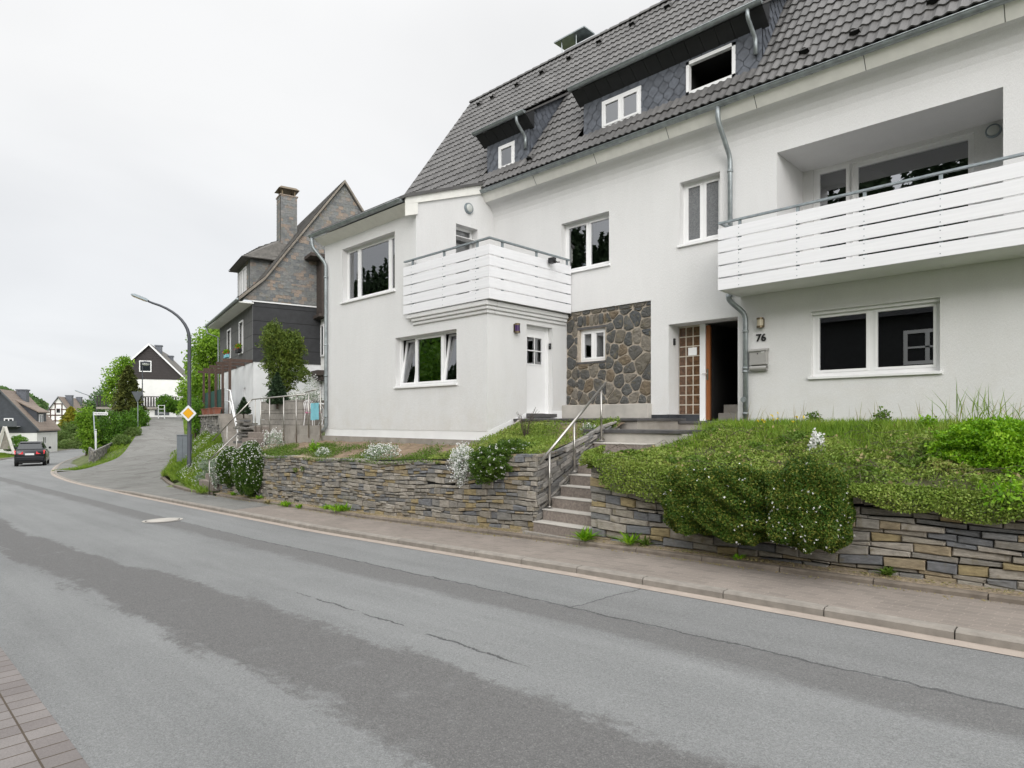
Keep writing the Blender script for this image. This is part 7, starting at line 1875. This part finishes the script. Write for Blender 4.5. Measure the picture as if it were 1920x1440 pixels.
b = at_D(457, 770, 25); conifer('small_fir', 'small spiky fir between the stair rails and the ribbed planter', 'conifer', (b.x, b.y, e_(775, 25)), .62, .30, 1300, .10, 'fir')
b = at_D(583, 728, 22); white_mound(Vector((b.x, b.y, e_(738, 22))), .32, .6, 'loose white flowers on the tall wall beside the downpipe', 260, 260, .035)

# ------------------------------------------------------------------ the bank by the lamp
def tri_pts(n, A, B, Cc):
    a, b = rng.random(n), rng.random(n); k = a+b > 1; a[k], b[k] = 1-a[k], 1-b[k]
    P = np.outer(1-a-b, A)+np.outer(a, B)+np.outer(b, Cc); P[:, 2] = HT(P[:, 0], P[:, 1]); return P
bA, bB, bC, bD, bE, bF = [np.array([x, y, 0.]) for x, y in ((-22.0, 7.75), (-29.4, 9.0), (-35.2, 11.35), (-36.3, 12.75), (-27.9, 10.85), (-23.3, 9.5))]
def bank(n): return np.concatenate([tri_pts(int(n*k), *q) for k, q in ((.22, (bA, bB, bF)), (.28, (bB, bF, bE)), (.3, (bB, bE, bD)), (.2, (bB, bC, bD)))])
grass_patch('grass', 'lush grass on the bank around the street lamp', bank, 26000, .10, .36, .012, 'grass')
P = bank(4200); P = P[np.sin(P[:, 0]*1.9)+np.sin(P[:, 1]*2.3+P[:, 0]) > .25]; P[:, 2] += .18+.2*rng.random(len(P))
o = quads_obj('meadow_flowers', [(leaf_arrays(P, .036*rng.uniform(.6, 1.3, len(P)), None, 1, .85), 'petal')]); tag(o, 'white meadow flowers scattered over the bank by the lamp', 'flowers', kind='stuff')
P = bank(3800); P[:, 2] += .02+.18*rng.random(len(P))
o = quads_obj('ground_cover', [(leaf_arrays(P, .09*rng.uniform(.6, 1.3, len(P)), np.array([0, 0, .3])), 'herb')]); tag(o, 'mixed low herbs on the bank by the street lamp', 'ground cover', kind='stuff')
t = thing('rockery', 'rockery stones beside the overgrown left steps', 'rocks', at_D(385, 880, 22)); mb = MB()
for px, py, d, s in ((372, 900, 22.6, .22), (380, 884, 22.8, .2), (362, 905, 24, .25), (345, 906, 25, .22), (388, 866, 23, .25), (402, 852, 22.5, .28), (383, 848, 24, .3), (396, 835, 24, .22), (392, 900, 21.6, .18), (412, 868, 22, .2)):
    c = at_D(px, py, d); c.z = min(c.z, ht(c.x, c.y)+s*.25); mb.ellipsoid(c, (s*random.uniform(.7, 1.2), s*.8, s*.5), 7, 5); mb.build('rock', 'drystone_grey', t); mb = MB()
bush('purple_cushion', 'mauve-grey rock cushion beside the overgrown left steps', 'plant', [(at_D(390, 872, 22.2), (.35, .3, .2), .6), (at_D(384, 895, 22), (.3, .3, .2), .4)], 1500, .06, 'silver', 0, stem=False)

# ------------------------------------------------------------------ trees and hedges
G = lambda px, d: (lambda p: Vector((p.x, p.y, ht(p.x, p.y))))(at_D(px, 800, d))
cl = lambda d, L: [(at_D(px, py, d+dd), r, s) for px, py, dd, r, s in L]
tree('broad_leaf_tree', 'fresh green broad-leaf tree behind the pergola', 'tree', G(392, 40), 7, .16, cl(40, [(395, 650, 0, (1.2, 1.2, 1.0), .2), (385, 685, 1, (1.3, 1.2, 1.1), .2), (398, 715, 0, (1.2, 1.2, 1.0), .18), (378, 730, .5, (.9, 1, 1.0), .12), (408, 625, 1, (.75, .8, .7), .1), (400, 755, 0, (1.2, 1, 1.0), .14), (374, 765, 0, (.6, .8, .8), .06)]), 17000, .17, 'maple')
tree('small_tree', 'light leafy sapling between the lamp and the pergola', 'tree', G(366, 33), 3, .05, cl(33, [(366, 770, 0, (.5, .5, .6), .5), (372, 795, 0, (.5, .5, .5), .5)]), 2600, .11, 'hedge')
tree('sparse_tree', 'thin pale green tree left of the brown-gabled house', 'tree', G(214, 70), 9, .12, cl(70, [(217, 705, 0, (1.2, 1.2, 1.3), .25), (228, 685, 0, (1.1, 1, 1.0), .2), (208, 722, 0, (1.0, 1, .9), .2), (212, 745, 0, (1.0, 1, 1.2), .2), (236, 680, 0, (.6, .6, .7), .15)]), 3200, .26, 'maple')
b = G(241, 66); conifer('tall_conifer', 'tall dark olive conifer before the brown-gabled house', 'conifer', b, e_(686, 66)-b.z, 1.9, 11000, .30, 'conifer', pw=.62)
b = G(133, 100); b.z = e_(832, 100); conifer('golden_conifer', 'broad golden-green conifer beside the half-timbered house', 'conifer', b, e_(763, 100)-b.z, 2.6, 11000, .36, 'gold', pw=.7)
tree('hedge_tree', 'bright green bushy tree left of the street name sign', 'tree', G(162, 52), 4, .08, cl(52, [(160, 785, 0, (.8, .8, 1.0), .35), (166, 810, 0, (.8, .8, 1.0), .35), (170, 835, 0, (.5, .6, .6), .3)]), 5200, .17, 'maple')
bush('hedge_bush', 'ivy-green rounded bush right of the street name sign', 'bush', [(at_D(209, 797, 53), (.85, .8, 1.15), .5), (at_D(212, 820, 53), (.75, .8, .8), .5)], 6500, .15, 'ivy', second=('hedge', .35))
bush('hedge_bush', 'mid green bush behind the street name sign', 'bush', [(at_D(190, 812, 55), (.75, .8, 1.1), 1)], 4000, .16, 'hedge')
bush('hedge_bush', 'clipped light green hedge bush beside the lane, left one', 'bush', [(at_D(238, 800, 56), (.75, .8, 1.15), 1)], 5200, .15, 'ivy', second=('hedge', .5))
bush('hedge_bush', 'clipped light green hedge bush beside the lane, behind the give way sign', 'bush', [(at_D(259, 787, 61), (.75, .9, 1.15), 1)], 5200, .16, 'hedge', second=('ivy', .4))
bush('hedge_bush', 'rounded green hedge at the top of the lane before the white house', 'bush', [(at_D(311, 757, 73), (1.0, .9, .95), .55), (at_D(327, 762, 74), (.8, .9, .75), .45)], 7000, .18, 'hedge', second=('ivy', .4))
bush('hedge_bush', 'low green shrub at the foot of the lane hedges', 'bush', [(at_D(228, 826, 50), (.9, .6, .45), .5), (at_D(250, 812, 54), (.7, .6, .5), .5)], 3200, .14, 'shrubmix')
bush('mixed_shrub', 'wide loose pale green shrubbery at the outside of the bend', 'shrub', [(at_D(108, 823, 94), (2.0, 1.6, 1.5), .2), (at_D(124, 818, 98), (2.0, 1.6, 1.9), .25), (at_D(142, 816, 97), (2.0, 1.6, 2.0), .25), (at_D(158, 822, 93), (1.9, 1.6, 1.6), .2), (at_D(135, 832, 92), (3.2, 1.5, .8), .1)], 15000, .25, 'shrubmix')
bush('clipped_bush', 'round clipped green bush beside the A-shaped frame', 'bush', [(at_D(35, 833, 69), (.95, .9, .95), 1)], 4500, .13, 'hedge')
bush('clipped_bush', 'low dark bush between the beams of the A-shaped frame', 'bush', [(at_D(17, 839, 70), (.55, .5, .4), 1)], 1500, .12, 'ivy')
for k, (px, py, d, r, lab) in enumerate(((178, 772, 100, (2.0, 2, 2.2), 'grey-green tree beyond the hedges, left of the sparse tree'), (196, 755, 105, (1.8, 2, 2.4), 'grey-green tree beyond the hedges, close to the brown-gabled house'))):
    tree('far_tree', lab, 'tree', G(px, d), 6, .15, [(at_D(px, py, d), r, .6), (at_D(px+6, py+22, d), r, .4)], 3000, .42, 'wood', group='grey-green trees beyond the hedges')
tree('far_tree', 'green tree right of the brown-gabled house roof', 'tree', G(352, 70), 6, .12, cl(70, [(350, 735, 0, (1.2, 1, 1.6), .5), (352, 765, 0, (1.1, 1, 1.2), .5)]), 3600, .24, 'maple')
# rough grass along both edges of the lane
def edge_grass(n):
    out = []
    for side, line, i0, i1, w in ((1, lane_r, 8, 62, 1.6), (-1, lane_l, 9, 62, 1.8)):
        k = rng.uniform(i0, i1, n//2); i = k.astype(int); t = (k-i)[:, None]; A = np.array(line); q = A[i]*(1-t)+A[i+1]*t; tg_ = A[i+1]-A[i]; nn = np.stack([tg_[:, 1], -tg_[:, 0]], 1)/np.linalg.norm(tg_[:, :2], axis=1)[:, None]
        q = q[:, :2]+nn*(side*(.02+w*rng.random(n//2)**1.5))[:, None]; out.append(np.concatenate([q, HT(q[:, 0], q[:, 1])[:, None]], 1))
    return np.concatenate(out)
grass_patch('grass', 'rough grass fringe along the edges of the side lane', edge_grass, 16000, .06, .24, .014, 'grass')
# grass strip beside the lane hedge
def hp(n):
    A, B, Cc, Dd = [np.array([*at_D(px, 800, d)[:2], 0]) for px, d in ((190, 48), (226, 48), (283, 70), (262, 68))]
    return np.concatenate([tri_pts(n//2, A, B, Cc), tri_pts(n//2, A, Cc, Dd)])
grass_patch('grass', 'rough grass between the lane and its hedges', hp, 5000, .15, .5, .03, 'grass')
def lp(n):
    A, B, Cc = [np.array([*at_D(px, 800, d)[:2], 0]) for px, d in ((-30, 63), (50, 67), (-30, 76))]; return tri_pts(n, A, B, Cc)
grass_patch('grass', 'mown grass verge around the A-shaped frame', lp, 5000, .08, .2, .02, 'grass')

# ------------------------------------------------------------------ hills and the woods mirrored in the windows
def ridge_obj(name, label, pts, z0, depth, n, size, mat, seed):
    """a wooded ridge: an earth bank under a canopy of crowns"""
    mb = MB(); r = np.random.default_rng(seed)
    top = [(Vector(p), h) for p, h in pts]; cen = Vector((0, 0, 0))
    rows = []
    for p, h in top:
        o = Vector((p.x, p.y, 0)); dirn = o.normalized()
        rows.append([o-dirn*depth+Vector((0, 0, z0)), o-dirn*depth*.45+Vector((0, 0, z0+(h-z0)*.55)), o+Vector((0, 0, h)), o+dirn*depth+Vector((0, 0, z0))])
    mb.sweep(rows, None, closed=False); ob = mb.build('hill', 'ground', None, smooth=True); struct(ob)
    C_ = []
    for i in range(len(rows)-1):
        for _ in range(n//(len(rows)-1)):
            u, v = r.random(), r.random()*2.25; k = min(1, int(v)); w = min(1.15, v-k)
            a = rows[i][k]*(1-u)+rows[i+1][k]*u; b = rows[i][k+1]*(1-u)+rows[i+1][k+1]*u; C_.append(tuple(a*(1-w)+b*w))
    C_ = np.array(C_); nn = 46
    P = np.repeat(C_, nn, axis=0); d = dirs(len(P)); d[:, 2] = np.abs(d[:, 2]); rad = np.repeat(r.uniform(.6, 1.25, len(C_))*size, nn)
    P = P+d*rad[:, None]*np.array([1, 1, 1.25]); o = quads_obj('wooded_hill', [(leaf_arrays(P, rad*.55*rng.uniform(.7, 1.3, len(P)), d*.5, 1, .8), mat)]); tag(o, label, 'wood', kind='stuff')
D1 = 300
ridge_obj('hill', 'green wooded hillside far behind the houses on the left', [(at_D(px, py+28, D1), at_D(px, py+28, D1).z) for px, py in ((-120, 690), (-50, 705), (0, 723), (25, 735), (60, 741), (80, 760), (104, 777), (125, 792))], -4, 70, 900, 4.2, 'wood', 3)
D2 = 420
ridge_obj('hill', 'low grey-green wooded ridge behind the hedges', [(at_D(px, py+8, D2), at_D(px, py+8, D2).z) for px, py in ((120, 775), (160, 772), (200, 778), (260, 785))], -4, 60, 350, 6, 'wood', 5)
# spruce wood on the slope across the street
xs = np.linspace(-110, 30, 12); mb = MB()
mb.sweep([[Vector((x, -15, zr(x)+.3)), Vector((x, -26, 7.0)), Vector((x, -46, 18)), Vector((x, -120, 24))] for x in xs], None, closed=False); struct(mb.build('hillside', 'ground', None, smooth=True))
sets = []; r = np.random.default_rng(12)
for k in range(460):
    x = r.uniform(-125, 40); y = -r.uniform(27, 46); zb_ = 7.2+(-y-26)/20*11; h = r.uniform(8, 13); rad = h*.25; n = 260
    z = r.random(n)**1.2; a = r.random(n)*6.28; rr = rad*(1-z)*(1-.25*((z*9) % 1))*(1-.3*r.random(n))
    P = np.stack([x+np.cos(a)*rr, y+np.sin(a)*rr, zb_+z*h], 1); sets.append(leaf_arrays(P, np.full(n, .95), np.stack([np.cos(a), np.sin(a), np.full(n, -.3)], 1)*1.2, 1, .5))
o = quads_obj('spruce_wood', [(np.concatenate(sets), 'spruce')]); tag(o, 'dark spruce wood on the slope across the street, mirrored in the windows', 'wood', kind='stuff')
P = []
for k in range(110):
    c = (r.uniform(-62, -16), -r.uniform(14, 24), r.uniform(1.5, 9.0)); q, d = blob(c, (2.4, 1.8, 2.0), 320, k, .25, .4); P.append(leaf_arrays(q, np.full(320, .5), d))
o = quads_obj('leafy_wood', [(np.concatenate(P), 'hedge')]); tag(o, 'leafy green scrub across the street, mirrored in the annexe windows', 'wood', kind='stuff')

# ------------------------------------------------------------------ sky, sun, camera
w = bpy.data.worlds.new('World'); bpy.context.scene.world = w; w.use_nodes = True; nt = w.node_tree
sun_dir = Vector((.60, -.66, .27)).normalized()
el = math.asin(sun_dir.z); az = math.atan2(sun_dir.x, sun_dir.y)
sky = nd(nt, 'ShaderNodeTexSky', sky_type='NISHITA'); sky.sun_disc = False; sky.sun_elevation = el; sky.sun_rotation = az
G_ = nd(nt, 'ShaderNodeTexCoord').outputs['Generated']
x, y, z = sepxyz(nt, G_)
zz = mth(nt, 'MAXIMUM', z, 0.0)
den = mth(nt, 'ADD', zz, .16)
cv = nd(nt, 'ShaderNodeCombineXYZ', {0: mth(nt, 'DIVIDE', x, den), 1: mth(nt, 'DIVIDE', y, den), 2: 0.0}).outputs[0]
cl_ = noise(nt, cv, .55, 5, .5, .3)
dt = nd(nt, 'ShaderNodeVectorMath', {0: G_, 1: tuple(sun_dir)}, operation='DOT_PRODUCT').outputs['Value']      # unseen sky lobe round the sun, added to brighten front and eaves
fill_lobe = rmp(nt, dt, .05, .95, 0, 1, True)
lum = mth(nt, 'MULTIPLY', mth(nt, 'ADD', rmp(nt, zz, 0, .5, 5.75, 6.15), mth(nt, 'ADD', mth(nt, 'MULTIPLY', rmp(nt, zz, .5, .95, 0, 1, True), 7.5), mth(nt, 'MULTIPLY', fill_lobe, 9.0))), rmp(nt, cl_, .36, .64, .90, 1.07))
tint = mixc(nt, rmp(nt, mth(nt, 'ADD', zz, mth(nt, 'MULTIPLY', cl_, .35)), .05, .62, 0, 1), (.915, .945, 1.0), (1.0, 1.0, 1.0))
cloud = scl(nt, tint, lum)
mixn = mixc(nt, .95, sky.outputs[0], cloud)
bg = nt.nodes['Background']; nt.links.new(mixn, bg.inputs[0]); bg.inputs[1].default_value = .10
su = bpy.data.lights.new('sun', 'SUN'); su.energy = 1.4; su.angle = R(40); su.color = (1, .965, .92)
so = bpy.data.objects.new('sun', su); C.objects.link(so); so.rotation_euler = (-sun_dir).to_track_quat('-Z', 'Y').to_euler()
cam = bpy.data.cameras.new('camera'); cam.sensor_width = 36; cam.lens = 36*F/1920; cam.shift_y = (789-720)/1920; cam.clip_end = 3000; cam.clip_start = .05
co_ = bpy.data.objects.new('camera', cam); C.objects.link(co_); co_.location = (0, 0, EYE); co_.rotation_euler = (R(90), 0, R(44.22))
sc_ = bpy.context.scene; sc_.camera = co_
sc_.view_settings.view_transform = 'Standard'; sc_.view_settings.look = 'None'; sc_.view_settings.exposure = 0.58; sc_.view_settings.gamma = 1
sc_.cycles.max_bounces = 8; sc_.cycles.transparent_max_bounces = 12; sc_.cycles.use_denoising = True
